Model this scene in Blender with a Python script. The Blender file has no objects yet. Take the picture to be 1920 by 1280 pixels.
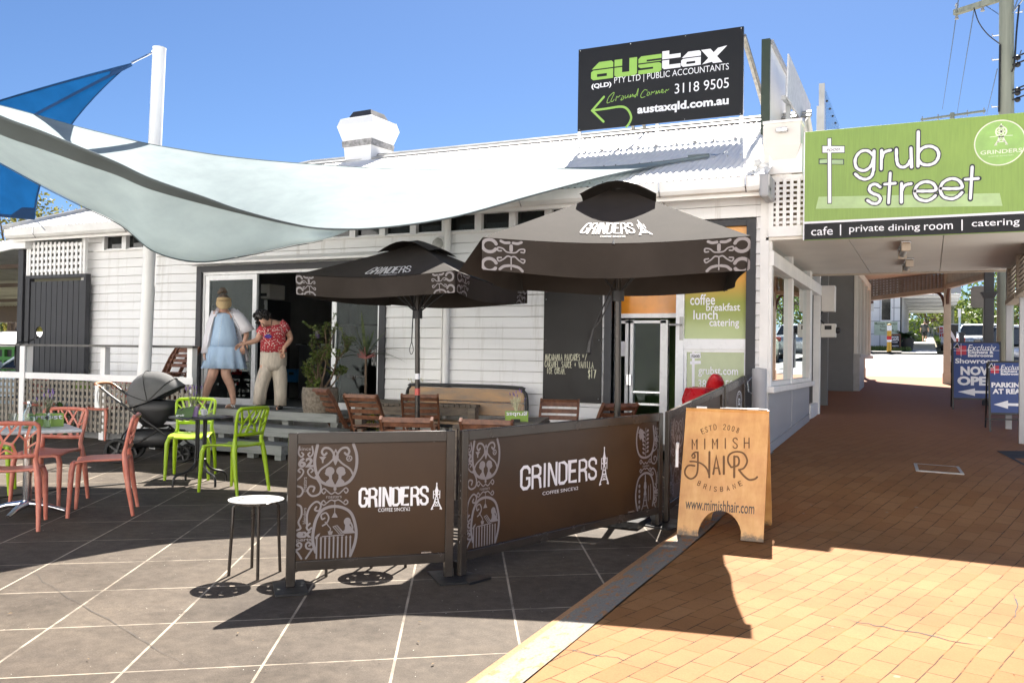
import bpy, math, random
import numpy as np
from mathutils import Matrix, Vector
R_ = math.radians
rnd = random.Random(7)
scene = bpy.context.scene
COL = scene.collection
# ------------------------------------------------------------------ camera, sky, sun, exposure
CAM_H = 1.33
FPX = 1665.0                                    # focal length in pixels of the 1920 wide photograph
YAW, PITCH, ROLL = R_(25.2), math.atan(30.6/1665.0), 0.0157
F0 = Vector((-math.sin(YAW), math.cos(YAW), 0)); RT0 = Vector((math.cos(YAW), math.sin(YAW), 0)); U0 = Vector((0, 0, 1))
FW = F0*math.cos(PITCH)+U0*math.sin(PITCH); UP = U0*math.cos(PITCH)-F0*math.sin(PITCH)
RT = RT0*math.cos(ROLL)+UP*math.sin(ROLL); UPR = UP*math.cos(ROLL)-RT0*math.sin(ROLL)
CAMP = Vector((0, 0, CAM_H))
cd = bpy.data.cameras.new("camera"); cam = bpy.data.objects.new("camera", cd); COL.objects.link(cam)
cam.matrix_world = Matrix(((RT.x, UPR.x, -FW.x, 0), (RT.y, UPR.y, -FW.y, 0), (RT.z, UPR.z, -FW.z, CAM_H), (0, 0, 0, 1)))
cd.sensor_width = 36; cd.lens = FPX/1920*36; cd.clip_start = 0.05; cd.clip_end = 4000
scene.camera = cam
SUN_AZ, SUN_EL = R_(11.2), R_(51)               # azimuth measured from +Y towards -X
SUNV = Vector((-math.sin(SUN_AZ)*math.cos(SUN_EL), math.cos(SUN_AZ)*math.cos(SUN_EL), math.sin(SUN_EL)))
wd = bpy.data.worlds.new("World"); scene.world = wd; wd.use_nodes = True
wn = wd.node_tree.nodes; wl = wd.node_tree.links
sky = wn.new("ShaderNodeTexSky"); sky.sky_type = 'NISHITA'; sky.sun_disc = False
sky.sun_elevation = SUN_EL; sky.sun_rotation = -SUN_AZ
sky.altitude = 0; sky.air_density = 0.8; sky.dust_density = 0.3; sky.ozone_density = 9.0
wl.new(sky.outputs[0], wn["Background"].inputs[0]); wn["Background"].inputs[1].default_value = 0.0265
sd = bpy.data.lights.new("sun", 'SUN'); sd.energy = 3.4; sd.angle = R_(0.5); sd.color = (1.0, 0.94, 0.85)
so = bpy.data.objects.new("sun", sd); COL.objects.link(so); so.location = SUNV*60
so.rotation_euler = SUNV.to_track_quat('Z', 'Y').to_euler()
vs = scene.view_settings; vs.view_transform = 'Standard'; vs.look = 'None'; vs.gamma = 1; vs.exposure = 2.45
scene.cycles.max_bounces = 8; scene.cycles.transparent_max_bounces = 12
scene.cycles.caustics_reflective = False; scene.cycles.caustics_refractive = False
scene.cycles.use_denoising = True

# ------------------------------------------------------------------ placing helpers: where a ray of the survey photo meets a known plane
def ray(x, y): return FW+RT*((x-960)/FPX)-UPR*((y-640)/FPX)
def at(x, y, s): return CAMP+ray(x, y)*s
def onz(x, y, z=0.): d = ray(x, y); return CAMP+d*((z-CAM_H)/d.z)
def ony(x, y, Y): d = ray(x, y); return CAMP+d*(Y/d.y)
def onx(x, y, X): d = ray(x, y); return CAMP+d*(X/d.x)
TN = Vector((-.0175*F0.x, -.0175*F0.y, 1))      # terrace plane rises gently away from the street corner
def tz(x, y): return .0175*(x*F0.x+y*F0.y-5.2)
def onp(x, y, h=0.): d = ray(x, y); return CAMP+d*((h-.0175*5.2-TN.dot(CAMP))/TN.dot(d))
def sst(t): t = max(0., min(1., t)); return t*t*(3-2*t)
def gz(x, y):
    "height of the footpath side of the ground"
    yy = min(y, 150.)
    if yy <= 9.77: r = .275*sst((yy-6.7)/3.4)
    else: r = .275*sst((yy-6.7)/3.4)+.0262*(yy-9.77)
    w = sst((x+3.4)/1.6) if y < 14 else sst((x+30)/26)
    base = tz(x, min(y, 150.)) if y < 14 else tz(-1.5, yy)
    return base+r*w

# ------------------------------------------------------------------ mesh builder
class MB:
    def __init__(s, M=None):
        s.v = []; s.f = []; s.M = M.copy() if M else Matrix()
    def add(s, vs, fs):
        n = len(s.v); M = s.M
        s.v += [tuple(M @ Vector(p)) for p in vs]; s.f += [tuple(i+n for i in f) for f in fs]
    def hexa(s, p): s.add(p, [(0,3,2,1),(4,5,6,7),(0,1,5,4),(1,2,6,5),(2,3,7,6),(3,0,4,7)])
    def box(s, x0, x1, y0, y1, z0, z1):
        s.hexa([(x0,y0,z0),(x1,y0,z0),(x1,y1,z0),(x0,y1,z0),(x0,y0,z1),(x1,y0,z1),(x1,y1,z1),(x0,y1,z1)])
    def bar(s, p, q, w, h, up=(0,0,1)):
        p = Vector(p); q = Vector(q); d = (q-p).normalized(); u = Vector(up)
        a = d.cross(u)
        if a.length < 1e-4: a = d.cross(Vector((1,0,0)))
        a.normalize(); b = a.cross(d).normalized()
        a = a*(w/2); b = b*(h/2)
        s.hexa([p-a-b, p+a-b, p+a+b, p-a+b, q-a-b, q+a-b, q+a+b, q-a+b])
    def tube(s, pts, r, n=8, closed=False, cap=True):
        pts = [Vector(p) for p in pts]; m = len(pts)
        rr = r if isinstance(r, (list, tuple)) else [r]*m
        T = []
        for i in range(m):
            a = pts[(i-1) % m] if (closed or i > 0) else pts[i]; b = pts[(i+1) % m] if (closed or i < m-1) else pts[i]
            t = b-a; T.append(t.normalized() if t.length > 1e-9 else Vector((0,0,1)))
        ref = Vector((0,0,1)) if abs(T[0].z) < .9 else Vector((1,0,0))
        vs = []; nrm = (ref-T[0]*ref.dot(T[0])).normalized()
        for i in range(m):
            nrm = nrm-T[i]*nrm.dot(T[i])
            if nrm.length < 1e-6: nrm = T[i].orthogonal()
            nrm.normalize(); bn = T[i].cross(nrm)
            for k in range(n):
                a = 2*math.pi*k/n; vs.append(pts[i]+(nrm*math.cos(a)+bn*math.sin(a))*rr[i])
        fs = []
        for i in range(m if closed else m-1):
            j = (i+1) % m
            for k in range(n):
                k2 = (k+1) % n; fs.append((i*n+k, i*n+k2, j*n+k2, j*n+k))
        if cap and not closed: fs.append(tuple(range(n-1, -1, -1))); fs.append(tuple((m-1)*n+k for k in range(n)))
        s.add(vs, fs)
    def prism(s, poly, z0, z1):
        n = len(poly)
        ar = sum(poly[i][0]*poly[(i+1) % n][1]-poly[(i+1) % n][0]*poly[i][1] for i in range(n))
        if ar < 0: poly = poly[::-1]
        s.add([(x, y, z0) for x, y in poly]+[(x, y, z1) for x, y in poly],
              [tuple(range(n-1, -1, -1)), tuple(range(n, 2*n))]+[(i, (i+1) % n, n+(i+1) % n, n+i) for i in range(n)])
    def poly(s, pts): s.add(pts, [tuple(range(len(pts)))])
    def lathe(s, prof, n=20, c=(0,0,0)):
        vs = []; fs = []; m = len(prof)
        for r, z in prof:
            for k in range(n):
                a = 2*math.pi*k/n; vs.append((c[0]+r*math.cos(a), c[1]+r*math.sin(a), c[2]+z))
        for i in range(m-1):
            for k in range(n):
                k2 = (k+1) % n; fs.append((i*n+k, i*n+k2, (i+1)*n+k2, (i+1)*n+k))
        if prof[0][0] > 1e-6: fs.append(tuple(range(n-1, -1, -1)))
        if prof[-1][0] > 1e-6: fs.append(tuple((m-1)*n+k for k in range(n)))
        s.add(vs, fs)
    def grid(s, rows, closed=False):
        n = len(rows[0]); vs = [p for r in rows for p in r]; fs = []
        for i in range(len(rows)-1):
            for k in range(n if closed else n-1):
                k2 = (k+1) % n; fs.append((i*n+k, i*n+k2, (i+1)*n+k2, (i+1)*n+k))
        s.add(vs, fs)
    def loft(s, rings, cap=True):
        "closed rings of equal length"
        s.grid(rings, closed=True)
        if cap:
            n = len(rings[0]); k = len(s.v); t = k-len(rings)*n
            s.f.append(tuple(range(t+n-1, t-1, -1))); s.f.append(tuple(range(k-n, k)))
    def ball(s, c, r, n=12, m=8, sc=(1,1,1)):
        pr = [(max(1e-7, math.sin(math.pi*i/m)), -math.cos(math.pi*i/m)) for i in range(m+1)]
        rows = [[(c[0]+r*sc[0]*a*math.cos(2*math.pi*k/n), c[1]+r*sc[1]*a*math.sin(2*math.pi*k/n), c[2]+r*sc[2]*b) for k in range(n)] for a, b in pr]
        s.grid(rows, closed=True)
    # flat lettering, laid on the local XY plane of M
    _z = 0.
    def stroke(s, pts, w, z=None, closed=False, cap=True):
        if z is None: MB._z = (MB._z+.00011) % .0012; z = MB._z
        P = [Vector((p[0], p[1])) for p in pts]; m = len(P)
        ww = w if isinstance(w, (list, tuple)) else [w]*m
        L = []; Rr = []
        for i in range(m):
            a = P[(i-1) % m] if (closed or i > 0) else P[i]; b = P[(i+1) % m] if (closed or i < m-1) else P[i]
            t = (b-a); t = t.normalized() if t.length > 1e-9 else Vector((1,0)); nn = Vector((-t.y, t.x))
            k = 1.
            if (closed or 0 < i < m-1):
                t1 = (P[i]-P[(i-1) % m]); t1 = t1.normalized() if t1.length > 1e-9 else t
                k = 1/max(.5, abs(nn.dot(Vector((-t1.y, t1.x)))))
            L.append(P[i]+nn*ww[i]/2*k); Rr.append(P[i]-nn*ww[i]/2*k)
        vs = [(p.x, p.y, z) for p in Rr]+[(p.x, p.y, z) for p in L]
        fs = [(i, (i+1) % m, m+(i+1) % m, m+i) for i in range(m if closed else m-1)]
        if cap and not closed:
            for i, j in ((0, 1), (m-1, m-2)):
                t = (P[i]-P[j]).normalized(); nn = Vector((-t.y, t.x)); base = len(vs); r = ww[i]/2
                for q in range(7):
                    a = math.pi*q/6-math.pi/2; o = P[i]+t*r*math.cos(a)+nn*r*math.sin(a); vs.append((o.x, o.y, z))
                fs.append(tuple(range(base, base+7)))
        s.add(vs, fs)
    def text(s, body, box, bold=0., shear=0., z=.0008, align='fit', rot=0.):
        "text fitted to box (x0,y0,x1,y1) of the local plane; align 'h' keeps the letter shape and fits the height"
        c = bpy.data.curves.new("t", 'FONT'); c.body = body; c.offset = bold; c.shear = shear; c.resolution_u = 3
        o = bpy.data.objects.new("t", c); me = bpy.data.meshes.new_from_object(o)
        vs = np.empty(len(me.vertices)*3); me.vertices.foreach_get('co', vs); vs = vs.reshape(-1, 3)
        fs = [tuple(p.vertices) for p in me.polygons]
        bpy.data.objects.remove(o); bpy.data.curves.remove(c); bpy.data.meshes.remove(me)
        lo = vs.min(0); hi = vs.max(0); x0, y0, x1, y1 = box
        if rot: w_, h_ = (y1-y0), (x1-x0)
        else: w_, h_ = (x1-x0), (y1-y0)
        sx = w_/(hi[0]-lo[0]); sy = h_/(hi[1]-lo[1])
        if align == 'h': sx = min(sx, sy)
        u = (vs[:, 0]-lo[0])*sx; v = (vs[:, 1]-lo[1])*sy
        if rot: X = x1-v; Y = y0+u
        else: X = x0+u; Y = y0+v
        s.add([(a, b, z) for a, b in zip(X, Y)], fs)

ROOTOFF = {}
def root_of(o):
    while o.parent: o = o.parent
    return o
def obj(name, mb, mat, parent=None, smooth=False, bevel=0., sub=0, solid=0., auto=None):
    off = ROOTOFF.get(root_of(parent).name) if parent else None
    vs = [(x-off[0], y-off[1], z-off[2]) for x, y, z in mb.v] if off is not None else mb.v
    me = bpy.data.meshes.new(name); me.from_pydata(vs, [], mb.f); me.validate(); me.update()
    me.materials.append(mat)
    if smooth:
        me.polygons.foreach_set('use_smooth', [True]*len(me.polygons))
        if smooth != 'all': me.set_sharp_from_angle(angle=R_(38))
    o = bpy.data.objects.new(name, me); COL.objects.link(o)
    if parent: o.parent = parent
    if solid: m = o.modifiers.new("solid", 'SOLIDIFY'); m.thickness = solid; m.offset = 0
    if bevel: m = o.modifiers.new("bevel", 'BEVEL'); m.width = bevel; m.segments = 2; m.limit_method = 'ANGLE'
    if sub: m = o.modifiers.new("sub", 'SUBSURF'); m.levels = sub; m.render_levels = sub
    return o
def tag(o, label, cat, group=None):
    o['label'] = label; o['category'] = cat
    if group: o['group'] = group
    return o
def thing(name, label, cat, loc=(0,0,0), rotz=0., group=None, world=False):
    "Empty at the thing's base; world=True means its meshes are given in world coordinates"
    o = bpy.data.objects.new(name, None); COL.objects.link(o); o.empty_display_size = .1
    o.location = loc; o.rotation_euler = (0, 0, rotz)
    if world: ROOTOFF[o.name] = tuple(loc)
    return tag(o, label, cat, group)
def struct(name, mb, mat, smooth=False, kind='structure', bevel=0.):
    o = obj(name, mb, mat, smooth=smooth, bevel=bevel); o['kind'] = kind; return o
def kids(o): return [c for c in bpy.data.objects if c.parent == o]
def clone(root, loc, rotz, label=None, group=None, tilt=None):
    r = root.copy(); COL.objects.link(r); r.location = loc; r.rotation_euler = (0, 0, rotz)
    if label: r['label'] = label
    if group: r['group'] = group
    for ch in kids(root):
        c = ch.copy(); COL.objects.link(c); c.parent = r
        for g in kids(ch):
            d = g.copy(); COL.objects.link(d); d.parent = c
    return r
def plane(o, r, u):
    r = Vector(r).normalized(); u = Vector(u); u = (u-r*u.dot(r)).normalized(); n = r.cross(u); o = Vector(o)
    return Matrix(((r.x, u.x, n.x, o.x), (r.y, u.y, n.y, o.y), (r.z, u.z, n.z, o.z), (0, 0, 0, 1)))
def pl(M, x, y):
    "local XY of the survey ray (x, y) on plane M"
    n = M.col[2].to_3d(); d = ray(x, y); p = CAMP+d*((M.translation-CAMP).dot(n)/d.dot(n)); q = M.inverted() @ p
    return (q.x, q.y)
def arc(cx, cy, rx, ry, a0, a1, n=16): return [(cx+rx*math.cos(R_(a0+(a1-a0)*i/n)), cy+ry*math.sin(R_(a0+(a1-a0)*i/n))) for i in range(n+1)]
def spiral(cx, cy, r0, r1, a0, a1, n=20): return [(cx+(r0+(r1-r0)*i/n)*math.cos(R_(a0+(a1-a0)*i/n)), cy+(r0+(r1-r0)*i/n)*math.sin(R_(a0+(a1-a0)*i/n))) for i in range(n+1)]
def crv(pts, n=6):
    "Catmull-Rom through the points (2-D or 3-D)"
    P = [Vector(p) for p in pts]; P = [P[0]*2-P[1]]+P+[P[-1]*2-P[-2]]; out = []
    for i in range(1, len(P)-2):
        for k in range(n):
            t = k/n; a, b, c, d = P[i-1], P[i], P[i+1], P[i+2]
            out.append((b*2+(c-a)*t+(a*2-b*5+c*4-d)*t*t+(b*3-a-c*3+d)*t*t*t)*.5)
    out.append(P[-2]); return out

# ------------------------------------------------------------------ materials
def newmat(name):
    m = bpy.data.materials.new(name); m.use_nodes = True
    nt = m.node_tree; return m, nt, nt.nodes, nt.links, nt.nodes["Principled BSDF"]
def col4(c): return (c[0], c[1], c[2], 1)
def noise(nt, scale, detail=4, rough=.55, stretch=None, coord='pos'):
    N, Lk = nt.nodes, nt.links
    if coord == 'pos': g = N.new("ShaderNodeNewGeometry").outputs['Position']
    else: g = N.new("ShaderNodeTexCoord").outputs['Object']
    if stretch:
        mp = N.new("ShaderNodeMapping"); mp.inputs['Scale'].default_value = stretch; Lk.new(g, mp.inputs['Vector']); g = mp.outputs[0]
    t = N.new("ShaderNodeTexNoise"); t.inputs['Scale'].default_value = scale; t.inputs['Detail'].default_value = detail; t.inputs['Roughness'].default_value = rough
    Lk.new(g, t.inputs['Vector']); return t.outputs['Fac']
def ramp(nt, fac, stops):
    r = nt.nodes.new("ShaderNodeValToRGB"); nt.links.new(fac, r.inputs['Fac']); e = r.color_ramp.elements
    while len(e) < len(stops): e.new(.5)
    for i, (p, c) in enumerate(stops): e[i].position = p; e[i].color = col4(c) if len(c) == 3 else c
    return r.outputs['Color']
def mat(name, c, rough=.6, metal=0., var=.12, vs=6., bump=0., bs=60., spec=.5, stretch=None, c2=None, coord='pos', coat=0., rvar=.1, lo=.35, hi=.65):
    m, nt, N, Lk, b = newmat(name)
    b.inputs['Roughness'].default_value = rough; b.inputs['Metallic'].default_value = metal; b.inputs['Specular IOR Level'].default_value = spec
    if coat: b.inputs['Coat Weight'].default_value = coat; b.inputs['Coat Roughness'].default_value = .08
    n = noise(nt, vs, 5, .6, stretch, coord)
    a = [x*(1-var) for x in c]; d = c2 if c2 else [min(1, x*(1+var)) for x in c]
    Lk.new(ramp(nt, n, [(lo, a), (hi, d)]), b.inputs['Base Color'])
    if rvar:
        mr = N.new("ShaderNodeMapRange"); mr.inputs[1].default_value = .3; mr.inputs[2].default_value = .7
        mr.inputs[3].default_value = max(0, rough-rvar); mr.inputs[4].default_value = min(1, rough+rvar); Lk.new(n, mr.inputs[0]); Lk.new(mr.outputs[0], b.inputs['Roughness'])
    if bump:
        nb = noise(nt, bs, 3, .6, stretch, coord); bp = N.new("ShaderNodeBump"); bp.inputs['Strength'].default_value = bump; bp.inputs['Distance'].default_value = .01
        Lk.new(nb, bp.inputs['Height']); Lk.new(bp.outputs[0], b.inputs['Normal'])
    return m
def wood(name, c1, c2, stretch=(30, 30, 2), rough=.6, scale=1., bump=.25, coord='obj'):
    m, nt, N, Lk, b = newmat(name); b.inputs['Roughness'].default_value = rough
    n = noise(nt, scale, 6, .65, stretch, coord)
    Lk.new(ramp(nt, n, [(.3, c1), (.5, [(p+q)/2 for p, q in zip(c1, c2)]), (.72, c2)]), b.inputs['Base Color'])
    bp = N.new("ShaderNodeBump"); bp.inputs['Strength'].default_value = bump; bp.inputs['Distance'].default_value = .004; Lk.new(n, bp.inputs['Height']); Lk.new(bp.outputs[0], b.inputs['Normal'])
    return m
def glassmat(name, tint=(.02,.025,.025), mixf=.25, rough=.0):
    "window glass: mirror-like sheen over a see-through pane"
    m, nt, N, Lk, b = newmat(name); out = N["Material Output"]
    tr = N.new("ShaderNodeBsdfTransparent"); tr.inputs[0].default_value = col4([.75, .8, .8])
    gl = N.new("ShaderNodeBsdfGlossy"); gl.inputs['Roughness'].default_value = rough; gl.inputs[0].default_value = (.9,.95,.95,1)
    fr = N.new("ShaderNodeFresnel"); fr.inputs[0].default_value = 1.5 if mixf > .05 else 1.2
    ad = N.new("ShaderNodeMath"); ad.operation = 'ADD'; ad.inputs[1].default_value = mixf; ad.use_clamp = True; Lk.new(fr.outputs[0], ad.inputs[0])
    mx = N.new("ShaderNodeMixShader"); Lk.new(ad.outputs[0], mx.inputs[0]); Lk.new(tr.outputs[0], mx.inputs[1]); Lk.new(gl.outputs[0], mx.inputs[2]); Lk.new(mx.outputs[0], out.inputs[0])
    return m
def clothmat(name, c, transl=.35, c2=None, weave=700., bump=.15):
    "thin fabric that lets some sun through"
    m, nt, N, Lk, b = newmat(name); out = N["Material Output"]; b.inputs['Roughness'].default_value = .85; b.inputs['Specular IOR Level'].default_value = .2
    n = noise(nt, 3., 5, .6); cc = ramp(nt, n, [(.3, [x*.9 for x in c]), (.7, c2 or c)]); Lk.new(cc, b.inputs['Base Color'])
    t = N.new("ShaderNodeBsdfTranslucent"); Lk.new(cc, t.inputs[0])
    w = noise(nt, weave, 2, .5); bp = N.new("ShaderNodeBump"); bp.inputs['Strength'].default_value = bump; bp.inputs['Distance'].default_value = .003; Lk.new(w, bp.inputs['Height']); Lk.new(bp.outputs[0], b.inputs['Normal'])
    mx = N.new("ShaderNodeMixShader"); mx.inputs[0].default_value = transl; Lk.new(b.outputs[0], mx.inputs[1]); Lk.new(t.outputs[0], mx.inputs[2]); Lk.new(mx.outputs[0], out.inputs[0])
    return m

MT = {}
MT['white'] = mat("white_paint", (.86,.86,.86), .5, var=.05, vs=1.5, bump=.08, bs=30)
MT['trim'] = mat("white_trim_paint", (.84,.83,.81), .45, var=.06, vs=3)
MT['alum'] = mat("white_powdercoat", (.82,.83,.84), .3, var=.03)
MT['char'] = mat("charcoal_paint", (.048,.049,.055), .5, spec=.3, var=.12, vs=4, bump=.1, bs=25)
MT['greyblue'] = mat("grey_base_paint", (.40,.40,.415), .55, var=.06, vs=2)
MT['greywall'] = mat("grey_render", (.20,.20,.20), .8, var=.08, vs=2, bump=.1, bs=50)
MT['ironroof'] = mat("white_iron_roof", (.80,.79,.77), .45, var=.08, vs=2)
MT['iron'] = mat("weathered_iron", (.42,.42,.41), .5, metal=.3, var=.15, vs=3)
MT['steel'] = mat("steel", (.62,.63,.65), .25, metal=1., var=.05)
MT['chrome'] = mat("polished_steel", (.8,.8,.82), .1, metal=1., var=.02, rvar=.04)
MT['black'] = mat("black_metal", (.012,.012,.013), .38, var=.2)
MT['canvas_ink'] = mat("faded_white_print", (.56,.55,.54), .7, var=.06, vs=9)
MT['blackp'] = mat("black_plastic", (.018,.018,.02), .5, var=.15)
MT['rubber'] = mat("rubber", (.025,.025,.025), .8, var=.15)
MT['bronze'] = mat("dark_bronze_frame", (.042,.035,.030), .24, metal=.15, spec=.4, var=.12, vs=5, rvar=.06)
MT['glass'] = glassmat("window_glass", mixf=.0)
MT['mirror'] = glassmat("street_window_glass", mixf=.62)
MT['darkglass'] = mat("dark_glass", (.012,.014,.014), .06, var=.05, rvar=.02)
MT['green'] = mat("sign_green", (.25,.40,.06), .42, var=.08, vs=1.2)
MT['dgreen'] = mat("dark_green_paint", (.018,.035,.02), .4, var=.1)
MT['signblack'] = mat("sign_black", (.010,.011,.014), .45, var=.12, vs=2, spec=.25)
MT['ink'] = mat("ink", (.012,.016,.03), .5, var=.05)
MT['white_ink'] = mat("white_ink", (.82,.82,.86), .5, var=.02)
MT['lime_ink'] = mat("lime_ink", (.28,.50,.09), .5, var=.03)
MT['silver_ink'] = mat("silver_ink", (.215,.20,.21), .4, var=.06)
MT['soffit'] = mat("soffit_paint", (.76,.73,.68), .6, var=.06, vs=1.5)
MT['timber_paint'] = mat("cream_timber", (.52,.44,.36), .6, var=.1, vs=4)
MT['lattice'] = mat("lattice_timber", (.34,.28,.22), .7, var=.15, vs=6)
MT['conc'] = mat("concrete", (.42,.40,.37), .85, var=.2, vs=5, bump=.2, bs=60)
MT['deck'] = wood("deck_grey", (.10,.105,.11), (.21,.215,.22), (2, 30, 30), .75, coord='pos')
MT['deckface'] = wood("deck_face_grey", (.20,.21,.20), (.33,.34,.33), (2, 25, 25), .75, coord='pos')
MT['merbau'] = wood("oiled_hardwood", (.075,.028,.016), (.24,.105,.055), (14, 14, 14), .45, scale=1.4)
MT['oldtable'] = wood("weathered_table", (.085,.07,.055), (.24,.195,.15), (3, 26, 26), .75)
MT['bench_ply'] = wood("worn_bench_ply", (.22,.19,.165), (.56,.33,.155), (2.2, 10, 10), .6, scale=1.2)
MT['pine'] = wood("varnished_ply", (.52,.24,.06), (.76,.43,.15), (14, 14, 1.6), .38, bump=.06)
MT['brand'] = mat("burnt_lettering", (.15,.065,.018), .6, var=.15, vs=20)
MT['coral'] = mat("coral_plastic", (.56,.15,.095), .42, var=.12, vs=9, c2=(.62,.235,.17))
MT['lime'] = mat("lime_plastic", (.33,.50,.012), .38, var=.06, vs=10)
MT['umbrella'] = clothmat("charcoal_canvas", (.034,.028,.024), .03, (.044,.036,.031), 500)
MT['navy'] = mat("blue_sign", (.012,.045,.20), .4, var=.06, vs=3)
MT['red'] = mat("red_plastic", (.55,.012,.018), .28, var=.05)
MT['leaf'] = mat("leaf_green", (.06,.115,.02), .5, var=.5, vs=5, c2=(.13,.20,.035))
MT['leafdark'] = mat("leaf_dark", (.02,.05,.012), .4, var=.4, vs=8, c2=(.05,.10,.025))
MT['bark'] = mat("bark", (.13,.09,.06), .9, var=.3, vs=20, bump=.4, bs=30)
MT['post'] = mat("utility_timber", (.29,.31,.25), .85, var=.14, vs=1.5, stretch=(8, 8, .4), bump=.3, bs=8)
# ================================================================== SETTING: ground
YF = 9.77; XR = -1.565; XK0, XK1 = -1.735, -1.525      # shop front plane, side wall plane, kerb strip
def tile_mat():
    m, nt, N, Lk, b = newmat("terrace_tiles")
    g = N.new("ShaderNodeNewGeometry").outputs['Position']
    masks = []
    for n, sp, off, w in (((.880, .474, 0), .568, .286, .0125), ((-.585, .811, 0), .650, 4.02, .0095)):
        d = N.new("ShaderNodeVectorMath"); d.operation = 'DOT_PRODUCT'; d.inputs[1].default_value = n; Lk.new(g, d.inputs[0])
        a = N.new("ShaderNodeMath"); a.operation = 'MULTIPLY_ADD'; a.inputs[1].default_value = 1/sp; a.inputs[2].default_value = 100-off/sp; Lk.new(d.outputs['Value'], a.inputs[0])
        f = N.new("ShaderNodeMath"); f.operation = 'FRACT'; Lk.new(a.outputs[0], f.inputs[0])
        p = N.new("ShaderNodeMath"); p.operation = 'PINGPONG'; p.inputs[1].default_value = .5; Lk.new(f.outputs[0], p.inputs[0])
        l = N.new("ShaderNodeMath"); l.operation = 'LESS_THAN'; l.inputs[1].default_value = w*.5/sp; Lk.new(p.outputs[0], l.inputs[0]); masks.append(l.outputs[0])
        fl = N.new("ShaderNodeMath"); fl.operation = 'FLOOR'; Lk.new(a.outputs[0], fl.inputs[0]); masks.append(fl.outputs[0])
    mx = N.new("ShaderNodeMath"); mx.operation = 'MAXIMUM'; Lk.new(masks[0], mx.inputs[0]); Lk.new(masks[2], mx.inputs[1])
    big = noise(nt, 1.1, 5, .6); sp = noise(nt, 160, 3, .7); fi = noise(nt, 14, 5, .65)
    c = ramp(nt, big, [(.3, (.070, .056, .045)), (.7, (.098, .079, .061))])
    mm = N.new("ShaderNodeMixRGB"); mm.blend_type = 'OVERLAY'; mm.inputs[0].default_value = .55; Lk.new(c, mm.inputs[1]); Lk.new(fi, mm.inputs[2])
    m3 = N.new("ShaderNodeMixRGB"); m3.blend_type = 'OVERLAY'; m3.inputs[0].default_value = .75; Lk.new(mm.outputs[0], m3.inputs[1]); Lk.new(sp, m3.inputs[2])
    # tone of every single tile
    cb = N.new("ShaderNodeCombineXYZ"); Lk.new(masks[1], cb.inputs[0]); Lk.new(masks[3], cb.inputs[1])
    wn_ = N.new("ShaderNodeTexWhiteNoise"); Lk.new(cb.outputs[0], wn_.inputs[0])
    mr = N.new("ShaderNodeMapRange"); mr.inputs[3].default_value = .88; mr.inputs[4].default_value = 1.1; Lk.new(wn_.outputs[0], mr.inputs[0])
    m4 = N.new("ShaderNodeVectorMath"); m4.operation = 'SCALE'; Lk.new(m3.outputs[0], m4.inputs[0]); Lk.new(mr.outputs[0], m4.inputs['Scale'])
    m2 = N.new("ShaderNodeMixRGB"); Lk.new(mx.outputs[0], m2.inputs[0]); Lk.new(m4.outputs[0], m2.inputs[1]); Lk.new(ramp(nt, noise(nt, 3.5, 4, .7), [(.35, (.14, .12, .10)), (.55, (.34, .29, .23))]), m2.inputs[2])
    st_ = noise(nt, .75, 6, .75); sr = ramp(nt, st_, [(.36, (.62, .60, .58)), (.50, (1, 1, 1)), (.66, (1.0, .98, .95)), (.74, (1.28, 1.25, 1.2))]); ms = N.new("ShaderNodeMixRGB"); ms.blend_type = 'MULTIPLY'; ms.inputs[0].default_value = 1; Lk.new(m2.outputs[0], ms.inputs[1]); Lk.new(sr, ms.inputs[2]); m2 = ms
    # dropped grit
    gr = noise(nt, 55, 2, .5); gt = N.new("ShaderNodeMath"); gt.operation = 'GREATER_THAN'; gt.inputs[1].default_value = .765; Lk.new(gr, gt.inputs[0])
    m5 = N.new("ShaderNodeMixRGB"); Lk.new(gt.outputs[0], m5.inputs[0]); Lk.new(m2.outputs[0], m5.inputs[1]); m5.inputs[2].default_value = (.45, .42, .36, 1)
    Lk.new(m5.outputs[0], b.inputs['Base Color']); b.inputs['Roughness'].default_value = .72; b.inputs['Specular IOR Level'].default_value = .15
    bp = N.new("ShaderNodeBump"); bp.inputs['Strength'].default_value = .3; bp.inputs['Distance'].default_value = .003; Lk.new(sp, bp.inputs['Height']); Lk.new(bp.outputs[0], b.inputs['Normal'])
    return m
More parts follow.
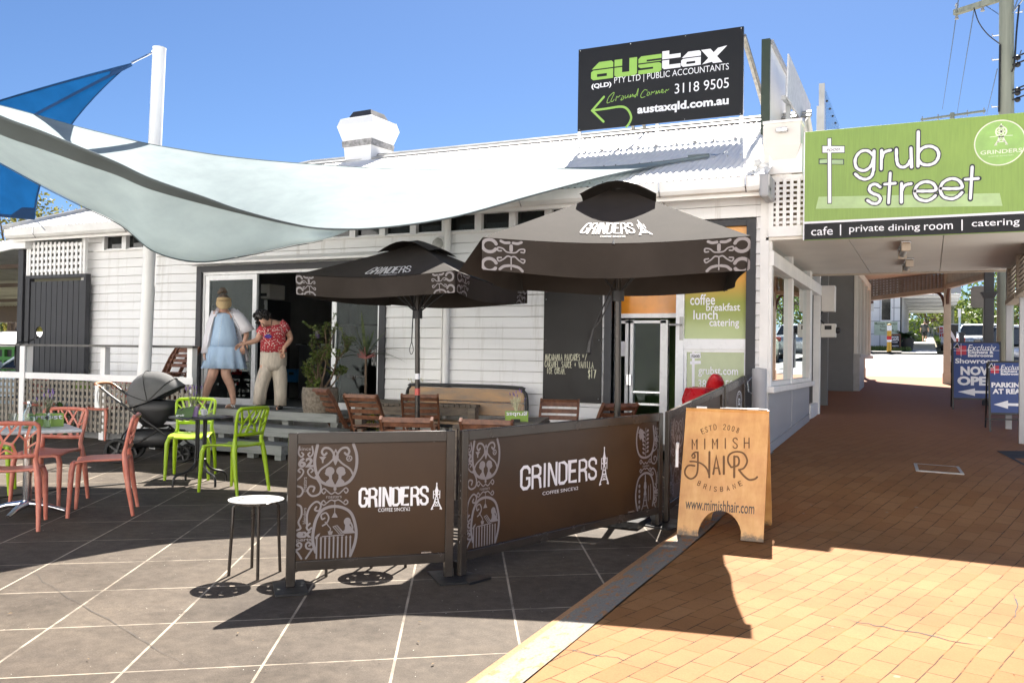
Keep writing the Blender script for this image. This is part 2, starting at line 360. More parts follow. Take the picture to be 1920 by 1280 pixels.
def paver_mat():
    m, nt, N, Lk, b = newmat("brick_pavers")
    g = N.new("ShaderNodeNewGeometry").outputs['Position']
    mp = N.new("ShaderNodeMapping"); mp.vector_type = 'TEXTURE'; mp.inputs['Rotation'].default_value = (0, 0, R_(75)); mp.inputs['Location'].default_value = (-1.05, 4.15, 0); Lk.new(g, mp.inputs[0])
    wb = N.new("ShaderNodeTexNoise"); wb.inputs['Scale'].default_value = 2.2; wb.inputs['Detail'].default_value = 3; Lk.new(g, wb.inputs[0])
    off = N.new("ShaderNodeVectorMath"); off.operation = 'MULTIPLY_ADD'; off.inputs[1].default_value = (.03, .03, 0); Lk.new(wb.outputs['Color'], off.inputs[0]); Lk.new(mp.outputs[0], off.inputs[2])
    br = N.new("ShaderNodeTexBrick"); br.offset = .5; br.inputs['Scale'].default_value = 1; br.inputs['Brick Width'].default_value = .236; br.inputs['Row Height'].default_value = .118
    br.inputs['Mortar Size'].default_value = .0034; br.inputs['Mortar Smooth'].default_value = .25; br.inputs['Bias'].default_value = 0
    br.inputs['Color1'].default_value = (.245, .114, .044, 1); br.inputs['Color2'].default_value = (.285, .142, .060, 1); br.inputs['Mortar'].default_value = (.08, .036, .014, 1)
    Lk.new(off.outputs[0], br.inputs[0])
    # joints: sharp in places, filled with sand in others
    fill = noise(nt, 5, 4, .7); fr = ramp(nt, fill, [(.38, (.25, .12, .036)), (.56, (.06, .035, .02))])
    mj = N.new("ShaderNodeMixRGB"); Lk.new(br.outputs['Fac'], mj.inputs[0]); Lk.new(br.outputs['Color'], mj.inputs[1]); Lk.new(fr, mj.inputs[2])
    big = noise(nt, .8, 5, .65); fi = noise(nt, 120, 3, .7)
    m2 = N.new("ShaderNodeMixRGB"); m2.blend_type = 'OVERLAY'; m2.inputs[0].default_value = .45; Lk.new(mj.outputs[0], m2.inputs[1]); Lk.new(big, m2.inputs[2])
    m3 = N.new("ShaderNodeMixRGB"); m3.blend_type = 'OVERLAY'; m3.inputs[0].default_value = .3; Lk.new(m2.outputs[0], m3.inputs[1]); Lk.new(fi, m3.inputs[2])
    # worn grey chewing-gum patches where the paint has gone
    gv = N.new("ShaderNodeTexVoronoi"); gv.inputs['Scale'].default_value = 3.1; Lk.new(g, gv.inputs['Vector']); gn = noise(nt, 26, 3, .6); ga = N.new("ShaderNodeMath"); ga.operation = 'MULTIPLY_ADD'; ga.inputs[1].default_value = .10; Lk.new(gn, ga.inputs[0]); Lk.new(gv.outputs['Distance'], ga.inputs[2]); gt = ramp(nt, ga.outputs[0], [(.085, (.75, .75, .75)), (.10, (0, 0, 0))])
    m4 = N.new("ShaderNodeMixRGB"); Lk.new(gt, m4.inputs[0]); Lk.new(m3.outputs[0], m4.inputs[1]); m4.inputs[2].default_value = (.27, .21, .155, 1)
    # paler pavers under the awning: colour lifted to brighten the shaded strip
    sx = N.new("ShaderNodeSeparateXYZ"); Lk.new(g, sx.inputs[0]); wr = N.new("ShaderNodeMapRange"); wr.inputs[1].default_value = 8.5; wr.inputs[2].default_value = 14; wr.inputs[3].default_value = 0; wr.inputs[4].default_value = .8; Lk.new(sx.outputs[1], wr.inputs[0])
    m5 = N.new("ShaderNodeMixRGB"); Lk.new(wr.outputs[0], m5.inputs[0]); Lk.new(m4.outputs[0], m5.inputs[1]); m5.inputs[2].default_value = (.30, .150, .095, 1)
    Lk.new(m5.outputs[0], b.inputs['Base Color']); b.inputs['Roughness'].default_value = .7; b.inputs['Specular IOR Level'].default_value = .1
    iv = N.new("ShaderNodeMath"); iv.operation = 'MULTIPLY_ADD'; iv.inputs[1].default_value = -1; iv.inputs[2].default_value = 1; Lk.new(br.outputs['Fac'], iv.inputs[0])
    ad = N.new("ShaderNodeMath"); ad.operation = 'MULTIPLY_ADD'; ad.inputs[1].default_value = .15; Lk.new(fi, ad.inputs[0]); Lk.new(iv.outputs[0], ad.inputs[2])
    bp = N.new("ShaderNodeBump"); bp.inputs['Strength'].default_value = .5; bp.inputs['Distance'].default_value = .004; Lk.new(ad.outputs[0], bp.inputs['Height']); Lk.new(bp.outputs[0], b.inputs['Normal'])
    return m
def kerb_mat():
    m, nt, N, Lk, b = newmat("flaking_kerb_paint")
    n = noise(nt, 9, 5, .7, (2.2, .8, 1)); sp = noise(nt, 90, 3, .7)
    c = ramp(nt, n, [(.53, (.19, .175, .15)), (.59, (.31, .155, .066))])
    g = N.new("ShaderNodeNewGeometry").outputs['Position']; sx = N.new("ShaderNodeSeparateXYZ"); Lk.new(g, sx.inputs[0])
    lt = N.new("ShaderNodeMath"); lt.operation = 'LESS_THAN'; lt.inputs[1].default_value = XK0+.035; Lk.new(sx.outputs[0], lt.inputs[0])
    m1 = N.new("ShaderNodeMixRGB"); Lk.new(lt.outputs[0], m1.inputs[0]); Lk.new(c, m1.inputs[1]); m1.inputs[2].default_value = (.33, .18, .085, 1)
    m2 = N.new("ShaderNodeMixRGB"); m2.blend_type = 'OVERLAY'; m2.inputs[0].default_value = .6; Lk.new(m1.outputs[0], m2.inputs[1]); Lk.new(sp, m2.inputs[2]); Lk.new(m2.outputs[0], b.inputs['Base Color'])
    b.inputs['Roughness'].default_value = .85
    bp = N.new("ShaderNodeBump"); bp.inputs['Strength'].default_value = .5; bp.inputs['Distance'].default_value = .01; Lk.new(n, bp.inputs['Height']); Lk.new(bp.outputs[0], b.inputs['Normal'])
    return m
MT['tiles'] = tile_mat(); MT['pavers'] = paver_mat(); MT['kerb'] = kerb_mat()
MT['asphalt'] = mat("asphalt", (.40,.40,.39), .9, var=.1, vs=1.5, bump=.3, bs=150)
MT['earth'] = mat("earth", (.16,.15,.10), .95, var=.3, vs=.5)
MT['grassm'] = mat("grass_blades", (.10,.17,.025), .7, var=.4, vs=1.5, c2=(.24,.30,.06))
MT['farconc'] = mat("far_concrete", (.6,.59,.55), .9, var=.1, vs=.8)
def lin(a, b, n): return [a+(b-a)*i/n for i in range(n+1)]
def sheet(name, m, xs, ys, zf):
    mb = MB(); mb.grid([[(x(y) if callable(x) else x, y, zf(x(y) if callable(x) else x, y)) for x in xs] for y in ys]); return struct(name, mb, m, smooth='all')
sheet("terrace", MT['tiles'], lin(-17, -3.6, 24)+lin(-3.4, XK0, 14), lin(-1.6, 6, 9)+lin(6.2, YF+.12, 24), lambda x, y: gz(x, y))
sheet("car_park", MT['farconc'], [-40, -17, -9, XK0], lin(-7.9, -1.62, 6), lambda x, y: gz(max(x, -17), y)-.004)  # pale ground added out of view to bounce sun onto the cafe front
sheet("kerb_strip", MT['kerb'], [XK0, XK0+.002, XK0+.1, XK1], lin(-8, 6, 14)+lin(6.2, YF, 24), lambda x, y: gz(x, y)+(.006 if x > XK0+.001 else -.02)+.004*math.sin(y*3)*(x > XK0+.05))
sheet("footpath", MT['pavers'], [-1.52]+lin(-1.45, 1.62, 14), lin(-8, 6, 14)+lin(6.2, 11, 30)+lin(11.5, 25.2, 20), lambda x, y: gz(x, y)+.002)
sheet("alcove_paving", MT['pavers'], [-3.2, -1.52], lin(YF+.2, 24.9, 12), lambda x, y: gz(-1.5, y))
sheet("main_road", MT['asphalt'], lin(1.75, 14, 6), lin(-30, 25, 30)+lin(27, 150, 30), lambda x, y: gz(1.6, y)-.13)
sheet("road_kerb", MT['conc'], [1.62, 1.74, 1.76], lin(-8, 25, 40), lambda x, y: gz(1.6, y)+(.003 if x < 1.75 else -.2))
MT['pale_asphalt'] = mat("pale_asphalt", (.20,.20,.195), .9, var=.12, vs=.6)
sheet("side_road", MT['pale_asphalt'], lin(-45, 1.78, 20), lin(25.2, 45, 14), lambda x, y: gz(-1.5, y)-.05)
sheet("far_footpath", MT['farconc'], [-1.9, .3], lin(45, 150, 30), lambda x, y: gz(-1.5, y)+.02)
sheet("far_kerb", MT['conc'], [-9, -1.2], lin(45.0, 47.0, 3), lambda x, y: gz(-1.5, y)+.06)
xs = [-900, -300, -120, -60, -40, -30]+lin(-25, 20, 22)+[30, 60, 120, 300, 900]
ys = [-60, -30, -12]+lin(-8, 30, 30)+lin(32, 150, 24)+[200, 300, 500, 900, 2000]
sheet("ground", MT['earth'], xs, ys, lambda x, y: gz(max(-40, min(x, 14)), y)-.22)
# cracks in the old paving
def crack(name, pts, w):
    mb = MB(); L = []; Rr = []
    P = []
    for a, b in zip(pts, pts[1:]):
        for k in range(6): P.append(onp(a[0]+(b[0]-a[0])*k/6+rnd.uniform(-3, 3), a[1]+(b[1]-a[1])*k/6+rnd.uniform(-2, 2)))
    rows = []
    for i, p in enumerate(P):
        d = (P[min(i+1, len(P)-1)]-P[max(0, i-1)]); d = Vector((d.x, d.y, 0)).normalized(); q = Vector((-d.y, d.x, 0))*w*rnd.uniform(.3, 1.3)*math.sin(math.pi*(i+.5)/len(P))
        rows.append([(p.x+q.x, p.y+q.y, gz(p.x, p.y)+.0035), (p.x-q.x, p.y-q.y, gz(p.x, p.y)+.0035)])
    mb.grid(rows); return struct(name, mb, MT['rubber'])
crack("pavement_crack", [(1580, 1162), (1640, 1172), (1760, 1196), (1890, 1222)], .007)
crack("pavement_crack", [(1040, 1214), (1105, 1226), (1150, 1232), (1210, 1246)], .004)
crack("pavement_crack", [(1898, 1110), (1908, 1140), (1904, 1165)], .005)
crack("tile_crack", [(30, 1050), (110, 1110), (205, 1162), (290, 1215), (400, 1275)], .0016)
# asphalt patch and the painted pit lid in the footpath
mb = MB(); q = [onp(*p) for p in ((1868, 899), (1960, 900), (1990, 950), (1925, 930))]; mb.poly([(p.x, p.y, gz(p.x, p.y)+.007) for p in q])
mb.M = Matrix(); struct("asphalt_patch", mb, MT['rubber'])
t = thing("pit_lid", "painted rectangular pit lid with grey worn edges set in the brick footpath", "pit lid", (0, 0, 0))
q = []
for p in ((1713, 900), (1798, 907), (1808, 929), (1717, 922)):
    s0 = onp(*p)
    for _ in range(6): z0 = gz(s0.x, s0.y); s0 = onz(p[0], p[1], z0)
    q.append(s0)
c = sum(q, Vector())/4; ROOTOFF[t.name] = tuple(c); t.location = c
mb = MB(); f = MB()
for i in range(4): 
    a, b_ = q[i], q[(i+1) % 4]; ai, bi = c+(a-c)*.86, c+(b_-c)*.86
    f.add([(v.x, v.y, gz(v.x, v.y)+.012) for v in (a, b_, bi, ai)]+[(v.x, v.y, gz(v.x, v.y)-.01) for v in (a, b_)], [(0, 1, 2, 3), (0, 4, 5, 1)])
mb.poly([(v.x, v.y, gz(v.x, v.y)+.010) for v in [c+(p-c)*.86 for p in q]])
obj("lid", mb, MT['pavers'], t); obj("rim", f, MT['conc'], t)

lm = MB(); q_ = random.Random(77)
for k in range(150):
    if k < 70: x, y = q_.uniform(-1.4, 1.4), q_.uniform(2.6, 9)
    else: x, y = q_.uniform(-6, -1.8), q_.uniform(2.6, 7)
    a = q_.uniform(0, 6.28); l = q_.uniform(.004, .016); z = gz(x, y)+.009; c_, s_ = math.cos(a)*l, math.sin(a)*l
    lm.add([(x-c_, y-s_, z), (x+s_*.4, y-c_*.4, z+.002), (x+c_, y+s_, z+.001), (x-s_*.4, y+c_*.4, z+.003)], [(0, 1, 2, 3)])
struct("leaf_litter", lm, mat("dry_litter", (.16,.11,.06), .9, var=.6, vs=9), kind='stuff')
# ================================================================== the cafe building
def X(px, y=600): return ony(px, y, YF).x
cafe = thing("cafe_building", "long white weatherboard cafe with white corrugated roof and glass doors", "building", (-6.8, YF, 0), world=True)
openings = [(-9.67, -6.42, .56, 2.50), (-3.41, -1.70, .1, 2.87), (-11.66, -2.72, 2.90, 3.13)]
mb = MB(); BP = .1325; z0 = 1.826-.1325*14
z = z0
while z < 3.16:
    z1 = min(z+BP, 3.20); xs = [(-12.077, XR-.08)]
    for a, b_, c, d in openings:
        if z1 > c+.02 and z < d-.02:
            nx = []
            for p, q in xs:
                if b_ <= p or a >= q: nx.append((p, q)); continue
                if a > p: nx.append((p, a))
                if b_ < q: nx.append((b_, q))
            xs = nx
    for p, q in xs:
        y0, y1 = YF-.017, YF-.004
        mb.hexa([(p, y0, z+.006), (q, y0, z+.006), (q, YF+.1, z), (p, YF+.1, z), (p, y1, z1), (q, y1, z1), (q, YF+.1, z1), (p, YF+.1, z1)])
    z = z1
MT['boards'] = mat("weatherboard_paint", (.82,.82,.82), .5, var=.06, vs=1.1, c2=(.88,.88,.88), bump=.10, bs=22, stretch=(.5, 1, 2.5))
nt = MT['boards'].node_tree; b = nt.nodes['Principled BSDF']; sr = ramp(nt, noise(nt, 1., 6, .7, (9, 1, .55)), [(.33, (.70, .68, .64)), (.45, (1, 1, 1))]); ms = nt.nodes.new('ShaderNodeMixRGB'); ms.blend_type = 'MULTIPLY'; ms.inputs[0].default_value = .55; nt.links.new(b.inputs['Base Color'].links[0].from_socket, ms.inputs[1]); nt.links.new(sr, ms.inputs[2]); nt.links.new(ms.outputs[0], b.inputs['Base Color'])
obj("weatherboards", mb, MT['boards'], cafe)
mb = MB(); mb.box(XR-.09, XR, YF-.03, YF+.05, .2, 3.2); mb.box(-12.10, -12.02, YF-.03, YF+.05, .1, 3.2); mb.box(-12.08, XR, YF-.035, YF, 3.13, 3.22)
mb.box(-12.08, -12.0, YF+.05, 16, 0, 3.2); obj("corner_board", mb, MT['trim'], cafe)
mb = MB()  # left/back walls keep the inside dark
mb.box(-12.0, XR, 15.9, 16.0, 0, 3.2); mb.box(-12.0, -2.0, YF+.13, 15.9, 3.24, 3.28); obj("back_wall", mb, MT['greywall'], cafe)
# eaves
mb = MB(); mb.box(-13.3, -1.52, 9.44, 9.47, 3.06, 3.23); mb.box(-13.3, -1.6, 9.47, YF, 3.20, 3.215); obj("fascia", mb, MT['trim'], cafe)
mb = MB(); prof = [(9.44, 3.25), (9.44, 3.13), (9.40, 3.115), (9.36, 3.125), (9.33, 3.16), (9.325, 3.245), (9.315, 3.25), (9.315, 3.235), (9.32, 3.14), (9.35, 3.105), (9.40, 3.095), (9.45, 3.115), (9.45, 3.25)]
for xa, xb in ((-13.36, -1.50),): mb.loft([[(x, y, z) for y, z in prof] for x in (xa, xb)])
gut = obj("gutter", mb, MT['trim'], cafe)
mb = MB()
for px in (65, 235, 480, 975, 1236, 1398):
    x = ony(px, 340, 9.32).x; mb.tube([(x, 9.45, 3.26), (x, 9.31, 3.255), (x, 9.305, 3.15), (x, 9.36, 3.09)], .006, 6)
obj("gutter_bracket", mb, MT['steel'], gut)
# corrugated roof, hipped at the left end
def corr(mb, x0, x1, ya, za, yb, zb, hip0=0., hip1=0., amp=.009, lam=.076):
    n = int((x1-x0)/lam*6); rowsA = []; rowsB = []
    for i in range(n+1):
        x = x0+(x1-x0)*i/n; k = amp*math.cos(2*math.pi*x/lam); t = 1.
        if hip0 and x < x0+hip0: t = (x-x0)/hip0
        if hip1 and x > x1-hip1: t = (x1-x)/hip1
        rowsA.append((x, ya, za+k)); rowsB.append((x, ya+(yb-ya)*t, za+(zb-za)*t+k))
    mb.grid([rowsA, rowsB])
EY, EZ, RY, RZ = 9.36, 3.262, 12.8, 4.75
mb = MB(); corr(mb, -13.45, -1.52, EY, EZ, RY, RZ, hip0=3.4); corr(mb, -13.45, -1.52, 16.2, EZ, RY, RZ, hip0=3.4)
mb.poly([(-13.45, EY, EZ), (-13.45, 16.2, EZ), (-10.05, RY, RZ)])
roof = obj("roof", mb, MT['ironroof'], cafe, smooth='all')
mb = MB(); mb.tube([(-13.45, EY, EZ+.02), (-10.05, RY, RZ+.02), (-1.5, RY, RZ+.02)], .045, 6); mb.bar((-10.05, RY-.09, RZ-.015), (-1.5, RY-.09, RZ-.015), .2, .012, (0, -.4, .9)); obj("ridge_cap", mb, MT['iron'], roof)
mb = MB()
for k in range(0, 158, 2):
    for yy in (9.5, 10.4, 11.4):
        if rnd.random() < .8: mb.ball((-13.4+k*.076+.038*0, yy, EZ+(yy-EY)*.4326+.013), .011, 5, 3)
obj("roof_screw", mb, MT['iron'], roof)['kind'] = 'stuff'
# roof exhaust cowl on the ridge
cx = ony(690, 300, 12.9).x; C_ = (cx, 12.9)
def ring(h, z, cx=cx, cy=12.9, a=-4): 
    c_, s_ = math.cos(R_(a)), math.sin(R_(a)); return [(cx+(u*c_-v*s_)*h, cy+(u*s_+v*c_)*h, z) for u, v in ((-1,-1),(1,-1),(1,1),(-1,1))]
zc = lambda y: ony(690, y, 12.9).z
mb = MB(); mb.loft([ring(.26, 4.5), ring(.30, zc(277))]); ch = obj("roof_cowl", mb, MT['white'], cafe)
mb = MB(); mb.loft([ring(.315, zc(281)), ring(.325, zc(270))]); obj("cowl_band", mb, mat("flashing_tape", (.32,.31,.30), .5, metal=.4, var=.4, vs=14), ch)
mb = MB(); mb.loft([ring(.31, zc(270)), ring(.385, zc(243)), ring(.345, zc(229)), ring(.25, zc(225))]); obj("cowl_hood", mb, MT['white'], ch)
mb = MB(); mb.loft([ring(.27, zc(230)), ring(.19, zc(213)), ring(.10, zc(212))]); obj("cowl_cap", mb, MT['char'], ch)
# clerestory lights
x = -11.66
k = 0
while x < -2.8:
    w = .47; f = MB(); p = MB(); x1 = min(x+w, -2.72)
    f.box(x, x+.045, YF-.022, YF+.09, 2.90, 3.13); f.box(x1-.045, x1-.002, YF-.022, YF+.09, 2.90, 3.13); f.box(x+.045, x1-.045, YF+.02, YF+.08, 2.90, 2.922); f.box(x+.045, x1-.045, YF+.02, YF+.08, 3.11, 3.13)
    p.box(x+.045, x1-.045, YF+.05, YF+.056, 2.922, 3.11)
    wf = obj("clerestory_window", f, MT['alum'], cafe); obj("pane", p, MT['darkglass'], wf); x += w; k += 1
mb = MB(); mb.hexa([(-11.8, YF-.055, 2.875), (-2.6, YF-.055, 2.875), (-2.6, YF+.02, 2.88), (-11.8, YF+.02, 2.88), (-11.8, YF-.055, 2.893), (-2.6, YF-.055, 2.893), (-2.6, YF+.02, 2.905), (-11.8, YF+.02, 2.905)]); obj("window_sill", mb, MT['trim'], cafe)
mb = MB(); xd = X(841); mb.tube([(xd, YF-.06, 3.12), (xd, YF-.06, 2.35), (xd, YF-.06, .35)], .042, 12); mb.box(xd-.05, xd+.05, YF-.11, YF-.015, 2.55, 2.58); obj("downpipe", mb, MT['trim'], cafe, smooth=True)
mb = MB(); mb.tube([(xd-.07, YF-.035, 2.2), (xd-.085, YF-.035, .6)], .012, 6); obj("conduit", mb, MT['trim'], cafe)
# round bulkhead lamp
c = ony(820, 457, YF-.1); mb = MB(); mb.M = Matrix.Translation((c.x, YF-.02, c.z)) @ Matrix.Rotation(R_(90), 4, 'X'); mb.lathe([(.085, 0), (.095, .02), (.095, .05), (.08, .07)], 20)
bl = obj("bulkhead_lamp", mb, MT['trim'], cafe, smooth=True); mb = MB(mb.M); mb.lathe([(.078, .07), (.06, .105), (.02, .12), (0, .12)], 20); obj("lamp_lens", mb, mat("frosted_lens", (.4,.39,.36), .3), bl, smooth=True)
# sliding door set in the front
D0, D1, DZ0, DZ1 = -9.67, -6.42, .575, 2.50
mb = MB(); mb.box(D0-.01, D0+.085, YF-.04, YF+.12, DZ0-.02, DZ1+.09); mb.box(D1-.085, D1+.01, YF-.04, YF+.12, DZ0-.02, DZ1+.09); mb.box(D0+.085, D1-.085, YF-.04, YF+.12, DZ1, DZ1+.09); obj("door_surround", mb, MT['char'], cafe, bevel=.004)
mb = MB(); mb.hexa([(D0-.1, YF-.20, 2.60), (D1+.1, YF-.20, 2.60), (D1+.1, YF+.0, 2.60), (D0-.1, YF+.0, 2.60), (D0-.1, YF-.20, 2.63), (D1+.1, YF-.20, 2.63), (D1+.1, YF-.02, 2.70), (D0-.1, YF-.02, 2.70)]); obj("door_hood", mb, MT['trim'], cafe)
mb = MB(); mb.box(D0+.085, D1-.085, YF-.02, YF+.12, DZ0-.01, DZ0+.025); mb.box(D0+.085, D1-.085, YF+.0, YF+.12, DZ1-.04, DZ1-.002); mb.box(D0+.085, D0+.12, YF, YF+.12, DZ0+.025, DZ1-.04); obj("door_track", mb, MT['alum'], cafe)
def slider(xa, xb, y, hx=None):
    f = MB(); w = .075; f.box(xa, xa+w, y, y+.045, DZ0+.03, DZ1-.045); f.box(xb-w, xb, y, y+.045, DZ0+.03, DZ1-.045); f.box(xa+w, xb-w, y, y+.045, DZ0+.03, DZ0+.12); f.box(xa+w, xb-w, y, y+.045, DZ1-.12, DZ1-.045)
    s = obj("sliding_door", f, MT['alum'], cafe, bevel=.003); g = MB(); g.box(xa+w, xb-w, y+.018, y+.026, DZ0+.12, DZ1-.12); obj("pane", g, MT['glass'], s)
    if hx: h = MB(); h.box(hx-.012, hx+.012, y-.03, y-.002, 1.42, 1.68); obj("handle", h, MT['black'], s, bevel=.006)
    return s
slider(X(384), X(480), YF+.0)
sl = slider(X(622), X(717), YF+.0, X(627))
# menu lettering on the right hand pane
Mx = plane((0, YF+.014, 0), (1, 0, 0), (0, 0, 1)); mb = MB(Mx)
mb.text("cafe | private", (X(652), 1.03, X(688), 1.07), .01); mb.text("dining", (X(655), .80, X(690), .84), .01); mb.text("st", (X(697), 1.2, X(706), 1.45), .01)
obj("window_lettering", mb, mat("grey_vinyl", (.25,.25,.25), .5), sl)
# interior shell of the cafe
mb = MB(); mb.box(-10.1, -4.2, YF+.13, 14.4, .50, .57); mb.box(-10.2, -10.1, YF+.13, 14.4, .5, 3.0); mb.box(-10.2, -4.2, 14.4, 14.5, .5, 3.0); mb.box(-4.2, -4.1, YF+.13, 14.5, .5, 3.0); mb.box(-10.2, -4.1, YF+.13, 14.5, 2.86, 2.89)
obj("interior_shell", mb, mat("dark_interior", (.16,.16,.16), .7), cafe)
# ---- right hand entry: charcoal surround, white frame, open leaf, sidelight with printed film
E0, E1 = -3.41, -1.70; EZ0, EZ1 = .30, 2.87
mb = MB(); mb.box(E1-.10, E1, YF-.035, YF+.10, EZ0, EZ1); mb.box(E0, E0+.09, YF-.035, YF+.10, EZ0, EZ1); mb.box(E0+.09, E1-.10, YF-.035, YF+.10, EZ1-.07, EZ1); obj("entry_surround", mb, MT['char'], cafe, bevel=.004)
xa, xb, xc, xd_ = X(1136), X(1268), X(1283), X(1401)
mb = MB(); mb.box(E0+.09, xa+.075, YF-.015, YF+.07, EZ0, EZ1-.07); mb.box(xb, xc, YF-.02, YF+.07, EZ0, EZ1-.07); mb.box(xd_, E1-.10, YF-.015, YF+.07, EZ0, EZ1-.07)
zt = ony(1340, 635, YF).z; zb_ = ony(1340, 655, YF).z; mb.box(xc, xd_, YF-.015, YF+.07, zb_, zt); mb.box(xc, xd_, YF-.015, YF+.07, EZ0, ony(1340, 752, YF).z); mb.box(xa+.075, xb, YF-.015, YF+.07, EZ1-.14, EZ1-.07)
ef = obj("entry_frame", mb, MT['alum'], cafe, bevel=.004)
def gradmat(name, stops, z0, z1, tilt=.0):
    m, nt, N, Lk, b = newmat(name); g = N.new("ShaderNodeNewGeometry").outputs['Position']; s = N.new("ShaderNodeSeparateXYZ"); Lk.new(g, s.inputs[0])
    a = N.new("ShaderNodeMath"); a.operation = 'MULTIPLY_ADD'; a.inputs[1].default_value = tilt; Lk.new(s.outputs[0], a.inputs[0]); Lk.new(s.outputs[2], a.inputs[2])
    mr = N.new("ShaderNodeMapRange"); mr.inputs[1].default_value = z0; mr.inputs[2].default_value = z1; Lk.new(a.outputs[0], mr.inputs[0])
    Lk.new(ramp(nt, mr.outputs[0], stops), b.inputs['Base Color']); b.inputs['Roughness'].default_value = .12; return m
filmm = gradmat("printed_film_orange_to_green", [(0, (.40,.46,.22)), (.25, (.36,.44,.17)), (.55, (.34,.38,.10)), (.78, (.70,.38,.09)), (1, (.74,.33,.05))], 1.4, 2.45)
mb = MB(); mb.box(xc, xd_, YF+.02, YF+.03, zt, EZ1-.07); fl = obj("printed_panel", mb, filmm, cafe)
mb = MB(); mb.box(xc+.03, xd_-.03, YF+.02, YF+.03, EZ0+.1, zb_-.03); fl2 = obj("printed_panel", mb, mat("printed_film_green", (.36,.42,.23), .12, var=.08), cafe)
mb = MB()
for (p, q, r, s_) in ((xc, xd_, zb_-.03, zb_), ): mb.box(p, q, YF+.005, YF+.06, r, s_)
mb.box(xc, xc+.03, YF+.005, YF+.06, EZ0+.1, zb_-.03); mb.box(xd_-.03, xd_, YF+.005, YF+.06, EZ0+.1, zb_-.03); obj("sidelight_bead", mb, MT['alum'], ef)
Mx = plane((0, YF+.018, 0), (1, 0, 0), (0, 0, 1)); mb = MB(Mx)
def bx(x0, y0, x1, y1): a = pl(Mx, x0, y1); b_ = pl(Mx, x1, y0); return (a[0], a[1], b_[0], b_[1])
for w_, b_ in (("coffee", (1294, 551, 1341, 572)), ("breakfast", (1324, 568, 1388, 583)), ("lunch", (1300, 581, 1346, 599)), ("catering", (1330, 598, 1386, 616))): mb.text(w_, bx(*b_), .012)
mb.text("street", bx(1312, 504, 1382, 524), .02); mb.text("grub", bx(1290, 468, 1352, 500), .02)
obj("lettering", mb, MT['white_ink'], fl)
mb = MB(Mx); mb.text("grubst.com", bx(1309, 688, 1384, 706), .012); mb.text("3851  3580", bx(1309, 713, 1384, 727), .012)
a = pl(Mx, 1299, 750); b_ = pl(Mx, 1299, 654); mb.stroke([(a[0]+.005, a[1]), (b_[0]+.005, b_[1])], .03, cap=False)
for yy, hh in ((667, .06), (680, .035)): a = pl(Mx, 1294, yy); c = pl(Mx, 1314, yy-1); mb.stroke([a, c], hh, cap=False)
obj("lettering", mb, MT['white_ink'], fl2)
mb = MB(plane((0, YF+.0155, 0), (1, 0, 0), (0, 0, 1))); mb.text("FOOD", bx(1297, 665, 1312, 670), .02, z=.004); obj("sign_word", mb, MT['char'], fl2)
# open doorway: lever handle on the leaf stile, inner lobby with a second pair of doors
mb = MB(); hx = (xb+xc)/2+.02; zz = ony(1268, 609, YF).z
mb.box(hx-.02, hx+.02, YF-.03, YF-.02, zz-.17, zz+.09); mb.tube([(hx, YF-.03, zz), (hx, YF-.07, zz), (hx-.13, YF-.07, zz)], .011, 8); obj("door_handle", mb, MT['iron'], ef, smooth=True)
mb = MB(); Yi = YF+.32
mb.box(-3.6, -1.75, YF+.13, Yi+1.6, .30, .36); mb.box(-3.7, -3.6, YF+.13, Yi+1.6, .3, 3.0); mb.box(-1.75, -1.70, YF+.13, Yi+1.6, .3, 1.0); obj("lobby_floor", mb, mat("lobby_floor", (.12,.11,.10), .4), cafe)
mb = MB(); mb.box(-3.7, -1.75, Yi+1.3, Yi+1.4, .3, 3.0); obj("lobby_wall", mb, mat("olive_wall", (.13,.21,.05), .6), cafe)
xi = lambda px: ony(px, 650, Yi).x; zi = lambda y: ony(1200, y, Yi).z
mb = MB(); mb.box(-3.6, -1.75, Yi, Yi+.03, zi(588), 2.9); ob = obj("lobby_transom", mb, mat("orange_film", (.72,.28,.03), .15, var=.12, vs=3), cafe)
mb = MB()
for px, w in ((1152, .05), (1178, .06), (1184, .06), (1246, .09)): mb.box(xi(px)-w/2, xi(px)+w/2, Yi-.03, Yi+.05, .36, zi(600))
mb.box(-3.6, -1.75, Yi-.04, Yi+.06, zi(596), zi(588)); mb.box(xi(1150), xi(1250), Yi-.03, Yi+.05, zi(606), zi(601))
inn = obj("inner_door", mb, MT['alum'], cafe)
mb = MB(); mb.box(xi(1155), xi(1180), Yi+.0, Yi+.008, .36, zi(606)); mb.box(xi(1187), xi(1243), Yi+.0, Yi+.008, .36, zi(606)); obj("pane", mb, MT['glass'], inn)
mb = MB(); 
for y0, y1 in ((733, 736), (755, 759)): mb.box(xi(1187), xi(1243), Yi-.02, Yi-.005, zi(y1), zi(y0))
for px in (1180, 1185): mb.box(xi(px)-.01, xi(px)+.01, Yi-.07, Yi-.05, zi(722), zi(702))
obj("push_bar", mb, MT['steel'], inn)
mb = MB(); mb.box(xi(1152), xi(1176), Yi-.014, Yi-.006, zi(668), zi(640)); obj("notice", mb, MT['white_ink'], inn)
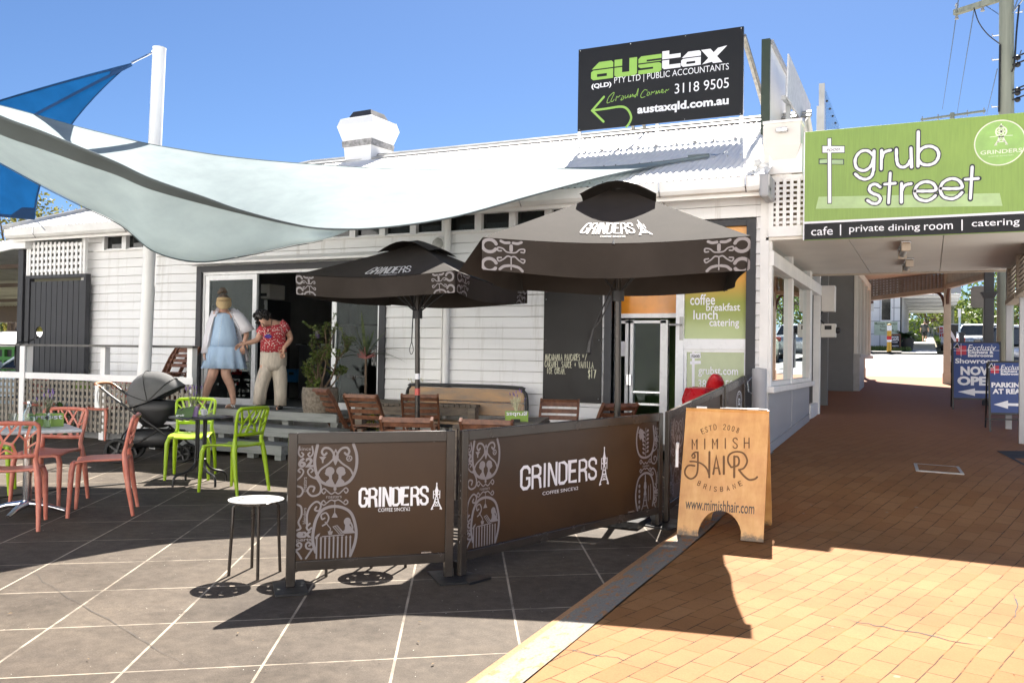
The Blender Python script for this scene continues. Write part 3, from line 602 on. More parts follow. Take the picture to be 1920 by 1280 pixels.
# ---- right side wall under the awning: grey base, sill, windows, recessed door
YE = 14.45
gl_ = lambda y: gz(-1.5, y)-.03
mb = MB(); mb.hexa([(XR-.12, YF+.02, gl_(YF)), (XR, YF+.02, gl_(YF)), (XR, 13.40, gl_(13.4)), (XR-.12, 13.40, gl_(13.4)), (XR-.12, YF+.02, 1.0), (XR, YF+.02, 1.0), (XR, 13.40, 1.0), (XR-.12, 13.40, 1.0)])
mb.hexa([(XR, YF+.03, gl_(YF)), (XR+.02, YF+.03, gl_(YF)), (XR+.02, 13.3, gl_(13.3)), (XR, 13.3, gl_(13.3)), (XR, YF+.03, gl_(YF)+.13), (XR+.02, YF+.03, gl_(YF)+.13), (XR+.02, 13.3, gl_(13.3)+.13), (XR, 13.3, gl_(13.3)+.13)])
mb.box(XR, XR+.012, YF-.0, YF+.09, .3, .985); mb.box(XR, XR+.006, 11.6, 11.63, .5, .985)
mb.box(XR-.09, XR-.005, YF-.037, YF-.031, .2, 1.0); obj("base_panel", mb, MT['greyblue'], cafe)
mb = MB(); mb.box(XR-.12, XR+.075, YF-.06, 13.42, 1.0, 1.065); obj("shop_sill", mb, MT['trim'], cafe, bevel=.006)
zt0, zt1 = 2.36, 2.52
yw = [onx(px, 600, XR).y for px in (1443, 1482, 1516)]
fr = MB(); fr.box(XR-.06, XR+.05, YF+.0, YE, zt0, zt1); fr.box(XR-.06, XR+.04, YF, YE, 3.0, 3.1)
for ym in (YF+.05, yw[1], yw[2], 13.36): fr.box(XR-.05, XR+.03, ym-.055, ym+.055, 1.065, zt0); fr.box(XR-.05, XR+.025, ym-.045, ym+.045, zt1, 3.0)
fr.box(XR-.06, XR+.04, YE-.12, YE, gl_(YE), zt0); fr.box(XR-.06, XR+.035, YE-.1, YE, zt1, 3.0); fr.box(XR-.06, XR+.02, YF, 13.4, 1.065, 1.12)
fr.box(XR-.06, XR+.02, 13.42, YE-.12, gl_(YE), gl_(YE)+.2)
sf = obj("shop_window_frame", fr, MT['trim'], cafe, bevel=.006)
mb = MB(); ya = YF+.11
for a, b_ in ((YF+.11, yw[1]-.06), (yw[1]+.06, yw[2]-.06)): g = MB(); g.box(XR-.03, XR-.022, a, b_, 1.12, zt0); obj("shop_pane", g, MT['mirror'], sf)
for a, b_ in ((YF+.10, yw[1]-.05), (yw[1]+.05, yw[2]-.05), (yw[2]+.05, YE-.1)): g = MB(); g.box(XR-.03, XR-.022, a, b_, zt1, 3.0); obj("transom_pane", g, MT['mirror'], sf)
mb = MB(); mb.box(XR-.35, XR-.30, 13.42, YE-.12, gl_(YE)+.2, zt0); mb.box(XR-.30, XR-.28, 13.5, 13.58, .9, 2.2); mb.box(XR-.30, XR-.28, 14.1, 14.2, .9, 2.2); mb.box(XR-.30, XR-.05, 13.36, 13.42, .5, zt0); obj("side_door", mb, MT['trim'], cafe)
mb = MB(); mb.box(-3.2, -3.1, YE, 19.4, 0.3, 3.0); mb.box(XR-.06, XR+.0, YF, YE, 3.1, 3.25); mb.box(-3.6, XR-.1, 12.6, 12.7, .4, 3.1); mb.box(XR-.10, XR-.02, YF+.13, YE, 3.24, 3.9); obj("side_wall", mb, MT['soffit'], cafe)
# ================================================================== awning, signs, billboards
def bxp(M, x0, y0, x1, y1):
    a = pl(M, x0, y1); b_ = pl(M, x1, y0); return (a[0], a[1], b_[0], b_[1])
aw = thing("street_awning", "flat cream awning over the brick footpath with louvred street side", "awning", (-.3, 11.7, 0), world=True)
AY0, AY1, AX0, AX1 = 9.74, 13.75, -1.60, 1.02
mb = MB(); xs_ = [AX0, -.78, .12, AX1]
for a, b_ in zip(xs_, xs_[1:]): mb.box(a+.004, b_-.004, AY0, AY1, 2.63, 2.66)
mb.box(AX0, AX1, AY0+.02, AY1-.01, 2.664, 2.70); obj("soffit", mb, MT['soffit'], aw)
mb = MB(); mb.box(AX0, AX1, AY0+.01, AY1, 2.70, 2.86); mb.box(AX0, AX1, AY1, AY1+.08, 2.61, 2.9); mb.box(AX1, AX1+.05, AY0, AY1, 2.60, 2.86); obj("awning_beam", mb, MT['timber_paint'], aw)
mb = MB(); mb.box(AX0, 1.2, 9.9, AY1, 2.9, 2.93); obj("awning_roof", mb, MT['iron'], aw)
for y0, y1 in ((10.75, 11.9), (12.0, 13.45)):
    mb = MB()
    z = 2.20
    while z < 2.60: mb.hexa([(.93, y0, z), (.945, y0, z), (.945, y1, z), (.93, y1, z), (.985, y0, z+.045), (1.0, y0, z+.045), (1.0, y1, z+.045), (.985, y1, z+.045)]); z += .052
    mb.box(.90, 1.03, y0, y1, 2.13, 2.185); mb.box(.92, 1.01, y0, y0+.05, 2.185, 2.62); mb.box(.92, 1.01, y1-.05, y1, 2.185, 2.62); obj("louvre_valance", mb, MT['lattice'], aw)
for px, Y, w in ((1892, 13.52, .075), (1918, 11.95, .075)):
    p = ony(px, 600, Y); mb = MB(); mb.box(p.x-w/2, p.x+w/2, Y-w/2, Y+w/2, gz(1, Y)-.05, 2.62); obj("awning_post", mb, MT['greyblue'], aw, bevel=.006)
# lattice panel between the shop corner and the green sign
lat = MB(); X0, X1, Z0, Z1 = -1.565, -1.215, 2.66, 3.31
lat.box(X0, X1, 9.70, 9.74, Z0, Z0+.11); lat.box(X0, X1, 9.70, 9.74, Z1-.05, Z1); lat.box(X0, X0+.05, 9.70, 9.74, Z0+.11, Z1-.05)
for k in range(5): x = X0+.075+k*.072; lat.box(x, x+.034, 9.695, 9.707, Z0+.11, Z1-.05)
for k in range(9): z = Z0+.135+k*.056; lat.box(X0+.05, X1, 9.709, 9.720, z, z+.026)
obj("lattice_panel", lat, MT['trim'], aw)
lat = MB(); lat.box(X0, X1, 9.80, 9.82, Z0, Z1); obj("lattice_backing", lat, mat("brown_backing", (.16,.11,.075), .8), aw)
# tube lights under the awning
for i, (px, py, lab) in enumerate(((1695, 465, "battered tube light fitting under the awning, the one nearer the green sign"), (1702, 494, "battered tube light fitting under the awning, the one further back"))):
    p = onz(px, py, 2.60); lt = thing("awning_light", lab, "light", (p.x, p.y, 2.63), R_(4), group="tube lights under the awning")
    mb = MB(); mb.box(-.05, .05, -.42, .42, -.03, .0); obj("housing", mb, MT['steel'], lt, bevel=.008)
    mb = MB(); mb.tube([(0, -.36, -.06), (0, .36, -.06)], .035, 10); obj("diffuser", mb, MT['iron'], lt, smooth=True)
    for s in (-1, 1): mb = MB(); mb.box(-.045, .045, s*.39-.035, s*.39+.035, -.11, -.03); obj("end_cap", mb, MT['timber_paint'], lt, bevel=.008)
# meter box and camera on the corner of the shop
mt = thing("meter_box", "small beige electrical box with conduit at the end of the shop wall", "electrical box", (XR+.1, YE+.1, 2.4), world=True)
mb = MB(); mb.box(XR+.03, XR+.24, YE-.02, YE+.2, 2.12, 2.52); obj("box_body", mb, MT['soffit'], mt, bevel=.01)
mb = MB(); mb.tube([(XR+.06, YE-.0, 2.13), (XR+.02, YE-.05, 2.0), (XR+.09, YE-.03, 1.93)], .014, 6); mb.tube([(XR+.02, YE-.03, 2.63), (XR+.02, YE-.03, 2.0)], .025, 6); obj("conduit", mb, MT['blackp'], mt)
mb = MB(); mb.box(XR+.04, XR+.26, YE-.04, YE+.1, 1.72, 1.93); c_ = obj("camera_box", mb, MT['soffit'], mt, bevel=.01)
mb = MB(); mb.ball((XR+.28, YE+.02, 1.83), .05); mb.box(XR+.1, XR+.2, YE-.05, YE-.04, 1.84, 1.9); obj("camera_lens", mb, MT['blackp'], c_)

# ---- green cafe sign -------------------------------------------------------------------------
gs = thing("cafe_sign", "large green cafe sign with white hand drawn lettering on the awning front", "sign", (-.05, 9.69, 2.6), world=True)
SX0, SX1, SZ0, SZ1 = -1.205, 1.14, 2.602, 3.736
sm, nt, N, Lk, b = newmat("sign_face_green"); n1 = noise(nt, 1.2, 4, .6); n2 = noise(nt, 6., 3, .7, (9, 1, .5))
cc = ramp(nt, n1, [(.3, (.20, .325, .055)), (.7, (.24, .375, .066))]); mm = N.new("ShaderNodeMixRGB"); mm.blend_type = 'OVERLAY'; mm.inputs[0].default_value = .22; Lk.new(cc, mm.inputs[1]); Lk.new(n2, mm.inputs[2]); Lk.new(mm.outputs[0], b.inputs['Base Color']); b.inputs['Roughness'].default_value = .4
mb = MB(); mb.box(SX0, SX1, 9.655, 9.69, SZ0, SZ1); obj("sign_panel", mb, sm, gs, bevel=.002)
MS = plane((0, 9.6545, 0), (1, 0, 0), (0, 0, 1))
def cz(x, y): return pl(MS, 1480+x/4.3636, 200+y/4.3636)
def cs(pts, n=5): return [cz(*p) for p in (crv(pts, n) if n else pts)]
zb0 = cz(118, 960)[1]
mb = MB(MS); mb.add([(SX0, SZ0+.004, .001), (SX1, SZ0+.004, .001), (SX1, zb0, .001), (SX0, zb0, .001)], [(0, 1, 2, 3)]); obj("black_band", mb, MT['signblack'], gs)
mb = MB(MS); mb.add([(SX0, zb0, .0015), (SX1, zb0, .0015), (SX1, zb0+.022, .0015), (SX0, zb0+.022, .0015)], [(0, 1, 2, 3)])
mb.add([(SX0, SZ0, .0012), (SX0+.012, SZ0, .0012), (SX0+.012, SZ1, .0012), (SX0, SZ1, .0012)], [(0, 1, 2, 3)]); obj("white_line", mb, MT['white_ink'], gs)
mb = MB(MS); mb.add([cz(*p)+(.0012,) for p in ((216, 836), (1744, 812), (1722, 708), (240, 738))], [(0, 1, 2, 3)]); obj("pale_ground", mb, mat("pale_green_ink", (.40,.55,.26), .45), gs)
G = [crv([(690, 400), (640, 362), (580, 372), (540, 430), (550, 500), (610, 525), (665, 490), (688, 430)], 5), [(693, 365), (690, 520)], crv([(690, 515), (672, 570), (625, 595), (575, 582), (540, 552)], 5),
     [(755, 360), (752, 512)], crv([(757, 425), (768, 385), (795, 366), (828, 358)], 5), crv([(876, 350), (878, 430), (892, 480), (930, 497), (968, 478), (990, 440)], 5), [(995, 340), (1000, 495)],
     [(1055, 208), (1053, 488)], crv([(1056, 380), (1090, 340), (1150, 325), (1205, 350), (1222, 400), (1195, 455), (1140, 478), (1085, 470), (1058, 440)], 5),
     crv([(742, 658), (705, 635), (665, 648), (655, 685), (685, 712), (728, 728), (745, 758), (722, 790), (680, 792), (640, 768)], 5), [(826, 545), (812, 788)], [(780, 636), (866, 628)], [(918, 630), (917, 782)], crv([(919, 690), (935, 655), (962, 638), (995, 632)], 5),
     crv([(1030, 692), (1110, 692), (1196, 684), (1178, 632), (1112, 615), (1048, 645), (1026, 702), (1052, 752), (1115, 772), (1165, 755), (1196, 728)], 5),
     crv([(1240, 670), (1330, 672), (1412, 662), (1390, 608), (1325, 590), (1258, 622), (1235, 682), (1262, 738), (1330, 755), (1380, 735), (1412, 704)], 5), [(1496, 495), (1481, 752)], [(1440, 596), (1545, 589)]]
wv = lambda st, w: [w*(1+.10*math.sin(i*1.7+st)) for i in range(60)]
ob = MB(MS); wh = MB(MS)
for i, s_ in enumerate(G):
    p = [cz(*q) for q in s_]; P2 = [Vector(q) for q in p]; d0 = (P2[0]-P2[1]).normalized()*.006; d1 = (P2[-1]-P2[-2]).normalized()*.006
    ob.stroke([P2[0]+d0]+P2[1:-1]+[P2[-1]+d1], .049, z=.0016+i*.00004); wh.stroke(p, wv(i, .028)[:len(p)], z=.0032+i*.00004)
def quad(m, pts, z): m.add([cz(*p)+(z,) for p in pts], [(0, 1, 2, 3)])
quad(ob, ((240, 472), (448, 476), (448, 430), (240, 426)), .0016); quad(ob, ((266, 384), (454, 382), (456, 320), (266, 318)), .0030)
ob.stroke([cz(328, 256), cz(330, 796)], .046, z=.0024, cap=False)
quad(wh, ((272, 378), (450, 376), (450, 326), (272, 324)), .0042); wh.stroke([cz(328, 262), cz(330, 790)], .032, z=.0034, cap=False)
obj("letter_outline", ob, MT['ink'], gs); lw = obj("hand_lettering", wh, MT['white_ink'], gs)
mb = MB(MS); quad(mb, ((248, 466), (310, 462), (310, 430), (248, 436)), .0022); quad(mb, ((346, 470), (441, 471), (441, 436), (346, 436)), .0022); obj("blank_arm", mb, mat("pale_green_ink_two", (.36,.50,.28), .5), gs)
mb = MB(MS); a = cz(306, 368); b_ = cz(413, 340); mb.text("FOOD", (a[0], a[1], b_[0], b_[1]), .01, shear=.2, z=.0052); obj("food_word", mb, MT['ink'], gs)
mb = MB(MS)
for w_, bb in (("cafe", (178, 978, 357, 1056)), ("private", (490, 960, 775, 1046)), ("dining", (808, 952, 1070, 1034)), ("room", (1102, 955, 1338, 1012)), ("catering", (1492, 912, 1885, 1000))):
    a = cz(bb[0], bb[3]); c = cz(bb[2], bb[1]); mb.text(w_, (a[0], a[1], c[0], c[1]), .004, z=.003)
for x, y0, y1 in ((419, 968, 1050), (1413, 928, 1010)): mb.stroke([cz(x, y1), cz(x, y0)], .012, z=.003)
obj("band_lettering", mb, MT['white_ink'], gs)
cc0 = cz(1722, 296); rr = .215
mb = MB(MS); mb.add([(cc0[0]+rr*math.cos(2*math.pi*k/48), cc0[1]+rr*math.sin(2*math.pi*k/48), .0014) for k in range(48)], [tuple(range(48))]); obj("logo_disc", mb, mat("bright_green_ink", (.29,.50,.13), .42), gs)
mb = MB(MS); mb.stroke([(cc0[0]+rr*math.cos(2*math.pi*k/48), cc0[1]+rr*math.sin(2*math.pi*k/48)) for k in range(48)], .011, z=.002, closed=True)
def icon_grinder(mb, c, s, z=.002):
    "line drawn coffee mill: rosette wheel over a lattice tower; s = overall height"
    x, y = c; st = lambda pts, w=.03, cl=False: mb.stroke([(x+a*s, y+b_*s) for a, b_ in pts], w*s*1.5, z=z, closed=cl, cap=not cl)
    st([(.24*math.cos(k*.262), .22+.24*math.sin(k*.262)) for k in range(24)], .045, True)
    for k in range(6): a = k*math.pi/3; st([(0.0, .22), (.12*math.cos(a+.35), .22+.12*math.sin(a+.35)), (.2*math.cos(a), .22+.2*math.sin(a)), (.12*math.cos(a-.35), .22+.12*math.sin(a-.35)), (0, .22)], .025)
    st([(-.06, .49), (.06, .49)], .05); st([(0, .48), (0, .6)], .04)
    for sg in (-1, 1): st([(sg*.09, -.04), (sg*.12, -.2), (sg*.27, -.45)], .05); st([(sg*.27, -.45), (sg*.19, -.45)], .03); st([(sg*.1, -.05), (-sg*.14, -.3)], .025)
    st([(-.1, -.04), (.1, -.04)], .04); st([(-.17, -.3), (.17, -.3)], .03); st([(-.5, -.02), (-.2, .0)], .02); st([(.2, .0), (.5, -.02)], .02)
icon_grinder(mb, cz(1733, 240), .19)
a = cz(1563, 396); b_ = cz(1905, 338); mb.text("GRINDERS", (a[0], a[1], b_[0], b_[1]), .012, z=.0025); a = cz(1630, 414); b_ = cz(1835, 392); mb.text("COFFEE ROASTERS", (a[0], a[1], b_[0], b_[1]), .004, z=.0025)
obj("roaster_logo", mb, mat("cream_ink", (.72,.76,.60), .5), gs)

# ---- accountants' billboard on the roof ---------------------------------------------------------
BY = 11.5
A_, B_, C2, D_ = [ony(x, y, BY) for x, y in ((1084.7, 97.6), (1393.9, 45.3), (1393.3, 212.2), (1083, 249.2))]
bx0, bx1, bz0, bz1 = (A_.x+D_.x)/2, (B_.x+C2.x)/2, (C2.z+D_.z)/2, (A_.z+B_.z)/2
bb = thing("roof_billboard", "black accountants billboard with green arrow standing on the white roof", "billboard", (bx0, BY, EZ+(BY-EY)*.4326), world=True)
mb = MB(); mb.box(bx0, bx1, BY, BY+.012, bz0, bz1); obj("panel", mb, MT['signblack'], bb)
rz = lambda y: EZ+(y-EY)*.4326+.02
mb = MB()
for x in (bx0+.02, (bx0+bx1)/2, bx1-.02): mb.box(x-.02, x+.02, BY+.014, BY+.05, rz(BY)-.02, bz1)
mb.box(bx0, bx1, BY-.02, BY+.045, rz(BY)+.06, rz(BY)+.09); mb.box(bx0, bx1, BY+.05, BY+.08, bz0+.05, bz0+.08); mb.box(bx0, bx1, BY+.05, BY+.08, bz1-.1, bz1-.07)
for k in range(9): x = bx0+.1+k*(bx1-bx0-.2)/8; mb.box(x-.03, x+.03, BY-.03, BY+.03, rz(BY)-.01, rz(BY)+.06)
obj("frame", mb, MT['steel'], bb)
for x in (bx0+.45, bx0+.62, bx1-.02, bx1+.0): 
    mb = MB(); mb.bar((x, BY+.05, bz1-.1), (x+(.12 if x > bx0+1 else .0), RY-.15 if x < bx1-.01 else RY-.02, RZ), .04, .04); obj("brace", mb, mat("rusty_tube", (.42,.40,.36), .5, metal=.5, var=.3, vs=20), bb)
MA = plane((0, BY-.001, 0), (1, 0, 0), (0, 0, 1))
def ca(x, y): return pl(MA, 1060+x/3.84, 20+y/3.84)
def abox(x0, y0, x1, y1): a = ca(x0, y0); b_ = ca(x1, y1); return (a[0], a[1], b_[0], b_[1])
LET = {
 'a': (1.06, [[(.03, .62), (.36, 1), (.92, 1), (1, .9), (1, .62)], [(0, .12), (.10, 0), (1, 0), (1, .16), (0, .16)], [(0, .16), (.27, .16), (.27, .32), (0, .32)], [(.72, .16), (1, .16), (1, .32), (.72, .32)], [(0, .32), (1, .32), (1, .55), (.10, .55), (0, .46)]]),
 'u': (1.06, [[(0, .62), (.34, .62), (.34, 1), (0, 1)], [(0, .12), (.1, 0), (.92, 0), (1, .1), (1, .25), (0, .25)], [(0, .25), (.34, .25), (.34, .55), (0, .55)], [(.66, .25), (1, .25), (1, 1), (.66, 1)]]),
 's': (1.04, [[(.0, .86), (.12, 1), (1, 1), (1, .77), (0, .77)], [(0, .66), (.36, .66), (.36, .77), (0, .77)], [(0, .62), (.98, .62), (.98, .665), (0, .665)], [(.0, .42), (.1, .34), (1, .34), (1, .46), (.9, .55), (0, .55)], [(.64, .23), (1, .23), (1, .34), (.64, .34)], [(0, 0), (.9, 0), (1, .1), (1, .23), (0, .23)]]),
 't': (.98, [[(0, .70), (.36, .70), (.36, 1.26), (0, 1.26)], [(.36, .70), (.95, .70), (.95, .98), (.36, .98)], [(0, .12), (.1, 0), (.95, 0), (.95, .28), (0, .28)], [(0, .28), (.36, .28), (.36, .62), (0, .62)]]),
 'x': (1.2, [[(-.05, 1), (.42, 1), (1.02, 0), (.56, 0)]])}
def blocks(mb, word, box):
    tot = sum(LET[c][0] for c in word)-.06; x = box[0]; k = (box[2]-box[0])/tot; h = box[3]-box[1]
    for c in word:
        for P in LET[c][1]: mb.add([(x+p[0]*k, box[1]+p[1]*h, .001) for p in P], [tuple(range(len(P)))])
        if c == 'x':
            for P in ([(1.25, 1.08), (.80, 1.0), (.47, .60), (.70, .38)], [(.36, .45), (.0, 0), (-.06, 0), (.58, .12)]): mb.add([(x+p[0]*k, box[1]+p[1]*h, .0012) for p in P], [tuple(range(len(P)))])
        x += LET[c][0]*k
mb = MB(MA); blocks(mb, "aus", abox(185, 505, 690, 312))
mb.stroke([ca(278, 622), ca(193, 720), ca(275, 800)], .03, z=.001); mb.stroke([ca(*p) for p in crv([(193, 720), (300, 706), (400, 692), (448, 712), (474, 765), (462, 808), (440, 838)], 5)], .03, z=.0014)
script = [[(322, 660), (300, 665), (312, 625), (345, 592), (350, 600), (328, 650), (340, 655), (352, 640)], [(362, 650), (370, 618), (378, 625), (395, 612)], [(408, 628), (400, 645), (415, 640), (420, 620), (408, 615)], [(432, 612), (430, 632), (448, 620), (452, 605), (452, 628)], [(462, 628), (470, 605), (470, 624), (486, 602), (486, 620), (494, 612)], [(520, 600), (498, 612), (505, 622), (526, 560), (518, 614)],
          [(590, 575), (570, 572), (545, 605), (548, 628), (575, 620)], [(592, 595), (588, 612), (602, 608), (606, 590), (592, 588)], [(616, 608), (622, 585), (630, 592), (645, 580)], [(650, 602), (656, 580), (660, 598), (674, 576), (676, 594), (684, 588)], [(690, 590), (704, 576), (698, 568), (690, 582), (700, 594), (714, 582)], [(720, 592), (726, 570), (732, 576), (746, 566)]]
for s_ in script: mb.stroke([ca(*p) for p in crv(s_, 4)], .0075)
obj("green_lettering", mb, MT['lime_ink'], bb)
mb = MB(MA); bt = abox(697, 426, 1150, 262); blocks(mb, "tax", bt)
mb.text("(QLD)", abox(188, 572, 332, 512), .035); mb.text("PTY LTD | PUBLIC ACCOUNTANTS", abox(352, 540, 1178, 378), .0); mb.text("3118 9505", abox(787, 600, 1178, 482), .0); mb.text("austaxqld.com.au", abox(518, 762, 1177, 612), .035)
obj("white_lettering", mb, MT['white_ink'], bb)
mb = MB(); 
for x in (bx0+.03, (bx0*2+bx1)/3, (bx0+bx1*2)/3, bx1-.03):
    for z in (bz0+.02, bz1-.02): mb.ball((x, BY-.003, z), .009, 6, 4)
obj("panel_screw", mb, MT['steel'], bb)

# ---- boards standing edge-on above the street corner --------------------------------------------
b1 = thing("parapet_sign", "white panel billboard with dark green edge, seen nearly edge-on above the roof corner", "billboard", (-1.55, 10.4, 3.2), world=True)
e0 = ony(1428, 74, 11.6); e1 = ony(1444, 74, 11.6); zb = ony(1430, 300, 11.6).z
xw = onx(1447, 150, e1.x); y_end = onx(1476, 160, e1.x).y
mb = MB(); mb.box(e0.x, e1.x, 11.6, 11.65, zb-.1, e0.z); mb.box(e0.x, e1.x-.02, 11.65, y_end, e0.z-.05, e0.z); obj("edge_frame", mb, MT['dgreen'], b1)
mb = MB(); mb.box(e1.x-.03, e1.x-.005, 11.66, y_end-.02, zb, e0.z-.06); mb.box(e1.x-.004, e1.x+.004, 11.66, 11.71, zb, e0.z-.03); obj("panel", mb, MT['white'], b1)
mb = MB(); mb.box(e1.x-.03, e1.x+.03, 11.66, y_end, e0.z-.06, e0.z-.0); mb.box(e1.x-.03, e1.x+.02, y_end-.05, y_end, zb, e0.z); obj("edge_strip", mb, MT['greyblue'], b1)
b2 = thing("faded_sign", "faded grey sign board leaning along the street side beyond the white panel billboard", "billboard", (-1.2, 12.5, 3.6), world=True)
XS = -1.62; P_ = [onx(x, y, XS) for x, y in ((1479.6, 101), (1520, 196), (1520, 252), (1476.5, 182))]
mb = MB(); mb.prism([(p.y, p.z) for p in P_], 0, .02); mb.v = [(XS+z-.02, x, y) for x, y, z in mb.v]; obj("panel", mb, mat("faded_board", (.60,.60,.62), .55, var=.14, vs=14), b2)
mb = MB(); mb.bar((XS-.05, P_[3].y, P_[3].z), (XS-.05, P_[2].y, P_[2].z+.2), .05, .05); mb.bar((XS-.06, P_[0].y+.4, 2.9), (XS-.06, P_[0].y+.4, P_[3].z+.4), .06, .06); mb.bar((XS-.06, P_[1].y-.2, 2.9), (XS-.06, P_[1].y-.2, P_[2].z+.4), .06, .06); obj("stay", mb, MT['greyblue'], b2)
b3 = thing("clear_sign", "clear plastic sign panel on a grey steel post behind the green cafe sign", "sign", (-1.1, 16, 2.9), world=True)
p0 = ony(1541.5, 158, 15.5); p1 = ony(1541.5, 260, 15.5)
mb = MB(); mb.box(p0.x-.045, p0.x+.045, 15.45, 15.5, 2.9, p0.z); mb.bar((p0.x-.35, 15.6, 2.9+1.0), (p0.x, 15.5, 2.9+1.9), .05, .05); mb.box(p0.x-.08, p0.x-.045, 15.46, 15.5, 4.6, 5.6); obj("post", mb, MT['iron'], b3)
mb = MB(); q0 = onx(1549, 170, p0.x+.06); q1 = onx(1575, 248, p0.x+.06); mb.box(p0.x+.05, p0.x+.06, q0.y, q1.y, 3.4, q0.z); obj("panel", mb, glassmat("clear_sheet", mixf=.25, rough=.2), b3)
mb = MB()
for k in range(7): mb.ball((p0.x+.065, q0.y+.1+k*.5, q0.z-.15), .02, 6, 4)
obj("bolt", mb, MT['black'], b3)
# rain head, its lamp and the offset pipe (fixed to the building)
Yr = 9.62
def rr_(pts, y): return [ony(x, yy, y) for x, yy in pts]
fr_ = rr_(((1433, 235), (1501, 226), (1501, 272), (1434, 275)), Yr); bt_ = rr_(((1463, 322), (1481, 322)), Yr)
mb = MB(); D_ = .24
ringf = lambda L_, R__, z0, z1, d=D_: [(L_, Yr, z0), (R__, Yr, z0), (R__, Yr+d, z0), (L_, Yr+d, z0)]
L_, R__ = fr_[0].x, fr_[1].x; ztop = (fr_[0].z+fr_[1].z)/2; zm = (fr_[2].z+fr_[3].z)/2; zlo = bt_[0].z
mb.loft([[(bt_[0].x, Yr+.08, zlo), (bt_[1].x, Yr+.08, zlo), (bt_[1].x, Yr+.17, zlo), (bt_[0].x, Yr+.17, zlo)], ringf(L_, R__, zm, 0), ringf(L_, R__, ztop, 0)])
rh = obj("rain_head", mb, MT['soffit'], cafe); mb = MB(); mb.box(L_-.015, R__+.015, Yr-.015, Yr+D_+.015, ztop, ztop+.03); obj("rim", mb, MT['trim'], rh)
mb = MB(); q = ony(1466, 244, Yr-.04); mb.box(q.x-.055, q.x+.055, Yr-.06, Yr-.003, q.z-.02, q.z+.025); obj("floodlight", mb, MT['steel'], rh, bevel=.006)
mb = MB(); q0 = ony(1424, 309, Yr+.12); q1 = ony(1470, 333, Yr+.12); mb.tube([(q0.x-.06, Yr-.1, q0.z-.02), (q0.x-.02, Yr+.06, q0.z+.02), q0, q0.lerp(q1, .5), q1, (q1.x+.045, q1.y, q1.z+.03), (q1.x+.05, q1.y, q1.z+.10)], .047, 14); obj("offset_pipe", mb, MT['trim'], cafe, smooth=True)
mb = MB(); mb.box(-1.60, -1.50, 9.30, 9.72, 3.02, 3.27); obj("gutter_end", mb, MT['greyblue'], cafe, bevel=.03)
mb = MB(); mb.hexa([(-1.56, 9.66, 3.32), (-1.22, 9.66, 3.32), (-1.22, 9.95, 3.32), (-1.56, 9.95, 3.32), (-1.56, 9.66, 3.62), (-1.22, 9.66, 3.62), (-1.22, 9.95, 3.62), (-1.56, 9.95, 3.62)]); obj("parapet_cladding", mb, MT['trim'], cafe)
# ================================================================== shade sails, post, umbrellas
MT['sail'] = clothmat("grey_green_shade_cloth", (.285,.35,.365), .2, (.315,.38,.392), 420, .35)
MT['hem'] = clothmat("sail_hem", (.17,.205,.215), .1, None, 600, .1)
MT['bluesail'] = clothmat("blue_shade_cloth", (.004,.055,.17), .34, (.005,.065,.20), 700, .1)
MT['bluehem'] = clothmat("blue_hem", (.02,.06,.16), .1)
def sail_patch(cols, n=10, k=5):
    "cols: list of 3D control point lists (one per station); smooth sheet through them"
    C_ = [crv(c, n) for c in cols]; rows = []
    for j in range(len(C_[0])): rows.append(crv([c[j] for c in C_], k))
    return rows
ST = [((-260, 130, 12.2), (-230, 190, 8.75), (-270, 90, 5.65)), ((-120, 170, 11.8), (-110, 248, 8.35), (-130, 155, 6.05)), ((0, 198, 11.6), (2, 304, 8.05), (0, 218, 6.35)), ((75, 218, 11.55), (78, 345, 8.05), (75, 246, 6.5)), ((142, 237, 11.5), (150, 381, 8.15), (150, 277, 6.65)), ((215, 255, 11.45), (225, 417, 8.25), (220, 306, 6.85)), ((284, 271, 11.4), (288, 466, 8.35), (284, 336, 7.05)), ((380, 287, 11.4), (368, 485, 8.45), (382, 370, 7.35)), ((447, 296, 11.35), (450, 475, 8.5), (447, 393, 7.6)), ((530, 304, 11.3), (540, 453, 8.53), (540, 418, 7.96)), ((612, 310, 11.3), (625, 433, 8.56), (612, 429, 8.18)), ((720, 316, 11.2), (722, 388, 9.39), (722, 426.5, 8.42)), ((850, 318, 11), (855, 372, 9.56), (855, 406, 8.73)), ((1000, 316, 10.85), (1003, 345, 9.94), (1000, 366, 9.29)), ((1134, 313, 10.6), (1135, 322, 10.27), (1137, 330, 9.89)), ((1240, 303, 10.5), (1240, 306, 10.45), (1240, 309, 10.4)), ((1330, 290, 10.45), (1330, 292, 10.44), (1330, 294, 10.42))]
rows = sail_patch([[at(*p) for p in s_] for s_ in ST])
sl_ = thing("shade_sail", "large pale grey-green shade sail sagging from the white roof over the terrace", "shade sail", tuple(at(600, 400, 9)), world=True)
mb = MB(); mb.grid(rows); obj("cloth", mb, MT['sail'], sl_, smooth='all')
mb = MB()
for e, w in ((rows[-1], .028), (rows[0], .02)): mb.tube(e, w*.35, 6)
obj("edge_cable", mb, MT['hem'], sl_, smooth=True)
nC = int(len(rows[0])*9.6/16)
mb = MB(); lay = lambda c, t: (lambda f: rows[-1-int(f)][c].lerp(rows[-2-int(f)][c], f-int(f)))(t)
mb.grid([[lay(c, 3.3*k/5*max(0, 1-c/nC)**1.3+.12*k/5)+Vector((0, -.006, -.010)) for c in range(nC)] for k in range(6)]); obj("hem", mb, MT['hem'], sl_, smooth='all')  # dark band inside the near edge, narrowing to the right
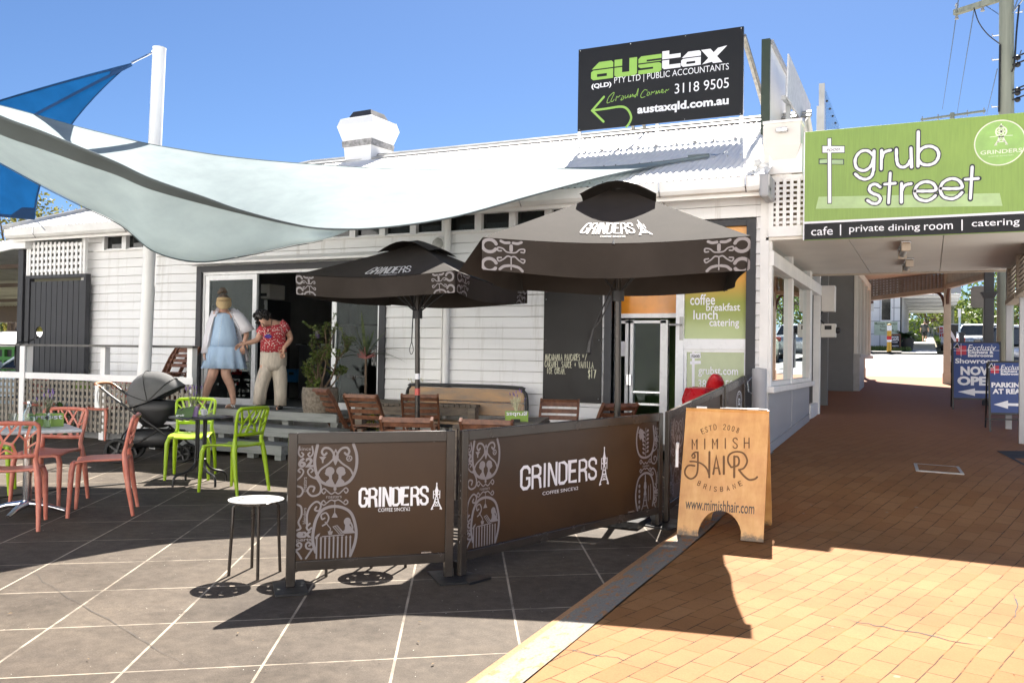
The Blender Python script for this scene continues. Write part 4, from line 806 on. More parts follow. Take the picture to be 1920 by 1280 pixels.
# seam that follows the low fold
mb = MB(); low = []
pyx = lambda p: -(p-CAMP).dot(UPR)/(p-CAMP).dot(FW)
for c in range(int(len(rows[0])*9.9/16)):
    j = max(range(2, len(rows)-3), key=lambda j: pyx(rows[j][c])); o = (CAMP-rows[j][c]).normalized()*.03+Vector((0, 0, -.012)); low.append([rows[j-1][c].lerp(rows[j][c], .4)+o, rows[j][c]+o, rows[j][c].lerp(rows[j+1][c], .55)+o])
mb.grid(low); obj("seam", mb, MT['hem'], sl_, smooth='all')
mb = MB(); tip = rows[0][-1]; e = at(1362, 288, 10.65); mb.tube([tip, tip.lerp(e, .5)+Vector((0, 0, -.01)), e], .009, 6); mb.tube(arc(0, 0, .03, .03, 0, 360, 10) and [e+Vector((.03*math.cos(a), 0, .03*math.sin(a))) for a in [i*.7 for i in range(10)]], .006, 5); obj("tension_rope", mb, MT['steel'], sl_)
mb = MB(); mb.bar(tip+Vector((-.25, 0, .0)), tip, .05, .02); obj("corner_patch", mb, MT['hem'], sl_)
# white steel post
pb = ony(270, 706, 8.40); pt = at(299, 92, (pb-CAMP).dot(FW)+.15)
pg = Vector((pb.x, pb.y, gz(pb.x, pb.y))); pd = (pt-pb).normalized()
base = pb-pd*((pb.z-pg.z)/pd.z)
sp = thing("sail_post", "tall white leaning steel post that holds the blue shade sail", "post", tuple(base), world=True)
mb = MB(); mb.tube([base+pd*-.1, base.lerp(pt, .5), pt], .083, 24); obj("post_tube", mb, MT['white'], sp, smooth=True)
mb = MB(); mb.tube([pt, pt+pd*.012], .088, 24); obj("post_cap", mb, MT['trim'], sp, smooth=True)
mb = MB(); ey = pt+Vector((-.11, 0, -.03)); mb.tube([ey+Vector((.03*math.cos(a*.7), 0, .03*math.sin(a*.7))) for a in range(10)], .007, 5); obj("eye_bolt", mb, MT['steel'], sp)
# blue sail
bs = thing("blue_shade_sail", "bright blue shade sail with dark hems tied to the tall white post", "shade sail", tuple(at(80, 250, 12.5)), world=True)
k0, k1, k2, k3 = (247, 118, 11.55), (-330, 300, 13.5), (-330, 345, 15.5), (66, 411, 13.8)
def mix(a, b_, t, sag=(0, 0)): return at(a[0]+(b_[0]-a[0])*t+sag[0]*4*t*(1-t), a[1]+(b_[1]-a[1])*t+sag[1]*4*t*(1-t), a[2]+(b_[2]-a[2])*t)
nU, nV = 16, 14; rowsb = []
for i in range(nU+1):
    u = i/nU; r = []
    for j in range(nV+1):
        v = j/nV      # u: towards the far left, v: from the top edge to the bottom edge
        top = (k0[0]+(k1[0]-k0[0])*u, k0[1]+(k1[1]-k0[1])*u-26*4*u*(1-u)*.35, k0[2]+(k1[2]-k0[2])*u)
        bot = (k3[0]+(k2[0]-k3[0])*u, k3[1]+(k2[1]-k3[1])*u+10*4*u*(1-u), k3[2]+(k2[2]-k3[2])*u)
        cx_ = -42*4*v*(1-v)*(1-u); r.append(at(top[0]+(bot[0]-top[0])*v+cx_, top[1]+(bot[1]-top[1])*v, top[2]+(bot[2]-top[2])*v))
    rowsb.append(r)
mb = MB(); mb.grid(rowsb); obj("cloth", mb, MT['bluesail'], bs, smooth='all')
mb = MB()
def hemstrip(a, b_, t=.35): mb.grid([[p+Vector((0, -.01, -.01)) for p in a], [p.lerp(q, t)+Vector((0, -.01, -.01)) for p, q in zip(a, b_)]])
hemstrip(rowsb[0], rowsb[1], .12); hemstrip([r[0] for r in rowsb], [r[1] for r in rowsb], .3); hemstrip([r[-1] for r in rowsb], [r[-2] for r in rowsb], .3)
dg = [rowsb[0][0].lerp(rowsb[5][9], t) for t in (0, .25, .5, .75, 1)]
mb.grid([[p+Vector((0, -.012, -.012)) for p in [rowsb[i][i] for i in range(0, 12)]], [p+Vector((.03, -.012, -.05)) for p in [rowsb[i][i] for i in range(0, 12)]]])
mb.add([p+Vector((0, -.015, -.01)) for p in (rowsb[0][0], rowsb[1][0], rowsb[1][1].lerp(rowsb[0][1], .5), rowsb[0][1])], [(0, 1, 2, 3)]); mb.add([p+Vector((0, -.015, -.0)) for p in (rowsb[0][-1], rowsb[2][-1], rowsb[1][-2], rowsb[0][-2])], [(0, 1, 2, 3)])
obj("hem", mb, MT['bluehem'], bs, smooth='all')
mb = MB(); tp = rowsb[0][0]; mb.tube([tp, tp.lerp(ey, .35), tp.lerp(ey, .7), ey], [.016, .012, .014, .01], 6); mb.tube([rowsb[0][-1], at(85, 432, 13.6)], .008, 5); obj("tie_rope", mb, MT['steel'], bs)

# ---- cafe umbrellas -----------------------------------------------------------------------------
def scrolls(mb, x0, y0, w, h, flip=1, wd=.022):
    "ornamental print of rings, curls and a bean"
    P = lambda a, b_: (x0+w*(a if flip > 0 else 1-a), y0+h*b_); k = min(w, h)
    st = lambda pts, ww=1., cl=False: mb.stroke([P(*p) for p in pts], wd*ww, closed=cl)
    for cy in (.78, .16): st(arc(.16, cy, .15, .2, 20, 330, 18), 1.8)
    for sg in (0, 1):
        m_ = lambda pts: [(1.24-a if sg else a, b_) for a, b_ in pts]
        st(m_(crv([(.62, .60), (.52, .62), (.44, .72), (.34, .74), (.34, .64), (.41, .64)], 4)), .8); st(m_(crv([(.62, .46), (.54, .48), (.46, .38), (.36, .30), (.33, .40), (.41, .42)], 4)), .8)
        st(m_(crv([(.40, .96), (.48, .91), (.58, .92)], 3)), 1.5); st(m_(crv([(.38, .04), (.46, .14), (.58, .18)], 3)), 1.5)
    st([(.62, .68), (.62, .82)], 1.9, False); st([(.62, .44), (.62, .06)], .7)
def tower(mb, x, y, h, z=.0012):
    "tall narrow coffee mill emblem"
    st = lambda pts, w: mb.stroke([(x+a*h, y+b_*h) for a, b_ in pts], w*h if not isinstance(w, list) else [q*h for q in w], z=z+st.k*.00004) or setattr(st, 'k', st.k+1)
    st.k = 0
    st([(0, .62), (0, .72), (0, .80), (0, .9), (0, .98)], [.11, .13, .07, .035, .045]); st([(0, .60), (0, .5)], .08); st([(-.07, .7), (.07, .7)], .03)
    for sg in (-1, 1):
        st([(sg*.12, .70), (sg*.12, .42)], .03); st([(sg*.04, .46), (sg*.08, .25), (sg*.19, .02)], [.035, .045, .05]); st([(sg*.03, .55), (sg*.12, .58)], .03); st([(sg*.19, .02), (sg*.13, .03)], .03)
        st(crv([(0, .40), (sg*.06, .33), (0, .25), (sg*.05, .2), (sg*.0, .14)], 4), .022)
    st([(-.09, .28), (.09, .28)], .025); st([(-.12, .14), (.12, .14)], .025)
HVY = {'G': [[(.86,.66),(.86,.86),(.66,1),(.34,1),(.14,.86),(.14,.14),(.34,0),(.66,0),(.86,.14),(.86,.46),(.55,.46)]],'R': [[(.14,-.08),(.14,1),(.62,1),(.84,.88),(.84,.62),(.62,.5),(.2,.5)],[(.60,.5),(.80,.38),(.88,-.08)]],'I': [[(.25,-.08),(.25,1.08)]],'N': [[(.14,-.08),(.14,1.08)],[(.22,1.0),(.80,.0)],[(.86,-.08),(.86,1.08)]],'D': [[(.14,0),(.14,1),(.60,1),(.84,.86),(.84,.14),(.60,0),(.14,0)]],'E': [[(.86,1),(.14,1),(.14,0),(.88,0)],[(.14,.52),(.76,.52)]],'S': [[(.86,.70),(.86,.88),(.66,1),(.34,1),(.14,.88),(.14,.68),(.34,.54),(.66,.46),(.86,.32),(.86,.12),(.66,0),(.34,0),(.14,.12),(.14,.30)]]}
def heavy(mb, word, box, z=.0008, w=.132):
    "condensed heavy capitals fitted to a box"
    h = box[3]-box[1]; t = h*w; tot = sum(.5 if c == 'I' else 1. for c in word); k = (box[2]-box[0])/tot; x = box[0]; n = 0
    for c in word:
        for st in HVY[c]: mb.stroke([(x+a*k, box[1]+t/2+b_*(h-t)) for a, b_ in st], t, z=z+n*.00003, cap=False); n += 1
        x += k*(.5 if c == 'I' else 1.)
def umbrella(name, label, cen, half, ang, z_apex, z_edge, drop, logo_face, base_z, lean=(0, 0), fl=0.0, rs=1):
    cr = random.Random(rs)
    u = thing(name, label, "umbrella", (cen.x, cen.y, base_z), world=True, group="square cafe umbrellas")
    ca_, sa_ = math.cos(ang), math.sin(ang); ax = Vector((ca_, sa_, 0)); ay = Vector((-sa_, ca_, 0))
    loc = lambda a, b_, z: Vector((cen.x, cen.y, z))+ax*a+ay*b_+Vector((lean[0], lean[1], 0))*((z-base_z)/(z_apex-base_z))
    # canopy: four fabric faces
    can = MB(); N_ = 10; cor = [(-half, -half), (half, -half), (half, half), (-half, half)]
    for k in range(4):
        A2, B2 = cor[k], cor[(k+1) % 4]; rows_ = []
        for i in range(N_+1):
            t = .06+.94*i/N_; r = []
            for j in range(N_+1):
                s_ = j/N_; a = (A2[0]+(B2[0]-A2[0])*s_)*t; b_ = (A2[1]+(B2[1]-A2[1])*s_)*t
                z = z_apex+(z_edge-z_apex)*(t**.92); z -= .05*math.sin(math.pi*s_)*t*t*(half/1.07); r.append(loc(a*(1-.03*math.sin(math.pi*s_)), b_*(1-.03*math.sin(math.pi*s_)), z))
            rows_.append(r)
        can.grid(rows_)
        can._last = rows_
        if k == 0: front_rows = rows_
        if k == 1: right_rows = rows_
    co = obj("canopy", can, MT['umbrella'], u, smooth='all')
    # valances, one per side, with a loose wavy hem
    vals = []
    for k in range(4):
        A2, B2 = cor[k], cor[(k+1) % 4]; n = 26; rows_ = []; ph = cr.uniform(0, 6)
        nx, ny = ((A2[0]+B2[0])/2/half, (A2[1]+B2[1])/2/half)
        for q in range(5):
            tt = q/4; r = []
            for j in range(n+1):
                s_ = j/n; e = math.sin(math.pi*s_); a = A2[0]+(B2[0]-A2[0])*s_; b_ = A2[1]+(B2[1]-A2[1])*s_; z = z_edge-.05*e*(half/1.07)-.004
                a *= (1-.03*e); b_ *= (1-.03*e)
                wav = .022*math.sin(s_*9+ph)*tt+(fl*tt*s_**1.5 if k == 3 else 0)
                r.append(loc(a+nx*(wav-.02*tt), b_+ny*(wav-.02*tt), z-drop*tt*(1-.03*math.sin(s_*7+ph))))
            rows_.append(r)
        m_ = MB(); m_.grid(rows_); vals.append((obj("valance", m_, MT['umbrella'], u, smooth='all'), rows_))
    # vent cap
    mb = MB(); h2 = .30
    for k in range(4):
        A2, B2 = [(p[0]/half*h2, p[1]/half*h2) for p in (cor[k], cor[(k+1) % 4])]; rows_ = []
        for i in range(6):
            t = i/5; r = []
            for j in range(9):
                s_ = j/8; z = z_apex+.025-.15*t**1.4+.07*math.sin(math.pi*s_)*t*t*(1.5 if k == logo_face else .6); r.append(loc((A2[0]+(B2[0]-A2[0])*s_)*t, (A2[1]+(B2[1]-A2[1])*s_)*t, z))
            rows_.append(r)
        mb.grid(rows_)
    obj("vent_cap", mb, MT['umbrella'], u, smooth='all')
    # frame
    top = loc(0, 0, z_apex-.03); bot = Vector((cen.x, cen.y, base_z)); mb = MB(); mb.tube([bot, top], .026, 14); pole = obj("pole", mb, MT['bronze'], u, smooth=True)
    hub = bot.lerp(top, (z_edge-.32-base_z)/(z_apex-base_z)); d = (top-bot).normalized()
    mb = MB(); mb.tube([hub-d*.05, hub+d*.03], .05, 12); mb.tube([top-d*.06, top], .05, 12); obj("hub", mb, MT['blackp'], u, smooth=True)
    for k in range(8):
        p = cor[k//2] if k % 2 == 0 else ((cor[k//2][0]+cor[(k//2+1) % 4][0])/2, (cor[k//2][1]+cor[(k//2+1) % 4][1])/2)
        e = loc(p[0]*.98, p[1]*.98, z_edge-(.02 if k % 2 == 0 else .055)); m_ = loc(p[0]*.5, p[1]*.5, z_apex+(z_edge-z_apex)*.53-.035)
        mb = MB(); mb.tube([top-d*.04, e], .010, 6); rb = obj("rib", mb, MT['black'], u); mb = MB(); mb.tube([hub, m_], .008, 6); obj("strut", mb, MT['black'], rb)
    return u, co, vals, front_rows, right_rows, loc, bot
MB.EP = .006
def face_plane(rows_, i=8):
    a, b_, c = rows_[i][2], rows_[i][-3], rows_[3][len(rows_[0])//2]
    M = plane(a.lerp(b_, .5), b_-a, c-a.lerp(b_, .5)); return M
cu = CAMP+RT0*.865+F0*7.15; cu.z = 0
u1, co1, v1, fr1, rr1, loc1, bot1 = umbrella("cafe_umbrella", "front dark umbrella with white coffee lettering beside the blackboard, loose vent flap on top", cu, .935, YAW-R_(9), 2.73, 2.19, .235, 0, gz(cu.x, cu.y), (-.015, -.03), fl=.19, rs=3)
def on_canopy(u_, co_, rows_, items, mtl, lift=.004):
    "lays flat print on the fabric face by following its surface rows"
    nR, nC = len(rows_)-1, len(rows_[0])-1; flat = MB(); items(flat); out = MB(); out.f = flat.f
    for x, y, z in flat.v:
        fx = max(0, min(nC-1e-4, (x*.5+.5)*nC)); fy = max(0, min(nR-1e-4, (1-y)*nR)); i, j = int(fy), int(fx); a, b_ = fy-i, fx-j
        p = (rows_[i][j]*(1-b_)+rows_[i][j+1]*b_)*(1-a)+(rows_[i+1][j]*(1-b_)+rows_[i+1][j+1]*b_)*a
        n = (rows_[i][j+1]-rows_[i][j]).cross(rows_[i][j]-rows_[i+1][j]).normalized()
        if n.z < 0 and abs(n.z) > .3: n = -n
        out.v.append(tuple(p+n*(lift+z)))
    return obj("printed_logo", out, mtl, co_)
def logo(mb):  # x in -1..1 over the face width, y 0 at the edge, 1 at the apex
    heavy(mb, "GRINDERS", (-.33, .15, .20, .34), 0, .095); mb.text("COFFEE SINCE'62", (-.12, .09, .1, .12), .01, z=0); tw = MB(); tower(tw, 0, 0, .26, 0); mb.v += [(.28+x*1.1, .12+y, 0) for x, y, z in tw.v]; n0 = len(mb.v)-len(tw.v); mb.f += [tuple(i+n0 for i in f) for f in tw.f]
on_canopy(u1, co1, fr1, logo, MT['canvas_ink'])
def on_valance(val, side, mtl):
    o, rows_ = val; nR, nC = len(rows_)-1, len(rows_[0])-1
    for lo_, hi_, fl_ in side:
        w_m = (rows_[0][-1]-rows_[0][0]).length; h_m = (rows_[0][0]-rows_[-1][0]).length; flat = MB(); scrolls(flat, lo_*w_m, .02*h_m, (hi_-lo_)*w_m, .96*h_m, fl_, h_m*.056); flat.v = [(x/w_m, y/h_m, z) for x, y, z in flat.v]
        # widths were drawn in the valance's own unit square: restore the aspect of the strokes
        out = MB(); out.f = flat.f
        for x, y, z in flat.v:
            fx = max(0, min(nC-1e-4, x*nC)); fy = max(0, min(nR-1e-4, (1-y)*nR)); i, j = int(fy), int(fx); a, b_ = fy-i, fx-j
            p = (rows_[i][j]*(1-b_)+rows_[i][j+1]*b_)*(1-a)+(rows_[i+1][j]*(1-b_)+rows_[i+1][j+1]*b_)*a; n = (rows_[i][j+1]-rows_[i][j]).cross(rows_[i][j]-rows_[i+1][j]).normalized()
            out.v.append(tuple(p+n*(.006+z)))
        obj("printed_scroll", out, mtl, o)
on_valance(v1[0], ((.0, .175, 1), (.825, 1., -1)), MT['silver_ink'])
mb = MB(); q = loc1(.0, -.05, 2.05)
# furling cord tied off beside the pole
mb.tube(crv([bot1+Vector((-.03, -.02, 1.95)), ony(1120, 600, bot1.y), ony(1112, 620, bot1.y+.02)], 6), .006, 5); mb.tube(crv([bot1+Vector((-.02, -.02, 1.9)), ony(1128, 596, bot1.y), ony(1112, 618, bot1.y)], 6), .006, 5)
mb.tube(crv([ony(1113, 618, bot1.y), ony(1106, 648, bot1.y), ony(1104, 665, bot1.y)], 4), [.012]*3+[.02]*3+[.022]*2+[.004], 6); obj("furling_cord", mb, MT['blackp'], u1)
c2 = CAMP+RT0*(-.95)+F0*9.15; c2.z = 0
u2, co2, v2, fr2, rr2_, loc2, bot2 = umbrella("cafe_umbrella", "rear dark umbrella with white coffee lettering over the long weathered table", c2, .87, YAW-R_(23), 2.50, 2.11, .19, 0, gz(c2.x, c2.y), (-.03, -.03), rs=9)
on_canopy(u2, co2, fr2, lambda m_: (heavy(m_, "GRINDERS", (-.2, .08, .46, .28), 0, .10), m_.text("COFFEE SINCE'62", (.05, .03, .28, .055), .005, z=0)), MT['canvas_ink'])
on_valance(v2[0], ((.0, .13, 1), (.85, .99, -1)), MT['silver_ink']); on_valance(v2[1], ((.02, .2, 1), (.86, 1., -1)), MT['silver_ink'])
mb = MB(); y_ = bot2.y-.05; mb.tube(crv([ony(778, 545, y_), ony(774, 600, y_), ony(772, 640, y_)], 4), .006, 5); mb.tube(crv([ony(772, 640, y_), ony(768, 655, y_), ony(771, 664, y_), ony(775, 656, y_), ony(772, 640, y_)], 5), .004, 5); obj("crank_cord", mb, MT['blackp'], u2)
mb = MB(); mb.tube([bot2+(loc2(0, 0, 2.4)-bot2)*t for t in (.44, .465)], .0275, 14); obj("sticker", mb, MT['white_ink'], u2)
mb = MB(); mb.tube([bot2+(loc2(0, 0, 2.4)-bot2)*t for t in (.37, .40)], .0275, 14); obj("sticker", mb, mat("red_sticker", (.6,.1,.08), .4), u2)
for u_ in (u1, u2):
    p = u_.location; mb = MB(); mb.box(p.x-.25, p.x+.25, p.y-.25, p.y+.25, p.z, p.z+.05); mb.tube([(p.x, p.y, p.z+.05), (p.x, p.y, p.z+.35)], .035, 12); obj("base_plate", mb, MT['black'], u_)
# ================================================================== cafe barriers and footpath signs
def motif(mb, x0, y0, w, flip=False, kind=0, z=.001):
    "ornamental print, 1 unit wide and 1.93 high before scaling; traced in its own sheet coordinates"
    Q = lambda x, y: (x0+(w-w*(x-165)/410 if flip else w*(x-165)/410), y0+w*(1110-y)/410)
    n_ = [0]
    def st(pts, t=12., n=4, cl=False):
        n_[0] += 1; P_ = crv(pts, n) if n else pts; mb.stroke([Q(*p) for p in P_], t*w/410, z=z+(n_[0] % 40)*.00004, closed=cl, cap=not cl)
    def pg(pts): n_[0] += 1; mb.add([Q(*p)+(z+(n_[0] % 40)*.00004,) for p in pts], [tuple(range(len(pts)))])
    def tx(s_, a, b_, c, d, bold=.01, rot=0):
        q0, q1 = Q(a, d), Q(c, b_); xx = sorted((q0[0], q1[0])); mb.text(s_, (xx[0], q0[1], xx[1], q1[1]), bold, z=z+.0012, rot=rot)
    m2 = lambda pts, c: [(2*c-x, y) for x, y in pts]
    st([(548, 320), (572, 400), (566, 500), (520, 580), (430, 606), (340, 582), (298, 520), (282, 430), (300, 320)], 20)
    if kind == 0:
        s1 = [(425, 450), (412, 385), (385, 348), (348, 342), (330, 368), (345, 392), (362, 378)]; st(s1, 15); st(m2(s1, 425), 15)
        st([(425, 355), (408, 405), (425, 458)], 9); st([(425, 355), (442, 405), (425, 458)], 9)
        s2 = [(422, 405), (380, 450), (325, 490), (302, 530)]; st(s2, 13); st(m2(s2, 425), 13)
        pg([(312, 402), (362, 402), (344, 424), (342, 446), (332, 446), (330, 424)]); st(arc(520, 417, 18, 18, 0, 340, 14), 8, 0); [st([(520, 417), (520+15*math.cos(a), 417+15*math.sin(a))], 5, 0) for a in (-1.57, .52, 2.6)]
        for sg in (0, 1):
            f = (lambda P_: P_) if not sg else (lambda P_: m2(P_, 425)); hd = [(425-37+31*math.cos(k*.42), 503+30*math.sin(k*.42)) for k in range(15)]; pg(f(hd)); pg(f([(360, 505), (352, 516), (360, 530), (380, 540), (376, 512)]))
            pg(f([(378, 525), (404, 520), (402, 555), (424, 600), (360, 596), (362, 575), (384, 556)]))
        pg([(425+11*math.cos(k*.5), 626+15*math.sin(k*.5)) for k in range(12)])
    else:
        st([(425, 330), (423, 600)], 7)
        for k in range(6):
            yy = 370+k*38; pg([(420, yy), (395, yy-26), (372, yy-22), (382, yy-2)]); pg([(430, yy+16), (455, yy-12), (480, yy-10), (470, yy+8)])
        pg([(480, 340), (500, 420), (470, 470), (455, 410)]); pg([(500, 345), (540, 400), (515, 440), (490, 415)]); pg([(470, 350), (520, 330), (550, 372), (500, 400)])
    s3 = [(425, 648), (400, 662), (372, 640), (350, 622), (334, 640), (348, 658), (360, 645)]; st(s3, 9); st(m2(s3, 425), 9); tx("roasters", 365, 672, 472, 692)
    s4 = [(425, 712), (400, 704), (372, 722), (350, 738), (334, 722), (348, 706), (360, 718)]; st(s4, 9); st(m2(s4, 425), 9)
    st([(540, 1095), (570, 1010), (577, 920), (548, 815), (500, 768), (425, 748), (350, 765), (305, 820), (284, 900), (280, 985), (300, 1060)], 20)
    if kind == 0:
        st([(426, 702), (426, 795)], 5, 0); pg([(405, 826), (448, 826), (432, 796), (420, 796)]); st([(345, 955), (492, 949)], 8, 0)
        for k in range(9): x = 306+k*29; st([(x, 965), (x, 1102)], 11, 0); pg([(x-9, 968), (x, 952), (x+9, 968)])
        st([(345, 880), (372, 862), (386, 825), (366, 792), (335, 805), (340, 835), (358, 828)], 11); st([(362, 855), (382, 880), (400, 905), (392, 922)], 7); pg([(380, 920), (416, 920), (410, 944), (388, 946)])
        st([(416, 890), (460, 942), (490, 938), (444, 882), (416, 890)], 6, 0); st([(430, 887), (476, 940)], 6, 0)
        pg([(515+25*math.cos(k*.45), 858+28*math.sin(k*.45)) for k in range(14)]); pg([(500, 880), (528, 880), (548, 905), (572, 940), (494, 942), (480, 930), (498, 912)]); st([(540, 868), (552, 900), (545, 925)], 12)
        pg([(292, 960), (310, 940), (330, 930), (322, 950), (300, 972)])
    else:
        pg([(410, 830), (440, 830), (448, 880), (435, 905), (450, 950), (400, 950), (415, 905), (402, 880)]); st([(425, 770), (425, 830)], 16, 0); st([(370, 870), (372, 1010)], 9, 0); st([(335, 860), (337, 1000)], 9, 0)
        st([(415, 950), (400, 1030), (360, 1100)], 12); st([(435, 950), (452, 1030), (490, 1100)], 12); st([(400, 1000), (450, 1000)], 8, 0); st([(390, 1050), (462, 1050)], 8, 0)
        for k in range(5): pg([(520+15*math.cos(j*.6), 860+k*48+17*math.sin(j*.6)) for j in range(11)])
    # left column of words and curls
    tx("since", 176, 335, 258, 357); tx("62", 170, 404, 274, 474, .05); tx("creators", 208, 540, 232, 642, .01, 1); tx("blenders", 208, 752, 232, 862, .01, 1); tx("ex", 168, 914, 272, 958, .05); tx("perts", 168, 962, 272, 988, .02)
    for b_ in ([(178, 330), (172, 375), (190, 400), (206, 385), (194, 372)], [(264, 330), (270, 375), (252, 400), (236, 385), (248, 372)], [(165, 560), (196, 530), (208, 500), (190, 480), (172, 494), (184, 506)], [(318, 560), (262, 540), (236, 505), (254, 480), (272, 494), (260, 508)]): st(b_, 11)
    for b_ in ([(290, 540), (326, 600), (320, 655), (270, 672), (238, 640), (252, 606), (284, 612), (276, 640)], [(165, 600), (196, 612), (206, 640), (190, 668), (165, 672)], [(240, 880), (238, 800), (260, 742), (300, 712), (330, 735), (318, 775), (290, 768), (300, 748)], [(165, 725), (196, 745), (200, 800), (180, 850), (196, 890), (172, 904)], [(258, 862), (236, 885), (250, 908), (268, 892)], [(165, 1040), (192, 1030), (204, 1005), (188, 990), (172, 1004), (184, 1014)], [(272, 1040), (240, 1030), (234, 1005), (250, 990), (268, 1004), (256, 1014)], [(205, 1100), (180, 1060), (165, 1045)], [(235, 1100), (262, 1060), (280, 1035)]): st(b_, 13)
pm, nt, N, Lk, b = newmat("barrier_print_brown"); n1 = noise(nt, 1.5, 4, .6); n2 = noise(nt, 9, 5, .7)
Lk.new(ramp(nt, n1, [(.3, (.034, .017, .008)), (.7, (.050, .026, .012))]), b.inputs['Base Color']); b.inputs['Specular IOR Level'].default_value = .36
rr_n = N.new("ShaderNodeMapRange"); rr_n.inputs[3].default_value = .24; rr_n.inputs[4].default_value = .40; Lk.new(n2, rr_n.inputs[0]); Lk.new(rr_n.outputs[0], b.inputs['Roughness'])
def barrier(name, label, a, b_, za, zb, hh=.90, leg=.10, bar_=.075, logo_=None, strips=(), feet=(1, 1), grey=False):
    a = Vector((a.x, a.y, za)); b_ = Vector((b_.x, b_.y, zb)); r = (b_-a); Wd = Vector((r.x, r.y, 0)).length; r = Vector((r.x, r.y, 0)).normalized(); n = r.cross(Vector((0, 0, 1)))
    t = thing(name, label, "cafe barrier", tuple(a), world=True, group="brown cafe barriers along the terrace edge")
    sk = lambda x, z, d=0.: a+r*x+Vector((0, 0, (zb-za)*x/Wd+z))+n*d
    def slab(mb, x0, x1, z0, z1, d0, d1): mb.hexa([sk(x0, z0, d1), sk(x1, z0, d1), sk(x1, z0, d0), sk(x0, z0, d0), sk(x0, z1, d1), sk(x1, z1, d1), sk(x1, z1, d0), sk(x0, z1, d0)])
    T_ = .035
    mb = MB(); slab(mb, 0, bar_, 0.012, hh, -T_/2, T_/2); slab(mb, Wd-bar_, Wd, 0.012, hh, -T_/2, T_/2); slab(mb, bar_, Wd-bar_, hh-bar_*1.25, hh, -T_/2, T_/2); slab(mb, bar_, Wd-bar_, leg, leg+bar_*1.1, -T_/2, T_/2)
    obj("frame", mb, MT['bronze'], t, bevel=.005)
    mb = MB(); x0, x1, z0, z1 = bar_, Wd-bar_, leg+bar_*1.1, hh-bar_*1.25; slab(mb, x0, x1, z0, z1, -.006, .002); pn = obj("printed_panel", mb, pm, t)
    M = plane(sk(0, 0, .0028), r, (0, 0, 1)); k = (zb-za)/Wd
    if strips:
        mb = MB(M)
        for xs0, kind, flip in strips: motif(mb, xs0, z0+.004, (z1-z0-.008)/1.93, flip, kind)
        mb.v = [(x, y, z) for x, y, z in mb.v]; obj("printed_ornament", mb, MT['silver_ink'], pn)
    if logo_:
        mb = MB(M); B2 = lambda q: (pl(M, q[0], q[3])+pl(M, q[2], q[1])); heavy(mb, "GRINDERS", B2(logo_[0])); mb.text("COFFEE SINCE'62", B2(logo_[1]), .0)
        q = B2(logo_[2]); tower(mb, (q[0]+q[2])/2, q[1], q[3]-q[1]); obj("printed_logo", mb, MT['white_ink'], pn)
    for i, x in enumerate((bar_/2, Wd-bar_/2)):
        if feet[i]:
            mb = MB(); slab(mb, x-.09, x+.09, 0.0, .012, -.16, .16); ft = obj("foot_plate", mb, MT['black'], t); mb = MB(); slab(mb, x-.02, x+.02, .012, .09, -.05, -.02); slab(mb, x-.012, x+.012, .05, .09, -.07, -.05); obj("clamp", mb, MT['black'], ft)
    mb = MB(); slab(mb, Wd*.8, Wd*.8+.06, leg+bar_*1.1+.004, leg+bar_*1.1+.012, .003, .015); obj("panel_clip", mb, MT['steel'], t)
    return t
pL, pJ, pR = onp(535, 1104), onp(848, 1083), onp(1238, 985); pJ2 = onp(860, 1083)
dd = (pJ-pL).normalized(); 
barrier("cafe_barrier", "short brown barrier panel with coffee lettering at the near left end, beside the white stool", pL, pJ, tz(pL.x, pL.y), tz(pJ.x, pJ.y), .885, .10, .052, ((672, 910, 804, 951), (709, 950, 769, 959), (809, 904, 828, 955)), ((.052, 0, False),))
barrier("cafe_barrier", "long brown barrier panel with the largest coffee lettering, in the middle of the row", pJ2, pR, tz(pJ2.x, pJ2.y), tz(pR.x, pR.y)+.0, .885, .10, .052, ((974, 856, 1120, 920), (1017, 911, 1084, 928), (1122, 836, 1143, 910)), ((.0, 0, False), (1.86, 1, True)))
q3a = onp(1248, 982); q3b = Vector((-1.72, 9.28, 0))
q3m = q3a.lerp(q3b, .66); 
barrier("cafe_barrier", "brown barrier panel behind the wooden sandwich board, with grey figures printed on it", q3a, q3m, gz(q3a.x, q3a.y), gz(q3m.x, q3m.y), .885, .10, .052, None, ((.06, 0, False),))
q3n = q3a.lerp(q3b, .685)
t4 = barrier("cafe_barrier", "last short barrier panel with a round white crest, next to the grey bollard", q3n, q3b, gz(q3n.x, q3n.y), gz(q3b.x, q3b.y), .885, .10, .06, None, ())
M4 = plane(Vector((q3n.x, q3n.y, gz(q3n.x, q3n.y)))+((q3b-q3n).normalized().cross(Vector((0, 0, 1))))*.0035, (q3b-q3n).normalized(), (0, 0, 1)); mb = MB(M4); c = pl(M4, 1386, 752)
mb.stroke(arc(c[0], c[1], .10, .10, 0, 352, 24), .012); mb.stroke(arc(c[0], c[1], .075, .075, 0, 352, 24), .006); mb.text("52", (c[0]-.04, c[1]-.04, c[0]+.04, c[1]+.03), .04); obj("printed_crest", mb, MT['white_ink'], t4)
# grey bollard by the shop corner
pbz = Vector((-1.60, 9.45, 0)); bo = thing("bollard", "round grey painted bollard at the shop corner", "bollard", (pbz.x, pbz.y, gz(-1.6, 9.45)))
mb = MB(); mb.lathe([(.075, -.05), (.075, .93), (.07, .94), (0, .945)], 20); obj("tube", mb, MT['greyblue'], bo, smooth=True); mb = MB(); mb.tube([(-.07, -.03, .85), (-.11, -.05, .80), (-.10, -.05, .70), (-.07, -.03, .68)], .006, 5); obj("chain_hook", mb, MT['steel'], bo)

